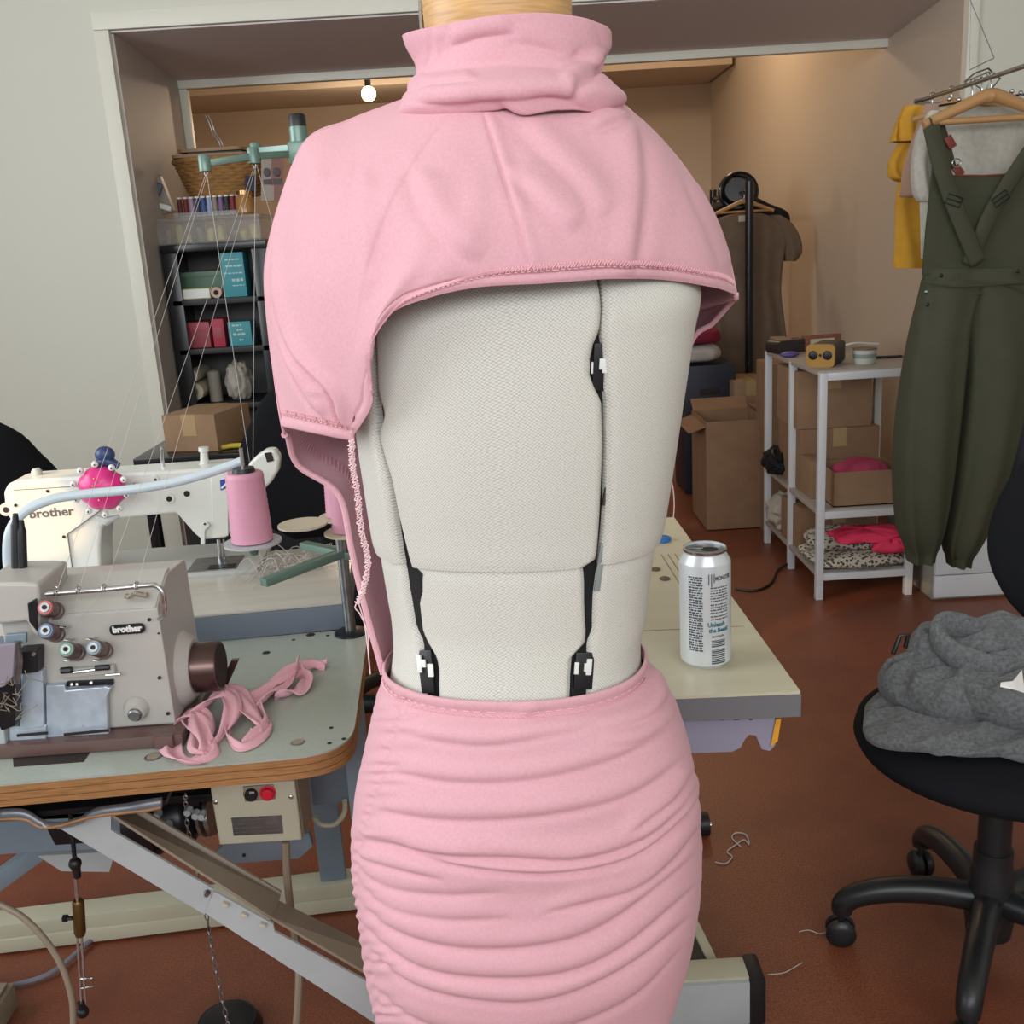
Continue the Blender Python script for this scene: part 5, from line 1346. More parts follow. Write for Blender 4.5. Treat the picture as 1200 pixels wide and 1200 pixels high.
# ================================================================ OFFICE CHAIR
M['chair_black'] = mat('black_upholstery', rgb(22, 23, 27), 0.9, bump=(700, .3, .0006), spec=.2)
M['chair_plastic'] = mat('black_moulded_plastic', rgb(30, 31, 34), 0.38)
def office_chair(loc, rotz, label, group, star=0.0, back=True):
    """front of the seat towards -y"""
    t = thing('office_chair', label, 'chair', loc, rotz, group)
    rows = []
    pf = [(0, .47), (.10, .471), (.18, .468), (.222, .462), (.240, .450), (.244, .435), (.236, .418), (.20, .407), (.10, .402), (0, .402)]
    for (r, z) in pf:
        rows.append([Vector((r * math.cos(2 * PI * k / 56) * 1.0, r * math.sin(2 * PI * k / 56) * .98, z + (.006 * math.cos(4 * PI * k / 56) * r * 4 if z > .44 else 0))) for k in range(56)])
    mb = MB(); mb.grid(rows, closed=True); mb.build('seat', M['chair_black'], t, smooth=70)
    mb = MB(); mb.box((0, .02, .392), (.20, .24, .024), ch=.006); mb.build('seat_plate', M['chair_plastic'], t)
    mb = MB(); mb.lathe_along((0, 0, .22), (0, 0, .385), [(0, .028), (.6, .028), (.62, .031), (1, .031)], 24); mb.build('gas_lift', M['chair_plastic'], t)
    mb = MB(); mb.lathe_along((0, 0, .055), (0, 0, .225), [(0, .038), (.2, .042), (.75, .036), (.8, .033), (1, .033)], 28); mb.build('hub', M['chair_plastic'], t)
    for i in range(5):
        an = star + 2 * PI * i / 5; dx, dy = math.cos(an), math.sin(an)
        pts = spline([(dx * r, dy * r, z) for r, z in ((.03, .125), (.10, .130), (.17, .124), (.225, .108), (.250, .088), (.252, .070))], 18)
        mb = MB(); mb.tube(pts, [lerp(.026, .019, k / 17) for k in range(18)], 12); mb.build('star_leg', M['chair_plastic'], t)
        c_ = Vector((dx * .254, dy * .254, .0275)); s_ = Vector((-dy, dx, 0))
        mb = MB(); mb.cyl(c_ + Vector((0, 0, .02)), c_ + Vector((0, 0, .055)), .007, n=10)
        for q in (-1, 1): mb.lathe_along(c_ + s_ * (.004 * q), c_ + s_ * (.022 * q), [(0, .0265), (.5, .0275), (.85, .022), (1, .012)], 20)
        mb.build('caster', M['chair_plastic'], t)
    if back:
        rows = []
        for i in range(25):
            z = lerp(.54, .99, i / 24); tt = i / 24
            w_ = .215 * (1 - abs(2 * tt - .95) ** 3.2 * .55) * (.80 + .2 * math.sin(PI * min(1, tt * 1.3)))
            row = []
            for k in range(40):
                a = 2 * PI * k / 40
                x = w_ * math.copysign(abs(math.cos(a)) ** .7, math.cos(a)); y = .032 * math.copysign(abs(math.sin(a)) ** .8, math.sin(a))
                ed = min(1, min(tt, 1 - tt) * 9 + .05)
                row.append(Vector((x * (.86 + .14 * ed), .235 + y * ed + .10 * (x / .215) ** 2 * -.35 + .05 * (tt - .2), z)))
            rows.append(row)
        rows = [[sum(rows[0], Vector()) / 40] * 40] + rows + [[sum(rows[-1], Vector()) / 40] * 40]
        mb = MB(); mb.grid(rows, closed=True); mb.build('backrest', M['chair_black'], t, smooth=70)
        mb = MB(); mb.tube(spline([(0, .08, .385), (0, .2, .385), (0, .275, .44), (0, .29, .58), (0, .285, .75)], 20), .018, 10); mb.build('back_bar', M['chair_plastic'], t)
    return t
CH = Vector((.815, 1.586, 0))
v1 = Vector((.569, 1.646, 0)) - CH
chair = office_chair(tuple(CH), R(-64), 'black office chair on castors at the right edge, with grey wool garment on its seat', None, star=math.atan2(v1.y, v1.x) + R(64))
office_chair((-1.36, 2.62, 0), R(200), 'black office chair at the far left behind the white sewing machine', None, 0.4)
oc = office_chair((-.50, 2.55, 0), R(8), 'black office chair behind the thread cones, before the black shelving', None, 1.0)

# grey wool garment heaped on the seat
M['wool'] = mat('grey_wool_melange', rgb(104, 106, 108), 0.95, noise=(170, 0.30), bump=(420, .5, .0012), sheen=.2, spec=.1)
ga_ = thing('wool_garment', 'folded dark grey wool garment with white care label heaped on the black chair seat', 'garment', (CH.x, CH.y, .47))
def WL(px, py, Y): return to_local(ga_, at(px, py, Y))
def pillow(ctr, ax, ay, h, pw, folds, seed, nm_, zb=0.0, rows_n=60, cols=120, top=1.0):
    """a closed soft slab: superellipse outline, domed top, displaced by folds read in the picture"""
    rows = []
    for i in range(rows_n):
        v = -PI / 2 + PI * i / (rows_n - 1); cv = abs(math.cos(v)) ** .55; sv = math.copysign(abs(math.sin(v)) ** .9, math.sin(v))
        row = []
        for k in range(cols):
            u = 2 * PI * k / cols
            cx = math.copysign(abs(math.cos(u)) ** pw, math.cos(u)); sx_ = math.copysign(abs(math.sin(u)) ** pw, math.sin(u))
            wob = 1 + .05 * math.sin(3 * u + seed) + .03 * math.sin(7 * u + seed * 2)
            p = ctr + ax * (cx * cv * wob) + ay * (sx_ * cv * wob)
            p.z = zb + h * (sv * .5 + .5)
            row.append(ga_.location + p)
        rows.append(row)
    dr = disp_grid(rows, folds, True, lambda i, k, x, y, q: .006 * nz3(q, 14) + .003 * nz3(q, 37), 1)
    mb = MB(); mb.grid([[q - ga_.location for q in r_] for r_ in dr], closed=True)
    o = mb.build(nm_, M['wool'], ga_, smooth=0); o.data.polygons.foreach_set('use_smooth', [True] * len(o.data.polygons)); return o
def ridged(q, f): return 1 - abs(2 * mnoise.noise(q * f))
RG = .010
_pillow = pillow
def layer(c, ax, ay, h, pw, seed, nm_, zb, folds=(), amp=.010):
    rows = []; n1, n2 = 54, 150
    for i in range(n1):
        v = -PI / 2 + PI * i / (n1 - 1); cv = abs(math.cos(v)) ** .5; sv = math.copysign(abs(math.sin(v)) ** .85, math.sin(v)); row = []
        for k in range(n2):
            u = 2 * PI * k / n2
            cx = math.copysign(abs(math.cos(u)) ** pw, math.cos(u)); sx_ = math.copysign(abs(math.sin(u)) ** pw, math.sin(u))
            wob = 1 + .06 * math.sin(2 * u + seed) + .04 * math.sin(5 * u + seed * 2)
            p = c + ax * (cx * cv * wob) + ay * (sx_ * cv * wob); p.z = zb + h * (sv * .5 + .5)
            if sv > -.2:
                s3 = Vector((p.x * .7 + p.y * .5, p.y * 1.5 - p.x * .4, seed))
                p.z += amp * (ridged(s3, 11) - .5) * min(1, (sv + .2) * 2) + amp * .5 * (ridged(s3 + Vector((3, 1, 0)), 23) - .5)
            row.append(ga_.location + p)
        rows.append(row)
    dr = disp_grid(rows, folds, True, lambda i, k, x, y, q: .003 * nz3(q, 30), 1)
    mb = MB(); mb.grid([[q - ga_.location for q in r_] for r_ in dr], closed=True)
    o = mb.build(nm_, M['wool'], ga_, smooth=0); o.data.polygons.foreach_set('use_smooth', [True] * len(o.data.polygons)); return o
V = Vector
layer(V((-.04, -.028, 0)), V((.195, -.03, 0)), V((.03, .115, 0)), .034, .7, 1.0, 'folded_layer', 0, amp=.014)
layer(V((.0, -.112, 0)), V((.075, -.012, 0)), V((.01, .045, 0)), .024, .6, 2.2, 'folded_hem', 0, amp=.006)
layer(V((-.065, .035, 0)), V((.12, .02, 0)), V((-.02, .095, 0)), .085, .9, 3.3, 'bunched_sleeve', .012, amp=.022)
layer(V((.05, -.01, 0)), V((.15, -.015, 0)), V((.02, .10, 0)), .095, .85, 5.1, 'bunched_layer', .02, amp=.022)
layer(V((.01, .085, 0)), V((.14, .0, 0)), V((.0, .07, 0)), .135, .9, 7.7, 'bunched_back', .015, amp=.018)
# the neck opening lying on top, a thick soft band round a hollow
rows = []
nc = V((.0, .035, .118))
for k in range(90):
    t = 2 * PI * k / 90; c_ = nc + V((.098 * math.cos(t), .046 * math.sin(t) + .012 * math.cos(2 * t), -.026 * math.cos(t) + .022 * math.sin(t) + .006 * math.sin(3 * t)))
    rad = V((math.cos(t), math.sin(t), 0)); row = []
    for j in range(14):
        b = 2 * PI * j / 14; row.append(c_ + rad * (.013 * math.cos(b)) + V((0, 0, .024 * math.sin(b))) + V((0, 0, .003 * mnoise.noise(c_ * 40))))
    rows.append(row)
rows.append(rows[0])
mb = MB(); mb.grid(rows, closed=True); mb.build('neck_band', M['wool'], ga_, smooth=75)
mb = MB(); mb.lathe_along(nc + V((0, 0, -.016)), nc + V((0, 0, -.012)), [(0, .045), (1, .044)], 24); 
q = WL(1186, 803, 1.462)
mb = MB(); mb.grid([[q + Vector((-.018, 0, .006)), q + Vector((-.002, -.006, .010)), q + Vector((.012, -.003, .026))], [q + Vector((-.020, -.003, .0)), q + Vector((.002, -.010, -.004)), q + Vector((.018, -.006, -.012))]]); thicken(mb.build('care_label', M['white_plastic'], ga_, smooth=0), .0008)
q = WL(1060, 746, 1.60); mb = MB(); mb.tube([q + Vector((-.018, 0, -.03)), q + Vector((-.008, 0, .002)), q + Vector((.006, 0, .004)), q + Vector((.002, 0, -.02))], .004, 8); mb.build('black_strap', M['black'], ga_)

# thread scraps on the floor
for (pts, lab) in (([(838, 1010), (850, 1012), (858, 1004), (852, 998), (862, 990), (872, 984), (878, 990), (874, 978), (862, 976), (858, 982), (868, 992)], 'small curl of white thread on the brown floor between table and chair'),
                   ([(936, 1092), (948, 1090), (960, 1094), (972, 1092)], 'scrap of white thread caught by the chair castor'),
                   ([(900, 1142), (918, 1140), (930, 1134), (940, 1128)], 'thin straight thread lying on the floor before the chair')):
    q = [atz(x, y, .003) for x, y in pts]; mb = MB(); mb.tube(spline(q, 40), .0014 if len(pts) > 4 else .0009, 6)
    tag(mb.build('thread_scrap', M['thread'], None, q[0]), lab, 'thread scrap')
q = [at(-60, 1165, 1.75), atz(0, 1158, .01), atz(60, 1140, .01), atz(112, 1098, .01), atz(150, 1080, .01)]
q[0] = atz(-60, 1172, .01)
mb = MB(); mb.tube(spline(q, 30), .005, 8); tag(mb.build('floor_cable', mat('lilac_cable', rgb(122, 118, 130), .5), None, q[1]), 'greyish cable lying on the floor behind the pedal rod', 'cable')
q = atz(8, 1192, .0); tr0 = thing('foot_switch', 'beige foot pedal box at the lower left corner on the floor', 'foot pedal', tuple(q))
mb = MB(); mb.box((-.04, -.03, .025), (.10, .12, .05), ch=.006); mb.build('housing', M['tan_metal'], tr0)
mb = MB(); mb.box((-.04, -.03, .053), (.085, .10, .006), (R(3), 0, 0), .002); mb.build('tread', M['tan_metal'], tr0)
q = atz(268, 1212, .0); dc = thing('treadle_cup', 'dark round cup on the floor under the hanging chain', 'cup', tuple(q))
mb = MB(); mb.lathe_along((0, 0, 0), (0, 0, .03), [(0, .058), (.3, .06), (1, .05)], 30); mb.build('body', M['dark_metal'], dc)
mb = MB(); mb.lathe_along((0, 0, .0305), (0, 0, .034), [(0, .046), (1, .034)], 30); mb.build('pad', M['black'], dc)

# ================================================================ REAR LEFT: BLACK SHELVING AND WHAT STANDS ON IT
M['black_gloss'] = mat('black_lacquer', rgb(24, 25, 29), 0.25)
M['shelf_dark'] = mat('dark_shelf_board', rgb(34, 34, 38), 0.5)
M['clear'] = mat('clear_plastic', rgb(190, 190, 186), 0.2, alpha=.22)
M['frost'] = mat('frosted_plastic', rgb(172, 172, 168), 0.35, alpha=.42)
M['wicker'] = mat('wicker', rgb(150, 110, 62), 0.7, noise=(40, .2))
SYF = 4.16
sl = at(181, 288, SYF); sr = at(311, 281, SYF); zt_ = (sl.z + sr.z) / 2
XL_, XR_ = OL + .02, sr.x
bs = thing('bookcase', 'black bookcase with open shelves in the left of the wall opening', 'bookcase', ((XL_ + XR_) / 2, SYF, 0))
def BL(px, py, dy=0.0): return to_local(bs, at(px, py, SYF + dy))
hw_ = (XR_ - XL_) / 2
for x0, x1 in ((-hw_, -hw_ + .062), (hw_ - .062, hw_)):
    mb = MB(); mb.span((x0, 0, 0), (x1, .02, zt_ - .03), .006); mb.span((x0 + (0 if x0 < 0 else .046), .02, 0), (x0 + (.016 if x0 < 0 else .062), .30, zt_ - .03)); mb.build('side_post', M['black_gloss'], bs)
mb = MB(); mb.span((-hw_, -.004, zt_ - .03), (hw_, .30, zt_), .004); mb.build('top_board', M['black_gloss'], bs)
SZ = []
for py in (350, 408, 474, 560, 640):
    z = BL(250, py).z; SZ.append(z)
    mb = MB(); mb.span((-hw_ + .02, 0, z - .022), (hw_ - .02, .29, z), .002); mb.build('shelf_board', M['shelf_dark'], bs)
mb = MB(); mb.span((-hw_ + .01, .29, 0), (hw_ - .01, .30, zt_)); mb.build('back_board', mat('grey_back_board', rgb(96, 94, 92), .6), bs)
def shelf_box(nm_, lab, cat_, px0, px1, py0, z0, dy, dep, m, grp=None, ch=.003, front=None):
    a = at(px0, py0, SYF + dy); b = at(px1, py0, SYF + dy)
    o = thing(nm_, lab, cat_, ((a.x + b.x) / 2, SYF + dy + dep / 2, z0 + .0005), 0, grp)
    w_ = (b.x - a.x); h = (a.z + b.z) / 2 - z0
    mb = MB(); mb.box((0, 0, h / 2), (w_, dep, h), ch=ch); mb.build('body', m, o)
    return o, w_, h, dep
c3 = lambda n, r, g, b, rough=.5: M.setdefault(n, mat(n, rgb(r, g, b), rough))
def lettering(o, w_, dep, rows_, m):
    """rows of short pale strokes: print too blurred to read"""
    rr = random.Random(int(w_ * 1e4) + len(rows_))
    for (z, size, x0, x1) in rows_:
        x = x0 * w_
        while x < x1 * w_ - .004:
            e = min(x1 * w_, x + rr.uniform(.006, .016)); mb = MB()
            mb.bar((x, -dep / 2 - .0006, z + rr.uniform(-.001, .001)), (e, -dep / 2 - .0006, z + rr.uniform(-.001, .001)), .001, size * rr.uniform(.6, 1)); mb.build('print_stroke', m, o); x = e + rr.uniform(.002, .005)
M['box_print'] = mat('pale_teal_print', rgb(176, 204, 204), .5)
o, w_, h, d_ = shelf_box('storage_box', 'teal box with pale printed lines on the upper black shelf', 'box', 257, 284, 296, SZ[0], .03, .10, c3('teal_box', 62, 148, 158))
lettering(o, w_, d_, ((h * .84, .007, -.3, .38), (h * .70, .009, -.3, .42), (h * .54, .007, -.42, .42), (h * .38, .013, -.1, .42), (h * .26, .005, -.1, .42)), M['box_print'])
o, w_, h, d_ = shelf_box('storage_box', 'teal box with pale printed lines on the middle black shelf', 'box', 266, 293, 377, SZ[1], .03, .10, c3('teal_box', 62, 148, 158))
lettering(o, w_, d_, ((h * .86, .010, -.3, .1), (h * .66, .010, -.12, .15), (h * .48, .010, -.3, .3), (h * .24, .009, -.05, .12)), M['box_print'])
o, w_, h, d_ = shelf_box('storage_box', 'dull green box lying at the back of the upper black shelf', 'box', 208, 262, 318, SZ[0], .08, .18, c3('dull_green', 84, 112, 94))
mb = MB(); mb.box((0, 0, h - .012), (w_ + .006, d_ + .006, .02), ch=.002); mb.build('lid', c3('dull_green_lid', 96, 122, 104), o)
o, w_, h, d_ = shelf_box('book', 'yellow-green book lying flat before the green box', 'book', 213, 246, 338, SZ[0], .02, .10, c3('lime_book', 168, 172, 96))
mb = MB(); mb.box((0, -.004, h / 2), (w_ - .006, d_, h - .008)); mb.build('pages', M['white_plastic'], o)
q = at(254, 341, SYF + .03); o = thing('tape_roll', 'small pale pink tape roll between green box and teal box', 'tape', (q.x, q.y, SZ[0] + .0005))
mb = MB(); mb.lathe_along((0, -.012, .022), (0, .012, .022), [(0, .012), (0.01, .0215), (.99, .0215), (1, .012)], 20); mb.build('roll', c3('pale_pink', 196, 164, 152), o)
mb = MB(); mb.cyl((0, -.013, .022), (0, .013, .022), .010, n=14); mb.build('core', M['hole'], o)
o, w_, h, d_ = shelf_box('storage_box', 'dusky pink box on the middle black shelf', 'box', 212, 244, 378, SZ[1], .05, .16, c3('dusky_pink', 160, 72, 84))
mb = MB(); mb.box((0, 0, h - .02), (w_ + .005, d_ + .005, .03), ch=.002); mb.build('lid', c3('dusky_pink_lid', 178, 84, 96), o)
o, w_, h, d_ = shelf_box('storage_box', 'narrow crimson box beside the pink box on the middle black shelf', 'box', 247, 261, 374, SZ[1], .04, .12, c3('crimson', 172, 44, 66))
mb = MB(); mb.box((0, -d_ / 2 - .001, h * .5), (w_ * .7, .002, h * .4), ch=.0005); mb.build('label_panel', c3('dusky_pink', 160, 72, 84), o)
for (px, py, r, lab) in ((226, 440, .028, 'white roll with dark core, higher of the two on the lower black shelf'), (231, 458, .034, 'cream roll on the lower black shelf, resting at the bottom left')):
    q = at(px, py, SYF + .06); zc = max(q.z, SZ[2] + r + .001)
    o = thing('interfacing_roll', lab, 'roll', (q.x, q.y, zc), 0, 'rolls on the lower black shelf')
    mb = MB(); mb.lathe_along((0, -.03, 0), (0, .16, 0), [(0, r * .4), (.001, r), (.999, r), (1, r * .4)], 24); mb.build('roll', c3('cream_roll', 196, 188, 166), o)
    mb = MB(); mb.cyl((0, -.031, 0), (0, .0, 0), r * .42, n=16); mb.build('core', M['blue_grey'] if r < .03 else c3('ochre_core', 150, 128, 90), o)
q = at(252, 452, SYF + .1); o = thing('cloth_roll', 'upright pale cloth roll in the middle of the lower black shelf', 'roll', (q.x, q.y, SZ[2] + .0005))
mb = MB(); mb.lathe_along((0, 0, 0), (0, 0, .13), [(0, .026), (.95, .026), (1, .014)], 20); mb.build('roll', c3('putty', 140, 134, 122), o)
q = at(281, 450, SYF + .1); o = thing('fabric_bundle', 'crumpled pale bundle in a clear bag at the right of the lower black shelf', 'fabric', (q.x, q.y, SZ[2] + .0005))
def blob(nm_, m, par, c, sc, seed, amp=.18, n=26, fr_=3.0, flat=True):
    rows = []
    for i in range(n):
        a = PI * i / (n - 1); row = []
        for k in range(n * 2):
            b = 2 * PI * k / (n * 2); v = Vector((math.sin(a) * math.cos(b), math.sin(a) * math.sin(b), -math.cos(a)))
            g = 1 + amp * mnoise.noise(v * fr_ + Vector((seed, seed * 2, 0))) + amp * .5 * mnoise.noise(v * fr_ * 2.6 + Vector((seed, 0, 3)))
            p = Vector((v.x * sc[0] * g, v.y * sc[1] * g, v.z * sc[2] * g)) + Vector(c)
            if flat: p.z = max(p.z, c[2] - sc[2] * .86)
            row.append(p)
        rows.append(row)
    mb = MB(); mb.grid(rows, closed=True); return mb.build(nm_, m, par, smooth=70)
blob('bundle', c3('pale_bundle', 168, 162, 150), o, (0, 0, .075), (.055, .06, .085), 4)
q = BL(0, 0)
# second dark shelf unit, mostly behind the dress sleeve
b2 = thing('bookcase', 'second black bookcase just behind the pink sleeve, right of the first', 'bookcase', (XR_ + .22, SYF + .05, 0))
for x in (-.20, .20):
    mb = MB(); mb.box((x, .13, zt_ / 2 - .03), (.03, .28, zt_ - .06), ch=.003); mb.build('side_post', M['black_gloss'], b2)
for z in (.3, .62, .93, 1.12, zt_ - .075):
    mb = MB(); mb.box((0, .13, z), (.38, .27, .022), ch=.002); mb.build('shelf_board', M['shelf_dark'], b2)
mb = MB(); mb.box((0, .275, zt_ / 2 - .03), (.40, .01, zt_ - .06)); mb.build('back_board', c3('brown_back', 70, 50, 42), b2)
o = thing('binder', 'brown upright binder in the second black bookcase', 'book', (XR_ + .075, SYF + .12, .9415))
mb = MB(); mb.box((0, .05, .08), (.05, .18, .155), ch=.004); mb.build('cover', c3('brown_binder', 92, 56, 46), o)
mb = MB(); mb.box((0, -.041, .10), (.03, .002, .05)); mb.build('spine_label', M['cream_metal'], o)
o = thing('tin', 'small shiny brass tin on the lower shelf of the second bookcase', 'tin', (XR_ + .07, SYF + .10, .6315))
mb = MB(); mb.lathe_along((0, 0, 0), (0, 0, .14), [(0, .03), (.8, .03), (.82, .033), (1, .032)], 20); mb.build('body', mat('brass_tin', rgb(180, 150, 90), .25, .9), o)
# clear organiser with pale yellow floss
ox0, ox1 = at(183, 280, SYF + .02), at(306, 275, SYF + .02); oz = at(240, 254, SYF + .02).z
og = thing('organiser_box', 'clear plastic organiser with pale yellow bundles on top of the black bookcase', 'box', ((ox0.x + ox1.x) / 2, SYF + .13, zt_ + .0005))
ow = (ox1.x - ox0.x) / 2; oh = oz - zt_
mb = MB(); mb.span((-ow, -.11, 0), (ow, .11, .004)); mb.build('tray', M['frost'], og)
for (a, b) in (((-ow, -.11, 0), (ow, -.107, oh - .012)), ((-ow, .107, 0), (ow, .11, oh - .012)), ((-ow, -.11, 0), (-ow + .003, .11, oh - .012)), ((ow - .003, -.11, 0), (ow, .11, oh - .012))):
    mb = MB(); mb.span(a, b); mb.build('side_wall', M['clear'], og)
mb = MB(); mb.span((-ow - .004, -.114, oh - .014), (ow + .004, .114, oh), .002); mb.build('lid', M['frost'], og, label='frosted lid')
for k in range(1, 3):
    mb = MB(); x = -ow + 2 * ow * k / 3; mb.span((x - .001, -.105, .005), (x + .001, .105, oh - .016)); mb.build('divider', M['frost'], og)
rr = random.Random(5)
for k in range(9):
    x = -ow + .03 + (2 * ow - .06) * k / 8; hh_ = rr.uniform(.035, oh - .02)
    mb = MB(); mb.lathe_along((x, rr.uniform(-.08, -.03), .005), (x + rr.uniform(-.01, .01), -.06, hh_), [(0, .012), (.2, .016), (.8, .016), (1, .01)], 12); mb.build('floss_bundle', c3('pale_yellow' if k % 3 else 'putty_yellow', 206 if k % 3 else 160, 194 if k % 3 else 146, 128), og)
# row of thread spools in a clear rack on the organiser
rk0, rk1 = at(205, 249, SYF + .05), at(281, 245, SYF + .05); rz_ = og.location.z + oh
rk = thing('spool_rack', 'clear shallow rack holding a row of coloured thread spools', 'rack', ((rk0.x + rk1.x) / 2, SYF + .09, rz_ + .0005))
rw = (rk1.x - rk0.x) / 2
mb = MB(); mb.span((-rw - .01, -.03, 0), (rw + .01, .03, .003)); mb.span((-rw - .01, -.032, 0), (rw + .01, -.03, .02)); mb.span((-rw - .01, .03, 0), (rw + .01, .032, .03)); mb.build('tray', M['frost'], rk)
cols_ = [('maroon', 96, 34, 46), ('dark_red', 118, 38, 44), ('mauve_pink', 166, 140, 168), ('navy_blue', 44, 58, 98), ('royal_blue', 62, 84, 138), ('sky_blue', 142, 166, 206), ('stone_grey', 140, 130, 124), ('violet', 122, 96, 142), ('charcoal', 48, 50, 58), ('wine', 128, 40, 48), ('rose', 190, 130, 140)]
for k, (n_, r, g, b) in enumerate(cols_):
    x = rk.location.x - rw + 2 * rw * (k + .5) / len(cols_)
    o = thing('thread_spool', '%s thread spool standing in the clear rack above the organiser' % n_.replace('_', ' '), 'thread spool', (x, rk.location.y, rk.location.z + .0035), 0, 'thread spools in the clear rack')
    r0 = rw / len(cols_) * .86; sh = at(240, 229, SYF + .05).z - rk.location.z - .004
    mb = MB(); mb.lathe_along((0, 0, .006), (0, 0, sh - .006), [(0, r0 * .92), (.5, r0), (1, r0 * .92)], 16); mb.build('wound_thread', c3('thread_' + n_, r, g, b, .6), o)
    for (z0, z1) in ((0, .006), (sh - .006, sh)):
        mb = MB(); mb.lathe_along((0, 0, z0), (0, 0, z1), [(0, r0), (1, r0 * .9)], 16); mb.build('spool_end', M['white_plastic'], o)
q = at(288, 246, SYF + .06); o = thing('glass_jar', 'small amber glass jar glinting at the right end of the organiser', 'jar', (q.x, q.y, rz_ + .0005))
mb = MB(); mb.lathe_along((0, 0, 0), (0, 0, .075), [(0, .03), (.1, .036), (.75, .036), (.9, .028), (1, .028)], 20); mb.build('glass', mat('amber_glass', rgb(176, 128, 72), .12, alpha=.85), o)
mb = MB(); mb.lathe_along((0, 0, .075), (0, 0, .09), [(0, .030), (1, .029)], 20); mb.build('lid', mat('copper_lid', rgb(190, 140, 96), .25, .9), o)
# wicker basket with boards and a hook
b0, b1 = at(222, 222, SYF + .16), at(300, 219, SYF + .16); t0, t1 = at(208, 190, SYF + .16), at(314, 184, SYF + .16)
wb = thing('wicker_basket', 'brown woven wicker basket on top of the black bookcase behind the thread spools', 'basket', ((b0.x + b1.x) / 2, SYF + .19, (b0.z + b1.z) / 2 - .035))
wz0, wz1 = 0, (t0.z + t1.z) / 2 - wb.location.z; ra, rb_ = (b1.x - b0.x) / 2, (t1.x - t0.x) / 2
nrow = 11
for i in range(nrow):
    z = lerp(.006, wz1 - .008, i / (nrow - 1)); r = lerp(ra, rb_, i / (nrow - 1)); pts = []
    for k in range(72):
        a = 2 * PI * k / 72; g = 1 + .018 * (1 if (k // 2 + i) % 2 else -1)
        pts.append((r * g * math.cos(a), r * .62 * g * math.sin(a), z))
    mb = MB(); mb.tube(pts, .0078, 6, closed=True); mb.build('woven_strand', M['wicker'], wb)
mb = MB(); mb.tube([(rb_ * 1.04 * math.cos(t), rb_ * .65 * math.sin(t), wz1) for t in [2 * PI * k / 48 for k in range(48)]], .010, 8, closed=True); mb.build('rim', M['wicker'], wb)
mb = MB(); rows = [[Vector((r_ * math.cos(2 * PI * k / 36), r_ * .62 * math.sin(2 * PI * k / 36), z)) for k in range(36)] for r_, z in ((.01, .004), (ra * .96, .004), (rb_ * .96, wz1 - .012))]; mb.grid(rows, closed=True); mb.build('lining', c3('dark_wicker', 90, 64, 38, .8), wb)
mb = MB(); mb.box((0, 0, -.008), (ra * 1.5, ra, .03)); mb.build('foot', M['wicker'], wb)
wtop = wb.location.z + wz1 + .011
for k, (dx, dz, w_) in enumerate(((-.03, .0, .30), (-.02, .02, .26))):
    o = thing('wooden_board', ('lower thin wooden board laid across the wicker basket', 'upper thin wooden board laid across the wicker basket')[k], 'board', (wb.location.x + dx, wb.location.y, wtop + dz), R(3 - 6 * k), 'boards on the basket')
    mb = MB(); mb.prism(rounded([(-w_ / 2, -.08), (w_ / 2, -.07), (w_ / 2, .08), (-w_ / 2, .08)], .03, 5), 0, .012); mb.build('plank', c3('pale_wood', 150, 116, 82), o)
    if k == 0:
        mb = MB(); mb.box((.02, 0, .0155), (w_ * .7, .12, .006)); mb.build('spacer', M['black'], o)
q0 = at(262, 180, SYF + .16); hk = thing('metal_hook', 'shiny twin metal hook rising from the basket boards', 'hook', (q0.x, wb.location.y, wtop + .0325))
for dx in (-.004, .004):
    pts = [to_local(hk, at(x, y, wb.location.y)) + Vector((dx, dx, 0)) for x, y in ((242, 135), (246, 143), (250, 155), (256, 163), (260, 172))] + [Vector((dx, dx, 0))]
    mb = MB(); mb.tube(spline(pts, 24), .0032, 8); mb.build('hook_rod', M['chrome'], hk)
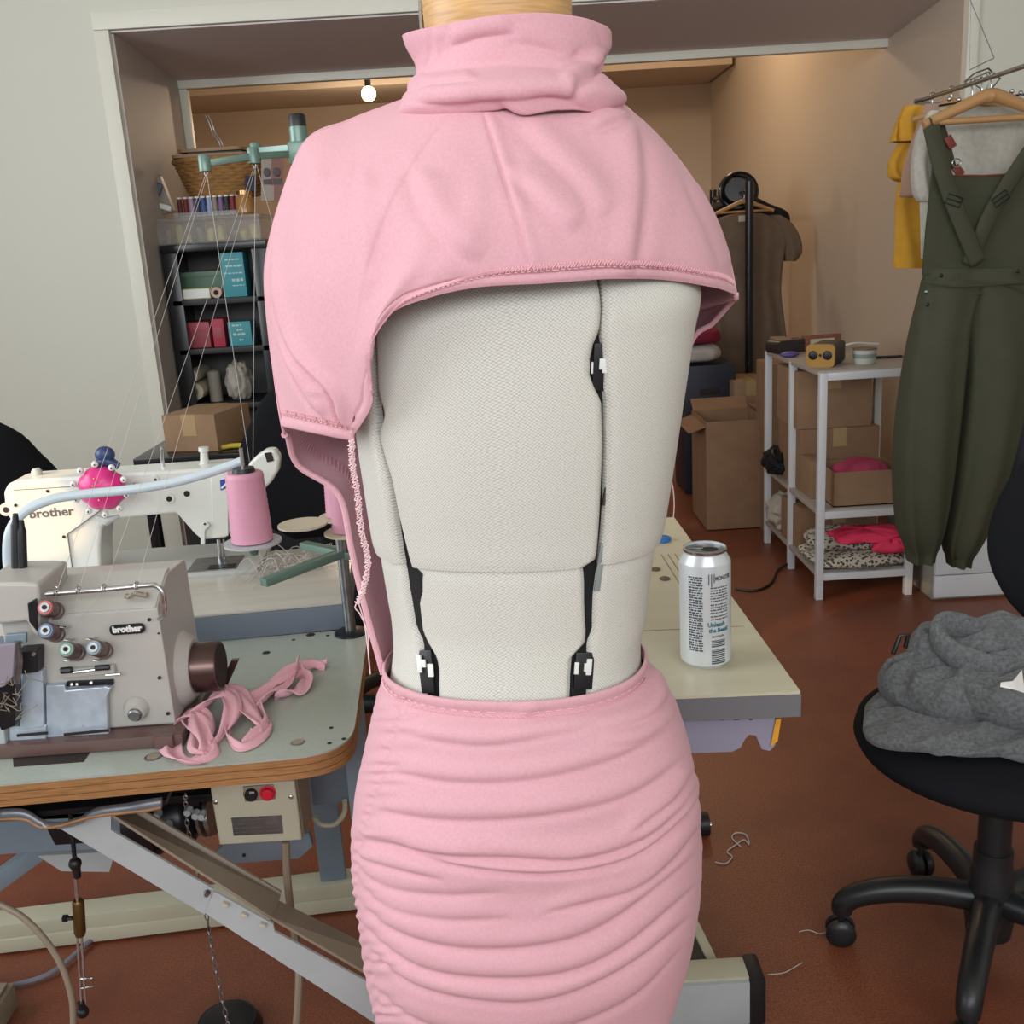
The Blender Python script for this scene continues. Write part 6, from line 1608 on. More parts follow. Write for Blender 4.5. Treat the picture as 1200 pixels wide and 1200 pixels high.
# tilted clear bag against the reveal, sheets leaning at the right
q = [at(*p, SYF + .12) for p in ((172, 198), (186, 205), (203, 248), (188, 252), (178, 225))]
o = thing('plastic_bag', 'clear plastic bag with white and blue contents slanting against the left reveal', 'bag', tuple(q[3]))
mb = MB(); mb.prism_between([to_local(o, p) for p in q], (0, .05, 0)); b_ = mb.build('bag', M['frost'], o); bv = b_.modifiers.new('bevel', 'BEVEL'); bv.width = .006; bv.segments = 2
cpt = to_local(o, at(185, 222, SYF + .11)); mb = MB(); mb.box(cpt, (.03, .02, .05), (0, R(28), 0), .006); mb.build('blue_packet', c3('slate_packet', 78, 90, 108), o)
cpt = to_local(o, at(194, 243, SYF + .11)); mb = MB(); mb.box(cpt, (.05, .02, .022), (0, R(20), 0), .006); mb.build('white_packet', M['white_plastic'], o)
for k, (x0, x1, y0, y1, m_, lab) in enumerate(((306, 321, 182, 235, 'sheet_white', 'white printed sheet with dark portrait leaning behind the organiser'), (318, 332, 180, 236, 'sheet_red', 'reddish printed sheet leaning behind the organiser, beside the sleeve'), (287, 300, 206, 224, 'sheet_navy', 'dark navy folder standing at the right end of the basket'))):
    p = [at(x0, y1, SYF + .08), at(x1, y1, SYF + .08), at(x1, y0, SYF + .10), at(x0, y0, SYF + .10)]
    o = thing('printed_sheet', lab, 'sheet', (p[0].x, p[0].y, p[0].z))
    rgbv = {'sheet_white': (150, 138, 128), 'sheet_red': (128, 84, 74), 'sheet_navy': (40, 42, 58)}[m_]
    mb = MB(); mb.prism_between([to_local(o, v) for v in p], (0, .004, 0)); mb.build('sheet', c3(m_, *rgbv), o)
    if k < 2:
        cc = sum((to_local(o, v) for v in p), Vector()) / 4
        mb = MB(); mb.sphere(cc + Vector((0, -.003, .02)), .014, 10, (1, .1, 1.3)); mb.box(cc + Vector((0, -.002, -.03)), (.035, .002, .05)); mb.build('portrait', c3('print_dark', 70, 58, 58), o)

# dark side table behind the machines with a carton and yellow tool
tbY = 3.30
tz_ = at(240, 531, tbY).z
dt = thing('side_table', 'black side table behind the lockstitch machine', 'table', (at(270, 530, tbY).x, tbY + .2, 0))
mb = MB(); mb.box((0, 0, tz_ - .015), (.62, .46, .03), ch=.004); mb.build('table_top', M['black_gloss'], dt)
for x in (-.28, .28):
    for y in (-.2, .2):
        mb = MB(); mb.box((x, y, (tz_ - .03) / 2), (.035, .035, tz_ - .03), ch=.003); mb.build('leg', M['black_gloss'], dt)
mb = MB(); mb.box((0, .1, .35), (.54, .02, .3), ch=.003); mb.build('panel', M['shelf_dark'], dt)
def carton(nm_lab, c0, w_, d_, h, rot=0.0, m='card', flaps=False, tape=True, open_=False):
    o = thing('cardboard_box', nm_lab, 'box', c0, rot)
    t = .004
    if not open_:
        mb = MB(); mb.box((0, 0, h / 2), (w_, d_, h), ch=.004); mb.build('carton', M[m], o)
        if tape:
            mb = MB(); mb.box((0, 0, h + .0004), (.05, d_ * .98, .0008)); mb.build('tape_strip', c3('carton_tape', 176, 148, 110, .3), o)
            mb = MB(); mb.box((0, -d_ / 2 - .0004, h - .035), (.05, .0008, .07)); mb.build('tape_strip', c3('carton_tape', 176, 148, 110, .3), o)
    else:
        for (a, b) in (((-w_ / 2, -d_ / 2, 0), (w_ / 2, -d_ / 2 + t, h)), ((-w_ / 2, d_ / 2 - t, 0), (w_ / 2, d_ / 2, h)), ((-w_ / 2, -d_ / 2 + t, 0), (-w_ / 2 + t, d_ / 2 - t, h)), ((w_ / 2 - t, -d_ / 2 + t, 0), (w_ / 2, d_ / 2 - t, h))):
            mb = MB(); mb.span(a, b); mb.build('side_panel', M[m], o)
        mb = MB(); mb.span((-w_ / 2, -d_ / 2, 0), (w_ / 2, d_ / 2, t)); mb.build('bottom_panel', M[m], o)
        if flaps:
            for s_ in (-1, 1):
                mb = MB(); mb.box((s_ * (w_ / 2 + .035), 0, h - .012 + .02 * s_), (.085, d_ * .96, t), (0, R(18 * s_), 0)); mb.build('flap', M[m], o)
            mb = MB(); mb.box((0, d_ / 2 + .03, h + .02), (w_ * .95, .08, t), (R(35), 0, 0)); mb.build('flap', M[m], o)
    return o
a, b = at(198, 530, tbY + .02), at(256, 527, tbY + .02); hb = at(220, 487, tbY + .02).z - tz_
carton('brown carton on the black side table below the bookcase', ((a.x + b.x) / 2 + .02, tbY + .15, tz_ + .0005), (b.x - a.x) + .03, .24, hb, R(-14))
q = at(275, 519, tbY + .02); o = thing('scissors', 'yellow handled scissors lying on the black side table', 'scissors', (q.x, tbY + .04, tz_ + .009), R(8))
mb = MB(); mb.tube([(-.05, 0, 0), (-.02, .008, .002), (.02, .006, .001), (.055, 0, 0)], .008, 8); mb.build('handle', c3('yellow_handle', 206, 180, 60), o)
mb = MB(); mb.bar((.05, 0, 0), (.13, .004, 0), .012, .003); mb.build('blade', M['chrome'], o)
o = thing('pen_cup', 'small dark blue tub on the black side table', 'tub', (q.x + .09, tbY + .10, tz_ + .0005))
mb = MB(); mb.lathe_along((0, 0, 0), (0, 0, .06), [(0, .035), (.85, .04), (.86, .043), (1, .042)], 20); mb.build('body', c3('dark_blue_tub', 52, 62, 104), o)

# ================================================================ REAR RIGHT: WHITE SHELF AND WHAT IT HOLDS
M['white_steel'] = mat('white_powder_coated_steel', rgb(214, 216, 220), .35)
M['shelf_board_grey'] = mat('pale_grey_shelf_board', rgb(168, 158, 148), .5)
wx0, wx1 = 1.085, 1.405; wy0, wy1 = 3.475, 4.195
zA = at(965, 437, wy0).z; zB = at(968, 599, wy0).z; zC = at(968, 671, wy0).z
ws = thing('shelf_unit', 'white steel frame shelf unit with three shelves along the right wall', 'shelf', ((wx0 + wx1) / 2, (wy0 + wy1) / 2, 0))
def sW(x, y, z): return Vector((x - ws.location.x, y - ws.location.y, z))
for (x, y, zt2) in ((wx0, wy0, zA), (wx0, (wy0 + wy1) / 2, zA), (wx0, wy1, zA), (wx1, (wy0 + wy1) / 2, zA), (wx1, wy1, zA), (wx1, wy0, zA)):
    mb = MB(); mb.box(sW(x, y, zt2 / 2), (.026, .026, zt2), ch=.002); mb.build('leg', M['white_steel'], ws)
for z in (zA, zB, zC):
    mb = MB()
    mb.bar(sW(wx0 + .013, wy0, z - .013), sW(wx1 - .013, wy0, z - .013), .026, .026, .002)
    mb.build('front_rail', M['white_steel'], ws)
    mb = MB(); mb.bar(sW(wx0 + .013, wy1, z - .013), sW(wx1 - .013, wy1, z - .013), .026, .026, .002); mb.build('rear_rail', M['white_steel'], ws)
    mb = MB(); mb.box(sW((wx0 + wx1) / 2, (wy0 + wy1) / 2, z - .004), (wx1 - wx0 + .024, wy1 - wy0 - .03, .016), ch=.002); mb.build('shelf_board', M['shelf_board_grey'], ws)
ZA, ZB, ZC = zA + .0045, zB + .0045, zC + .0045
def on(px, py, z): return atz(px, py, z)
# things on the top shelf
q = on(962, 430, ZA); sp = thing('portable_speaker', 'small black speaker with yellow front on the white shelf top', 'speaker', tuple(q), R(-32))
yw = c3('yellow_front', 172, 128, 52)
mb = MB(); mb.prism(rounded([(-.046, .001), (.046, .001), (.046, .078), (-.046, .078)], .016, 4), 0, .15, 'y'); mb.build('body', M['black'], sp)
mb = MB(); mb.prism(rounded([(-.049, -.0), (.049, -.0), (.049, .080), (-.049, .080)], .018, 4), -.012, .004, 'y'); mb.build('front_frame', yw, sp, label='yellow front frame')
for x in (-.025, .025):
    mb = MB(); mb.lathe_along((x, -.010, .042), (x, -.016, .042), [(0, .016), (.6, .016), (1, .012)], 20); dr_ = mb.build('driver', M['black'], sp)
mb = MB(); mb.cyl((0, -.012, .042), (0, -.016, .042), .005, n=12); mb.build('knob', M['black'], sp)
q = on(928, 414, ZA); o = thing('glasses_case', 'dark brown oblong case lying at the back of the white shelf top', 'case', tuple(q + Vector((0, .05, 0))), R(25))
mb = MB(); mb.prism(rounded([(-.085, .001), (.085, .001), (.085, .05), (-.085, .05)], .02, 4), -.035, .035, 'y'); mb.build('shell', c3('dark_brown_case', 44, 36, 36, .4), o)
mb = MB(); mb.box((0, 0, .034), (.172, .072, .002)); mb.build('lid_seam', M['hole'], o)
q = on(1013, 426, ZA); o = thing('cream_tub', 'small white tub with green band on the white shelf top', 'tub', tuple(q))
mb = MB(); mb.lathe_along((0, 0, 0), (0, 0, .05), [(0, .034), (.1, .037), (1, .040)], 24); mb.build('tub', c3('white_tub', 196, 198, 190), o)
mb = MB(); mb.lathe_along((0, 0, .022), (0, 0, .036), [(0, .0392), (1, .0405)], 24, cap=False); mb.build('band', c3('sage_band', 136, 150, 138), o)
mb = MB(); mb.lathe_along((0, 0, .05), (0, 0, .056), [(0, .042), (1, .040)], 24); mb.build('lid', c3('brown_lid', 112, 96, 80), o)
q = on(985, 412, ZA); o = thing('paper_stack', 'loose pale papers and wire behind the yellow speaker', 'papers', (q.x, q.y + .05, ZA), R(-12))
for k in range(4):
    mb = MB(); mb.box((.01 * k, .008 * k, .0015 + .003 * k), (.19 - .02 * k, .13, .0026), (0, 0, .12 * k)); mb.build('sheet', c3('paper_%d' % (k % 2), 178 - 20 * (k % 2), 172 - 24 * (k % 2), 160 - 30 * (k % 2)), o)
mb = MB(); mb.tube(spline([(.0, -.05, .016), (.06, -.04, .03), (.12, .0, .022), (.16, .02, .016)], 20), .004, 6); mb.build('wire', M['white_plastic'], o)
q = on(955, 405, ZA); o = thing('red_ruler', 'thin red-brown strip lying behind the speaker on the shelf top', 'ruler', (1.27, 4.10, ZA + .0002), R(8)); mb = MB(); mb.box((0, 0, .03), (.16, .02, .06), ch=.003); mb.build('strip', c3('rust_strip', 128, 74, 58), o); mb = MB(); mb.box((0, -.012, .03), (.10, .004, .03)); mb.build('label_panel', M['cream_metal'], o)
q = on(1040, 420, ZA); o = thing('pen', 'dark pen lying to the right of the white tub', 'pen', (q.x, q.y, ZA + .0055), R(-8)); mb = MB(); mb.cyl((-.06, 0, 0), (.05, 0, 0), .005, n=10); mb.build('barrel', c3('dark_pen', 50, 50, 60), o); mb = MB(); mb.cyl((.05, 0, 0), (.07, 0, 0), .005, .001, n=10); mb.build('tip', M['steel'], o)
q = on(925, 418, ZA); o = thing('purple_cloth', 'small purple scrap at the near left of the shelf top', 'fabric scrap', (q.x, q.y, ZA)); blob('scrap', c3('purple', 96, 80, 150), o, (0, 0, .009), (.035, .03, .011), 2, n=14)
# cartons on the middle shelf
q = on(985, 520, ZB)
cb1 = on(978, 552, ZB)
o = carton('open brown carton with pink cloth at the front of the middle white shelf', (1.262, 3.60, ZB + .0005), .245, .20, .125, 0, 'card', open_=True)
q_ = thing('pink_cloth', 'bright pink cloth showing over the rim of the open carton', 'fabric', (1.262, 3.60, ZB + .006)); blob('cloth', c3('deep_pink', 178, 62, 92, .9), q_, (0, 0, .075), (.112, .092, .072), 6, .10)
zs = ZB
o = carton('larger brown carton in the pair stacked on the middle white shelf, lower one', (1.245, 3.92, ZB + .0005), .30, .30, at(1000, 508, 3.8).z + .03 - ZB, 0, 'dark_card')
zlow = at(1000, 508, 3.8).z + .03
zlow2 = at(1000, 474, 3.78).z
o.children[0]
carton('shallow brown carton stacked on top of the larger carton', (1.225, 3.92, zlow + .001), .28, .28, max(.09, zA - .035 - zlow), 0, 'card')
o = carton('tall kraft carton standing at the left edge of the middle white shelf', (1.122, 3.70, ZB + .0005), .05, .14, .14, 0, 'card', tape=False)
o = thing('red_folder', 'red folder upright between cartons on the middle white shelf', 'folder', (1.115, 3.86, ZB + .0005)); mb = MB(); mb.box((0, 0, .075), (.03, .12, .15), ch=.003); mb.build('cover', c3('red_cover', 172, 30, 52), o); mb = MB(); mb.box((.002, 0, .152), (.02, .11, .004)); mb.build('pages', M['white_plastic'], o)
o = thing('dark_bag', 'black limp bag hanging over the left edge of the middle white shelf', 'bag', (1.10, 4.08, ZB + .0005)); blob('bag', M['core'], o, (0, 0, .05), (.06, .1, .055), 8, .3); mb = MB(); mb.tube(spline([(-.02, -.09, .06), (-.05, -.10, .10), (-.03, -.02, .10)], 14), .005, 6); mb.build('strap', M['black'], o)
# bottom shelf
o = carton('brown carton on the bottom white shelf behind the leopard cloth', (1.235, 3.86, ZC + .0005), .30, .22, .165, R(4), 'dark_card')
o = thing('white_cloth', 'crumpled off-white cloth at the far left of the bottom white shelf', 'fabric', (1.13, 4.07, ZC + .0005)); blob('cloth', c3('off_white_cloth', 178, 168, 154, .9), o, (0, 0, .065), (.075, .10, .075), 9, .3)
o = thing('white_bag', 'translucent white bag on the bottom white shelf next to the olive overalls', 'bag', (1.385, 3.92, ZC + .0005)); blob('bag', c3('white_film', 170, 166, 162, .4), o, (0, 0, .09), (.05, .08, .10), 3, .25)
mb = MB(); mb.lathe_along((-.055, -.03, .07), (-.055, -.036, .07), [(0, .022), (1, .02)], 18); mb.build('blue_ring', c3('blue_ring', 62, 112, 160), o); mb = MB(); mb.box((-.085, -.02, .075), (.03, .03, .06), ch=.006); mb.build('black_clip', M['black'], o)
def leopard():
    m = mat('leopard_print_cloth', rgb(196, 190, 176), .9)
    nt = m.node_tree; n = nt.nodes; L = nt.links; tc = n.new('ShaderNodeTexCoord'); v = n.new('ShaderNodeTexVoronoi'); v.inputs['Scale'].default_value = 80
    L.new(tc.outputs['Object'], v.inputs['Vector']); cr = n.new('ShaderNodeValToRGB'); e = cr.color_ramp.elements
    e[0].position = .0; e[0].color = rgb(150, 128, 104); e[1].position = .30; e[1].color = rgb(60, 54, 52)
    x = e.new(.42); x.color = rgb(64, 58, 56); x = e.new(.47); x.color = rgb(196, 190, 176)
    L.new(v.outputs['Distance'], cr.inputs[0]); L.new(cr.outputs[0], n['Principled BSDF'].inputs['Base Color']); return m
lp_ = leopard()
def slab(nm_, m, par, c, sx, sy, h, seed, amp=.12):
    rows = []
    for i in range(24):
        v = -PI / 2 + PI * i / 23; cv = abs(math.cos(v)) ** .45; sv = math.copysign(abs(math.sin(v)) ** .8, math.sin(v)); row = []
        for k in range(64):
            u = 2 * PI * k / 64; x = math.copysign(abs(math.cos(u)) ** .6, math.cos(u)); y = math.copysign(abs(math.sin(u)) ** .6, math.sin(u))
            g = 1 + amp * mnoise.noise(Vector((x * 2 + seed, y * 2, sv)))
            row.append(Vector((c[0] + x * sx * cv * g, c[1] + y * sy * cv * g, c[2] + h * (sv * .5 + .5) * (1 + amp * 1.5 * mnoise.noise(Vector((x * 3, y * 3 + seed, 0))) * (1 if sv > 0 else 0)))))
        rows.append(row)
    mb = MB(); mb.grid(rows, closed=True); return mb.build(nm_, m, par, smooth=70)
o = thing('leopard_cloth', 'folded leopard print cloth on the front of the bottom white shelf', 'fabric', (1.24, 3.59, ZC + .0005))
slab('lower_fold', lp_, o, (0, 0, 0), .175, .14, .055, 1.0); slab('upper_fold', lp_, o, (-.01, .03, .052), .15, .11, .055, 5.0)
o = thing('coral_cloth', 'bright coral pink cloth draped over the leopard print cloth', 'fabric', (1.27, 3.53, ZC + .055))
slab('drape', c3('coral', 236, 58, 98, .85), o, (0, .02, .035), .115, .075, .038, 7.0, .3); slab('drape_end', c3('coral', 236, 58, 98, .85), o, (.075, -.045, .002), .065, .035, .045, 3.0, .3)

# tall carton on the floor with open flaps, cartons behind the shelf
fb_ = [at(831, 622, 4.42), at(891, 618, 4.42)]
bh = at(850, 494, 4.42).z
o = carton('tall open brown carton on the floor left of the white shelf', (fb_[0].x + .125, 4.42 + .17, .0005), .27, .34, bh, R(0), 'dark_card', True, open_=True)
carton('upright brown carton standing behind the white shelf', (1.25, 4.40, .0005), .28, .20, at(905, 424, 4.3).z - .01, 0, 'dark_card')
carton('small brown carton on the far end of the white shelf top', (1.115, 4.13, ZA + .0005), .06, .10, .055, 0, 'card', tape=False)
carton('brown carton on the floor behind the clothes rack foot', (1.21, 5.15, .0005), .17, .3, at(865, 448, 5.0).z, 0, 'card')
o = thing('navy_crate', 'dark navy crate behind the dress form and below the maroon cloth', 'crate', (at(832, 450, 5.1).x, 5.25, .0005))
zc_ = at(832, 428, 5.1).z
mb = MB(); mb.box((0, 0, zc_ / 2), (.26, .3, zc_), ch=.008); mb.build('shell', c3('navy_shell', 28, 32, 48), o); mb = MB(); mb.box((0, -.152, zc_ * .8), (.1, .006, .03), ch=.002); mb.build('handle_slot', M['hole'], o)
for (py0, py1, nm_, lab, col) in ((426, 406, 'white_cloth', 'folded white cloth on the dark navy crate', (176, 170, 164)), (405, 385, 'maroon_cloth', 'folded maroon cloth topmost on the navy crate', (122, 24, 48))):
    z0 = at(820, py0, 5.1).z; z1 = at(820, py1, 5.1).z
    o = thing(nm_, lab, 'fabric', (at(820, 400, 5.1).x, 5.22, z0)); slab('fold', c3('c_' + nm_, *col, .9), o, (0, 0, 0), .12, .12, z1 - z0, 2.0 + py0)
# clothes rack in the rear room
CY = 5.45
pt, pb = at(882, 212, CY), at(874, 478, CY); px_ = (pt.x + pb.x) / 2
cr1 = thing('clothes_rack', 'black metal clothes rack in the rear room holding a brown dress', 'clothes rack', (px_, CY, 0))
for y in (0, .9):
    mb = MB(); mb.cyl((0, y, .03), (0, y, pt.z), .021, n=14); mb.build('post', M['black_gloss'], cr1)
    mb = MB(); mb.bar((-.24, y, .02), (.24, y, .02), .04, .04, .005); mb.build('foot', M['black_gloss'], cr1)
rz2 = at(880, 232, CY).z + .03
mb = MB(); mb.cyl((0, 0, rz2), (0, .9, rz2), .012, n=12); mb.build('rail', M['black_gloss'], cr1)
def garment(rows_px, Y, name, m, parent, rip=(.006, 9), power=1.0, n=64, seed=0.0):
    """rows (py, left, right, half depth) lofted into hollow-looking cloth"""
    T = smoothtab([tuple(map(float, r)) for r in rows_px], max(12, len(rows_px) * 7)); rows = []
    for i, (py, xl, xr, dp) in enumerate(T):
        a, b = at(xl, py, Y), at(xr, py, Y); c_ = (a + b) / 2; hw2 = (b.x - a.x) / 2; row = []
        t = i / (len(T) - 1)
        for k in range(n):
            u = 2 * PI * k / n; s_ = math.sin(u)
            x = c_.x + hw2 * math.copysign(abs(math.cos(u)) ** power, math.cos(u))
            y = Y + dp * math.copysign(abs(s_) ** .8, s_) + rip[0] * (.25 + .75 * t) * math.sin(rip[1] * u + seed + 1.5 * math.sin(t * 4 + seed))
            row.append(to_local(parent, Vector((x, y, lerp(a.z, b.z, (math.cos(u) + 1) / 2)))))
        rows.append(row)
    rows = [[sum(rows[0], Vector()) / n] * n] + rows + [[sum(rows[-1], Vector()) / n] * n]
    mb = MB(); mb.grid(rows, closed=True); return mb.build(name, m, parent, smooth=70)
def hanger(lab, apex, half, drop, Y, hook_top, name='wooden_hanger', m=None, r=.011, bar=True, group=None):
    m = m or c3('hanger_wood', 186, 142, 94, .4)
    o = thing(name, lab, 'hanger', tuple(apex), 0, group)
    for s_ in (-1, 1):
        pts = spline([(0, 0, 0), (s_ * half * .12, 0, -drop * .04), (s_ * half * .5, 0, -drop * .46), (s_ * half, 0, -drop)], 14)
        mb = MB(); mb.tube(pts, [lerp(r * 1.25, r * .8, k / 13) for k in range(14)], 10); mb.build('arm', m, o)
    if bar: mb = MB(); mb.cyl((-half * .86, 0, -drop * .92), (half * .86, 0, -drop * .92), r * .55, n=10); mb.build('crossbar', m, o)
    h = hook_top - apex.z
    pts = spline([(0, 0, r * .8), (0, 0, h * .55), (0, .012, h * .75), (0, .014, h * .95), (0, 0, h), (0, -.014, h * .93)], 22)
    mb = MB(); mb.tube(pts, .0022, 8); mb.build('hook', M['chrome'], o)
    return o
ap = at(872, 236, CY + .10)
hanger('pale wooden hanger carrying the brown dress', ap, .155, .055, CY + .10, rz2 + .014)
M['brown_cloth'] = mat('brown_cloth', rgb(112, 94, 78), .9, noise=(20, .08))
bd_ = thing('brown_dress', 'brown short sleeved dress on a wooden hanger behind the black post', 'dress', (px_, CY + .13, at(870, 452, CY + .13).z))
garment([(250, 862, 892, .035), (256, 842, 908, .05), (268, 832, 920, .06), (285, 830, 922, .065), (305, 832, 918, .065), (340, 834, 915, .06), (370, 832, 918, .065), (410, 830, 923, .07), (452, 828, 930, .075)], CY + .13, 'bodice', M['brown_cloth'], bd_, (.012, 8))
garment([(252, 902, 914, .03), (262, 908, 928, .045), (280, 914, 938, .045), (296, 918, 939, .045), (306, 919, 932, .04)], CY + .13, 'sleeve', M['brown_cloth'], bd_, (.004, 5))
garment([(256, 828, 846, .03), (275, 820, 836, .04), (300, 816, 834, .04)], CY + .13, 'sleeve', M['brown_cloth'], bd_, (.004, 5))
mb = MB(); mb.box(to_local(bd_, at(871, 256, CY + .062)), (.05, .004, .03), ch=.001); mb.build('neck_label', M['cream_metal'], bd_)
blk = thing('black_jacket', 'black jacket hanging behind the brown dress', 'jacket', (px_, CY + .34, at(860, 330, CY + .34).z))
garment([(228, 862, 880, .03), (238, 838, 900, .05), (250, 812, 924, .06), (275, 808, 922, .06), (320, 816, 905, .05)], CY + .34, 'body', M['core'], blk, (.01, 7))
mb = MB(); mb.sphere(to_local(blk, at(849, 235, CY + .27)), .012, 10); mb.build('button', M['chrome'], blk)
hat = thing('black_hat', 'round glossy black hat at the top of the clothes rack', 'hat', tuple(at(866, 225, CY + .22)), 0)
mb = MB(); mb.lathe_along((0, .05, 0), (-.02, -.04, .01), [(0, .04), (.3, .095), (.5, .10), (.6, .092), (.62, .08), (1, .06)], 28); mb.build('crown', M['black_gloss'], hat)
mb = MB(); mb.tube([(.098 * math.cos(t), .0, .098 * math.sin(t)) for t in [2 * PI * k / 40 for k in range(40)]], .008, 8, closed=True); mb.build('brim', M['black_gloss'], hat)
# white drawer unit under the overalls
dx0, dx1 = at(1092, 700, 3.40).x, at(1150, 695, 3.40).x + .2
dw = thing('drawer_unit', 'low white drawer unit with grey side under the olive overalls', 'drawers', ((dx0 + dx1) / 2, 3.62, 0))
hd2 = at(1092, 634, 3.4).z
ww = dx1 - dx0
mb = MB(); mb.box((0, 0, hd2 / 2), (ww, .44, hd2), ch=.003); mb.build('carcass', mat('grey_side', rgb(150, 148, 138), .5), dw)
for (z0, z1) in ((.012, hd2 * .42), (hd2 * .44, hd2 - .006)):
    mb = MB(); mb.span((-ww / 2 + .002, -.236, z0), (ww / 2 - .002, -.22, z1), .002); mb.build('drawer_front', M['white_steel'], dw)

# ================================================================ GARMENT RAIL AT THE RIGHT
M['olive'] = mat('olive_twill', rgb(66, 68, 50), .85, noise=(18, .06), bump=(500, .2, .0006))
GY = 3.0
rz3 = at(1163, 90, GY).z; rx = at(1163, 90, GY).x
gr_ = thing('garment_rail', 'slim steel garment rail at the right holding the hung clothes', 'clothes rack', (rx, 2.5, 0))
mb = MB(); mb.cyl((0, 0, rz3), (0, .97, rz3), .0065, n=10); mb.build('rail', M['steel'], gr_)
mb = MB(); mb.cyl((0, 0, .02), (0, 0, rz3), .011, n=12); mb.build('post', M['white_steel'], gr_); mb = MB(); mb.bar((-.22, 0, .015), (.22, 0, .015), .03, .03, .004); mb.build('foot', M['white_steel'], gr_)
mb = MB(); mb.tube(spline([(0, .97, rz3), (.03, 1.06, rz3), (1.84 - rx, 1.40, rz3), (1.85 - rx, 1.487, rz3)], 16), .0065, 10); mb.build('wall_bracket', M['steel'], gr_)
ap = at(1161, 112, GY)
half = at(1238, 140, GY).x - ap.x
ov_h = hanger('broad pale wooden hanger carrying the olive overalls', ap, half * .98, ap.z - at(1092, 146, GY).z, GY, rz3 + .012, r=.0165)
ovr = thing('overalls', 'olive green overalls with crossed back straps hung on a wooden hanger', 'overalls', (rx, GY, at(1100, 660, GY).z))
def OLc(px, py, dy=0.0): return to_local(ovr, at(px, py, GY + dy))
bib = [(1094, 195), (1120, 206), (1184, 204), (1215, 196), (1222, 320), (1082, 322), (1086, 270), (1090, 233)]
mb = MB(); mb.prism_between([OLc(x, y, .0) for x, y in bib], (0, .012, 0)); o = mb.build('bib', M['olive'], ovr)
mb = MB(); mb.tube([OLc(1119, 205.5, -.002), OLc(1152, 206, -.003), OLc(1185, 204, -.002)], .003, 6); mb.build('bib_binding', c3('rust_binding', 120, 62, 44), ovr)
def strap(pts, wpx, dy, nm_='strap'):
    c_ = spline([OLc(x, y, d) for x, y, d in pts], 24); n = len(c_); rows = [[], [], [], []]
    hw3 = wpx / 2 / 1200 * GY
    for i in range(n):
        d = (c_[min(i + 1, n - 1)] - c_[max(i - 1, 0)]).normalized(); s_ = d.cross(Vector((0, -1, 0))).normalized()
        for r_, (k, yy) in zip(rows, ((-1, 0), (-.9, -.003), (.9, -.003), (1, 0))): r_.append(c_[i] + s_ * hw3 * k + Vector((0, yy, 0)))
    mb = MB(); mb.grid(rows); o = mb.build(nm_, M['olive'], ovr, smooth=60); thicken(o, .003, 1); return o
strap([(1091, 148, -.02), (1101, 190, -.022), (1115, 232, -.022), (1130, 270, -.02), (1146, 308, -.016)], 17, 0)
strap([(1225, 150, -.02), (1198, 190, -.016), (1175, 225, -.016), (1155, 262, -.013), (1136, 310, -.01)], 16, 0)
strap([(1091, 148, -.018), (1098, 150, .03), (1112, 200, .03)], 16, 0)
for (px, py, an) in ((1118, 235, .35), (1173, 233, -.6)):
    q = OLc(px, py, -.028); mb = MB(frame_from(q, (math.cos(an), 0, -math.sin(an)), (math.sin(an), 0, math.cos(an)))); s2 = .022
    mb.tube([(-s2, -.013, 0), (s2, -.013, 0), (s2, .013, 0), (-s2, .013, 0)], .0022, 6, closed=True); mb.tube([(-s2, 0, 0), (s2, 0, 0)], .002, 6); mb.build('strap_slider', M['dark_metal'], ovr)
for (x0, y0, x1, y1) in ((1110, 160, 1117, 173), (1119, 195, 1127, 205)):
    q0, q1 = OLc(x0, y0, .018), OLc(x1, y1, .018); mb = MB(); mb.bar(q0, q1, .022, .006, .001, (0, 1, 0)); mb.build('leather_tab', c3('red_leather', 124, 44, 36), ovr)
q = OLc(1121, 191, .012); mb = MB(); mb.tube([q + Vector((.012 * math.cos(t), 0, .012 * math.sin(t))) for t in [2 * PI * k / 14 for k in range(14)]], .002, 6, closed=True); mb.build('metal_ring', M['chrome'], ovr)
lg1 = [(314, 1082, 1222, .045), (324, 1082, 1222, .05), (334, 1081, 1222, .054), (344, 1080, 1221, .050)]
OG = garment(lg1, GY + .02, 'seat', M['olive'], ovr, (.012, 7), .8, 80)
garment([(328, 1081, 1150, .044), (345, 1078, 1146, .056), (375, 1071, 1136, .068), (405, 1065, 1131, .078), (440, 1059, 1127, .085), (490, 1052, 1121, .09), (540, 1048, 1115, .09), (585, 1049, 1109, .085), (620, 1053, 1103, .07), (640, 1060, 1098, .05), (648, 1063, 1095, .042), (658, 1064, 1093, .04)], GY + .01, 'leg', M['olive'], ovr, (.010, 6), .85, 72, .8)
garment([(328, 1126, 1222, .046), (345, 1126, 1220, .058), (375, 1126, 1214, .070), (405, 1126, 1208, .080), (440, 1125, 1202, .09), (490, 1120, 1192, .095), (540, 1114, 1180, .095), (590, 1108, 1163, .085), (625, 1104, 1150, .075), (645, 1107, 1140, .055), (652, 1110, 1136, .045), (662, 1112, 1134, .042)], GY + .02, 'leg', M['olive'], ovr, (.011, 6), .85, 72, 2.4)
mb = MB(); mb.tube([OLc(1083, 331, -.055), OLc(1120, 336, -.058), OLc(1160, 334, -.06), OLc(1210, 330, -.055)], .0025, 6); mb.build('waist_seam', M['olive'], ovr)
for (px, py) in ((1086, 342), (1087, 357), (1193, 318), (1103, 323)):
    q = OLc(px, py, -.05); mb = MB(); mb.sphere(q, .006, 10, (1, .5, 1)); mb.build('side_button', M['steel'] if py == 342 else M['dark_metal'], ovr)
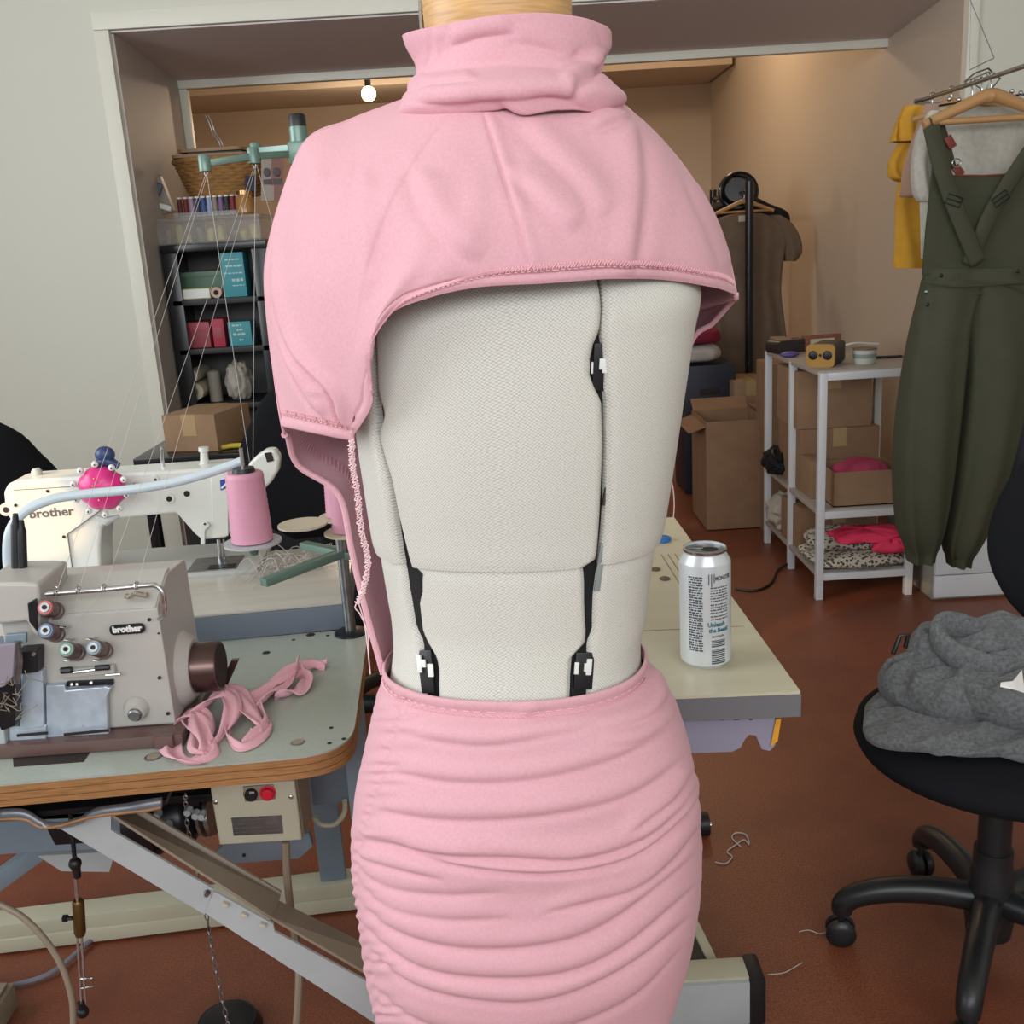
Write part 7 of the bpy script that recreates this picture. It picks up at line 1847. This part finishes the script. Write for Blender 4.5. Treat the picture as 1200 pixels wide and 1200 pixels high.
# other garments behind the overalls
tee = thing('white_tee', 'off-white cotton top hanging directly behind the olive overalls', 'shirt', (rx, GY + .12, at(1110, 300, GY + .12).z))
tm = mat('off_white_cotton', rgb(188, 184, 174), .9, noise=(60, .1))
garment([(126, 1100, 1200, .02), (145, 1086, 1215, .03), (170, 1080, 1220, .035), (205, 1078, 1222, .035), (250, 1078, 1222, .035), (303, 1079, 1222, .04)], GY + .12, 'body', tm, tee, (.006, 8))
garment([(130, 1088, 1104, .02), (160, 1074, 1096, .03), (195, 1069, 1090, .035), (225, 1071, 1092, .035), (236, 1076, 1090, .03)], GY + .11, 'sleeve', tm, tee, (.004, 5))
bg = thing('beige_top', 'beige pink top between the white top and the yellow garment', 'shirt', (rx, GY + .26, at(1070, 232, GY + .26).z))
garment([(122, 1084, 1180, .02), (150, 1074, 1190, .03), (190, 1060, 1190, .03), (231, 1053, 1190, .03)], GY + .26, 'body', c3('beige_pink', 170, 138, 120, .9), bg, (.006, 6)); mb = MB(); mb.tube([to_local(bg, at(1054, 229, GY + .228)), to_local(bg, at(1085, 229, GY + .225))], .003, 6); mb.build('hem', c3('beige_pink', 170, 138, 120, .9), bg)
yg = thing('yellow_dress', 'mustard yellow tiered garment at the far end of the garment rail', 'dress', (rx, GY + .40, at(1060, 316, GY + .4).z))
ym = mat('mustard_cloth', rgb(206, 152, 46), .85, noise=(30, .08))
garment([(124, 1060, 1160, .03), (140, 1052, 1165, .04), (166, 1044, 1170, .05)], GY + .40, 'upper_ruffle', ym, yg, (.012, 11))
garment([(168, 1052, 1160, .03), (190, 1042, 1165, .045), (208, 1042, 1168, .055), (213, 1054, 1166, .05)], GY + .41, 'middle_ruffle', ym, yg, (.012, 10))
garment([(200, 1056, 1160, .03), (232, 1050, 1165, .035), (270, 1049, 1168, .04), (314, 1046, 1172, .05)], GY + .42, 'skirt', ym, yg, (.008, 8))
dk = thing('dark_trousers', 'dark slate garment at the right edge beside the olive overalls', 'trousers', (at(1210, 400, GY + .06).x, GY + .16, at(1200, 560, GY + .16).z))
garment([(225, 1186, 1240, .03), (300, 1185, 1240, .035), (420, 1180, 1240, .04), (500, 1178, 1240, .04), (560, 1176, 1240, .04)], GY + .16, 'body', c3('slate_cloth', 52, 54, 62, .9), dk, (.006, 6)); mb = MB(); mb.tube([to_local(dk, at(1186, 226, GY + .12)), to_local(dk, at(1240, 224, GY + .12))], .006, 6); mb.build('waistband', c3('slate_cloth', 52, 54, 62, .9), dk)
for (nm_l, Y, ax_) in (('pale hanger inside the white top', GY + .12, 1158), ('pale hanger inside the beige top', GY + .26, 1140), ('pale hanger inside the yellow garment', GY + .40, 1122)):
    p = at(ax_, 118, Y); p.x = rx; hanger(nm_l, Vector((rx, Y, min(p.z, rz3 - .03))), {1158: .17, 1140: .10, 1122: .07}[ax_], .04, Y, rz3 + .012, r=.009, bar=False, group='hangers behind the overalls')
# clip hanger and clear wire hangers clustered on the rail
ch_ = thing('clip_hanger', 'chrome clip hanger with two metal clips in front of the white top', 'hanger', tuple(at(1150, 116, GY + .06)))
def CL(px, py, dy=0.0): return to_local(ch_, at(px, py, GY + .06 + dy))
mb = MB(); mb.tube([CL(1100, 124), CL(1145, 117), CL(1205, 110)], .0028, 8); mb.build('bar', M['dark_metal'], ch_)
for (px, py) in ((1113, 116), (1124, 117), (1186, 107), (1196, 109)):
    q = CL(px, py, -.008); mb = MB(); mb.sphere(q, .007, 10); mb.bar(q, q + Vector((0, 0, -.03)), .014, .006, .001); mb.build('clip', M['chrome'], ch_)
mb = MB(); k = to_local(ch_, Vector((rx, GY + .06, rz3 + .010))); b_ = CL(1150, 116); mb.tube(spline([b_, Vector((k.x, 0, k.z * .6)), k + Vector((0, .012, -.004)), k], 16), .0022, 8); mb.build('hook', M['chrome'], ch_)
wh = thing('wire_hangers', 'tangle of thin clear and steel wire hangers above the overalls', 'hanger', tuple(at(1150, 95, GY + .5)))
def HL(px, py): return to_local(wh, at(px, py, GY + .5))
for pts, r in (([(1130, 96), (1142, 86), (1158, 80), (1172, 92), (1162, 104)], .003), ([(1128, 102), (1134, 94), (1150, 88), (1160, 84)], .002), ([(1138, 110), (1140, 98), (1150, 104), (1146, 112)], .0022), ([(1136, 82), (1165, 68)], .0016), ([(1137, 0), (1152, 36), (1165, 68)], .0014), ([(1138, -10), (1137, 40), (1136, 82)], .001), ([(1155, 84), (1160, 95), (1155, 106)], .002)):
    mb = MB(); mb.tube([HL(*p) for p in pts], r, 6); mb.build('wire', M['steel'], wh)
# dark cable by the shelf foot
q = [atz(862, 690, .005), atz(885, 692, .005), atz(903, 684, .005), atz(912, 668, .005), atz(925, 660, .02)]
mb = MB(); mb.tube(spline(q, 24), .005, 8); tag(mb.build('floor_cable', M['black'], None, q[0]), 'black cable curving on the floor to the white shelf leg', 'cable')
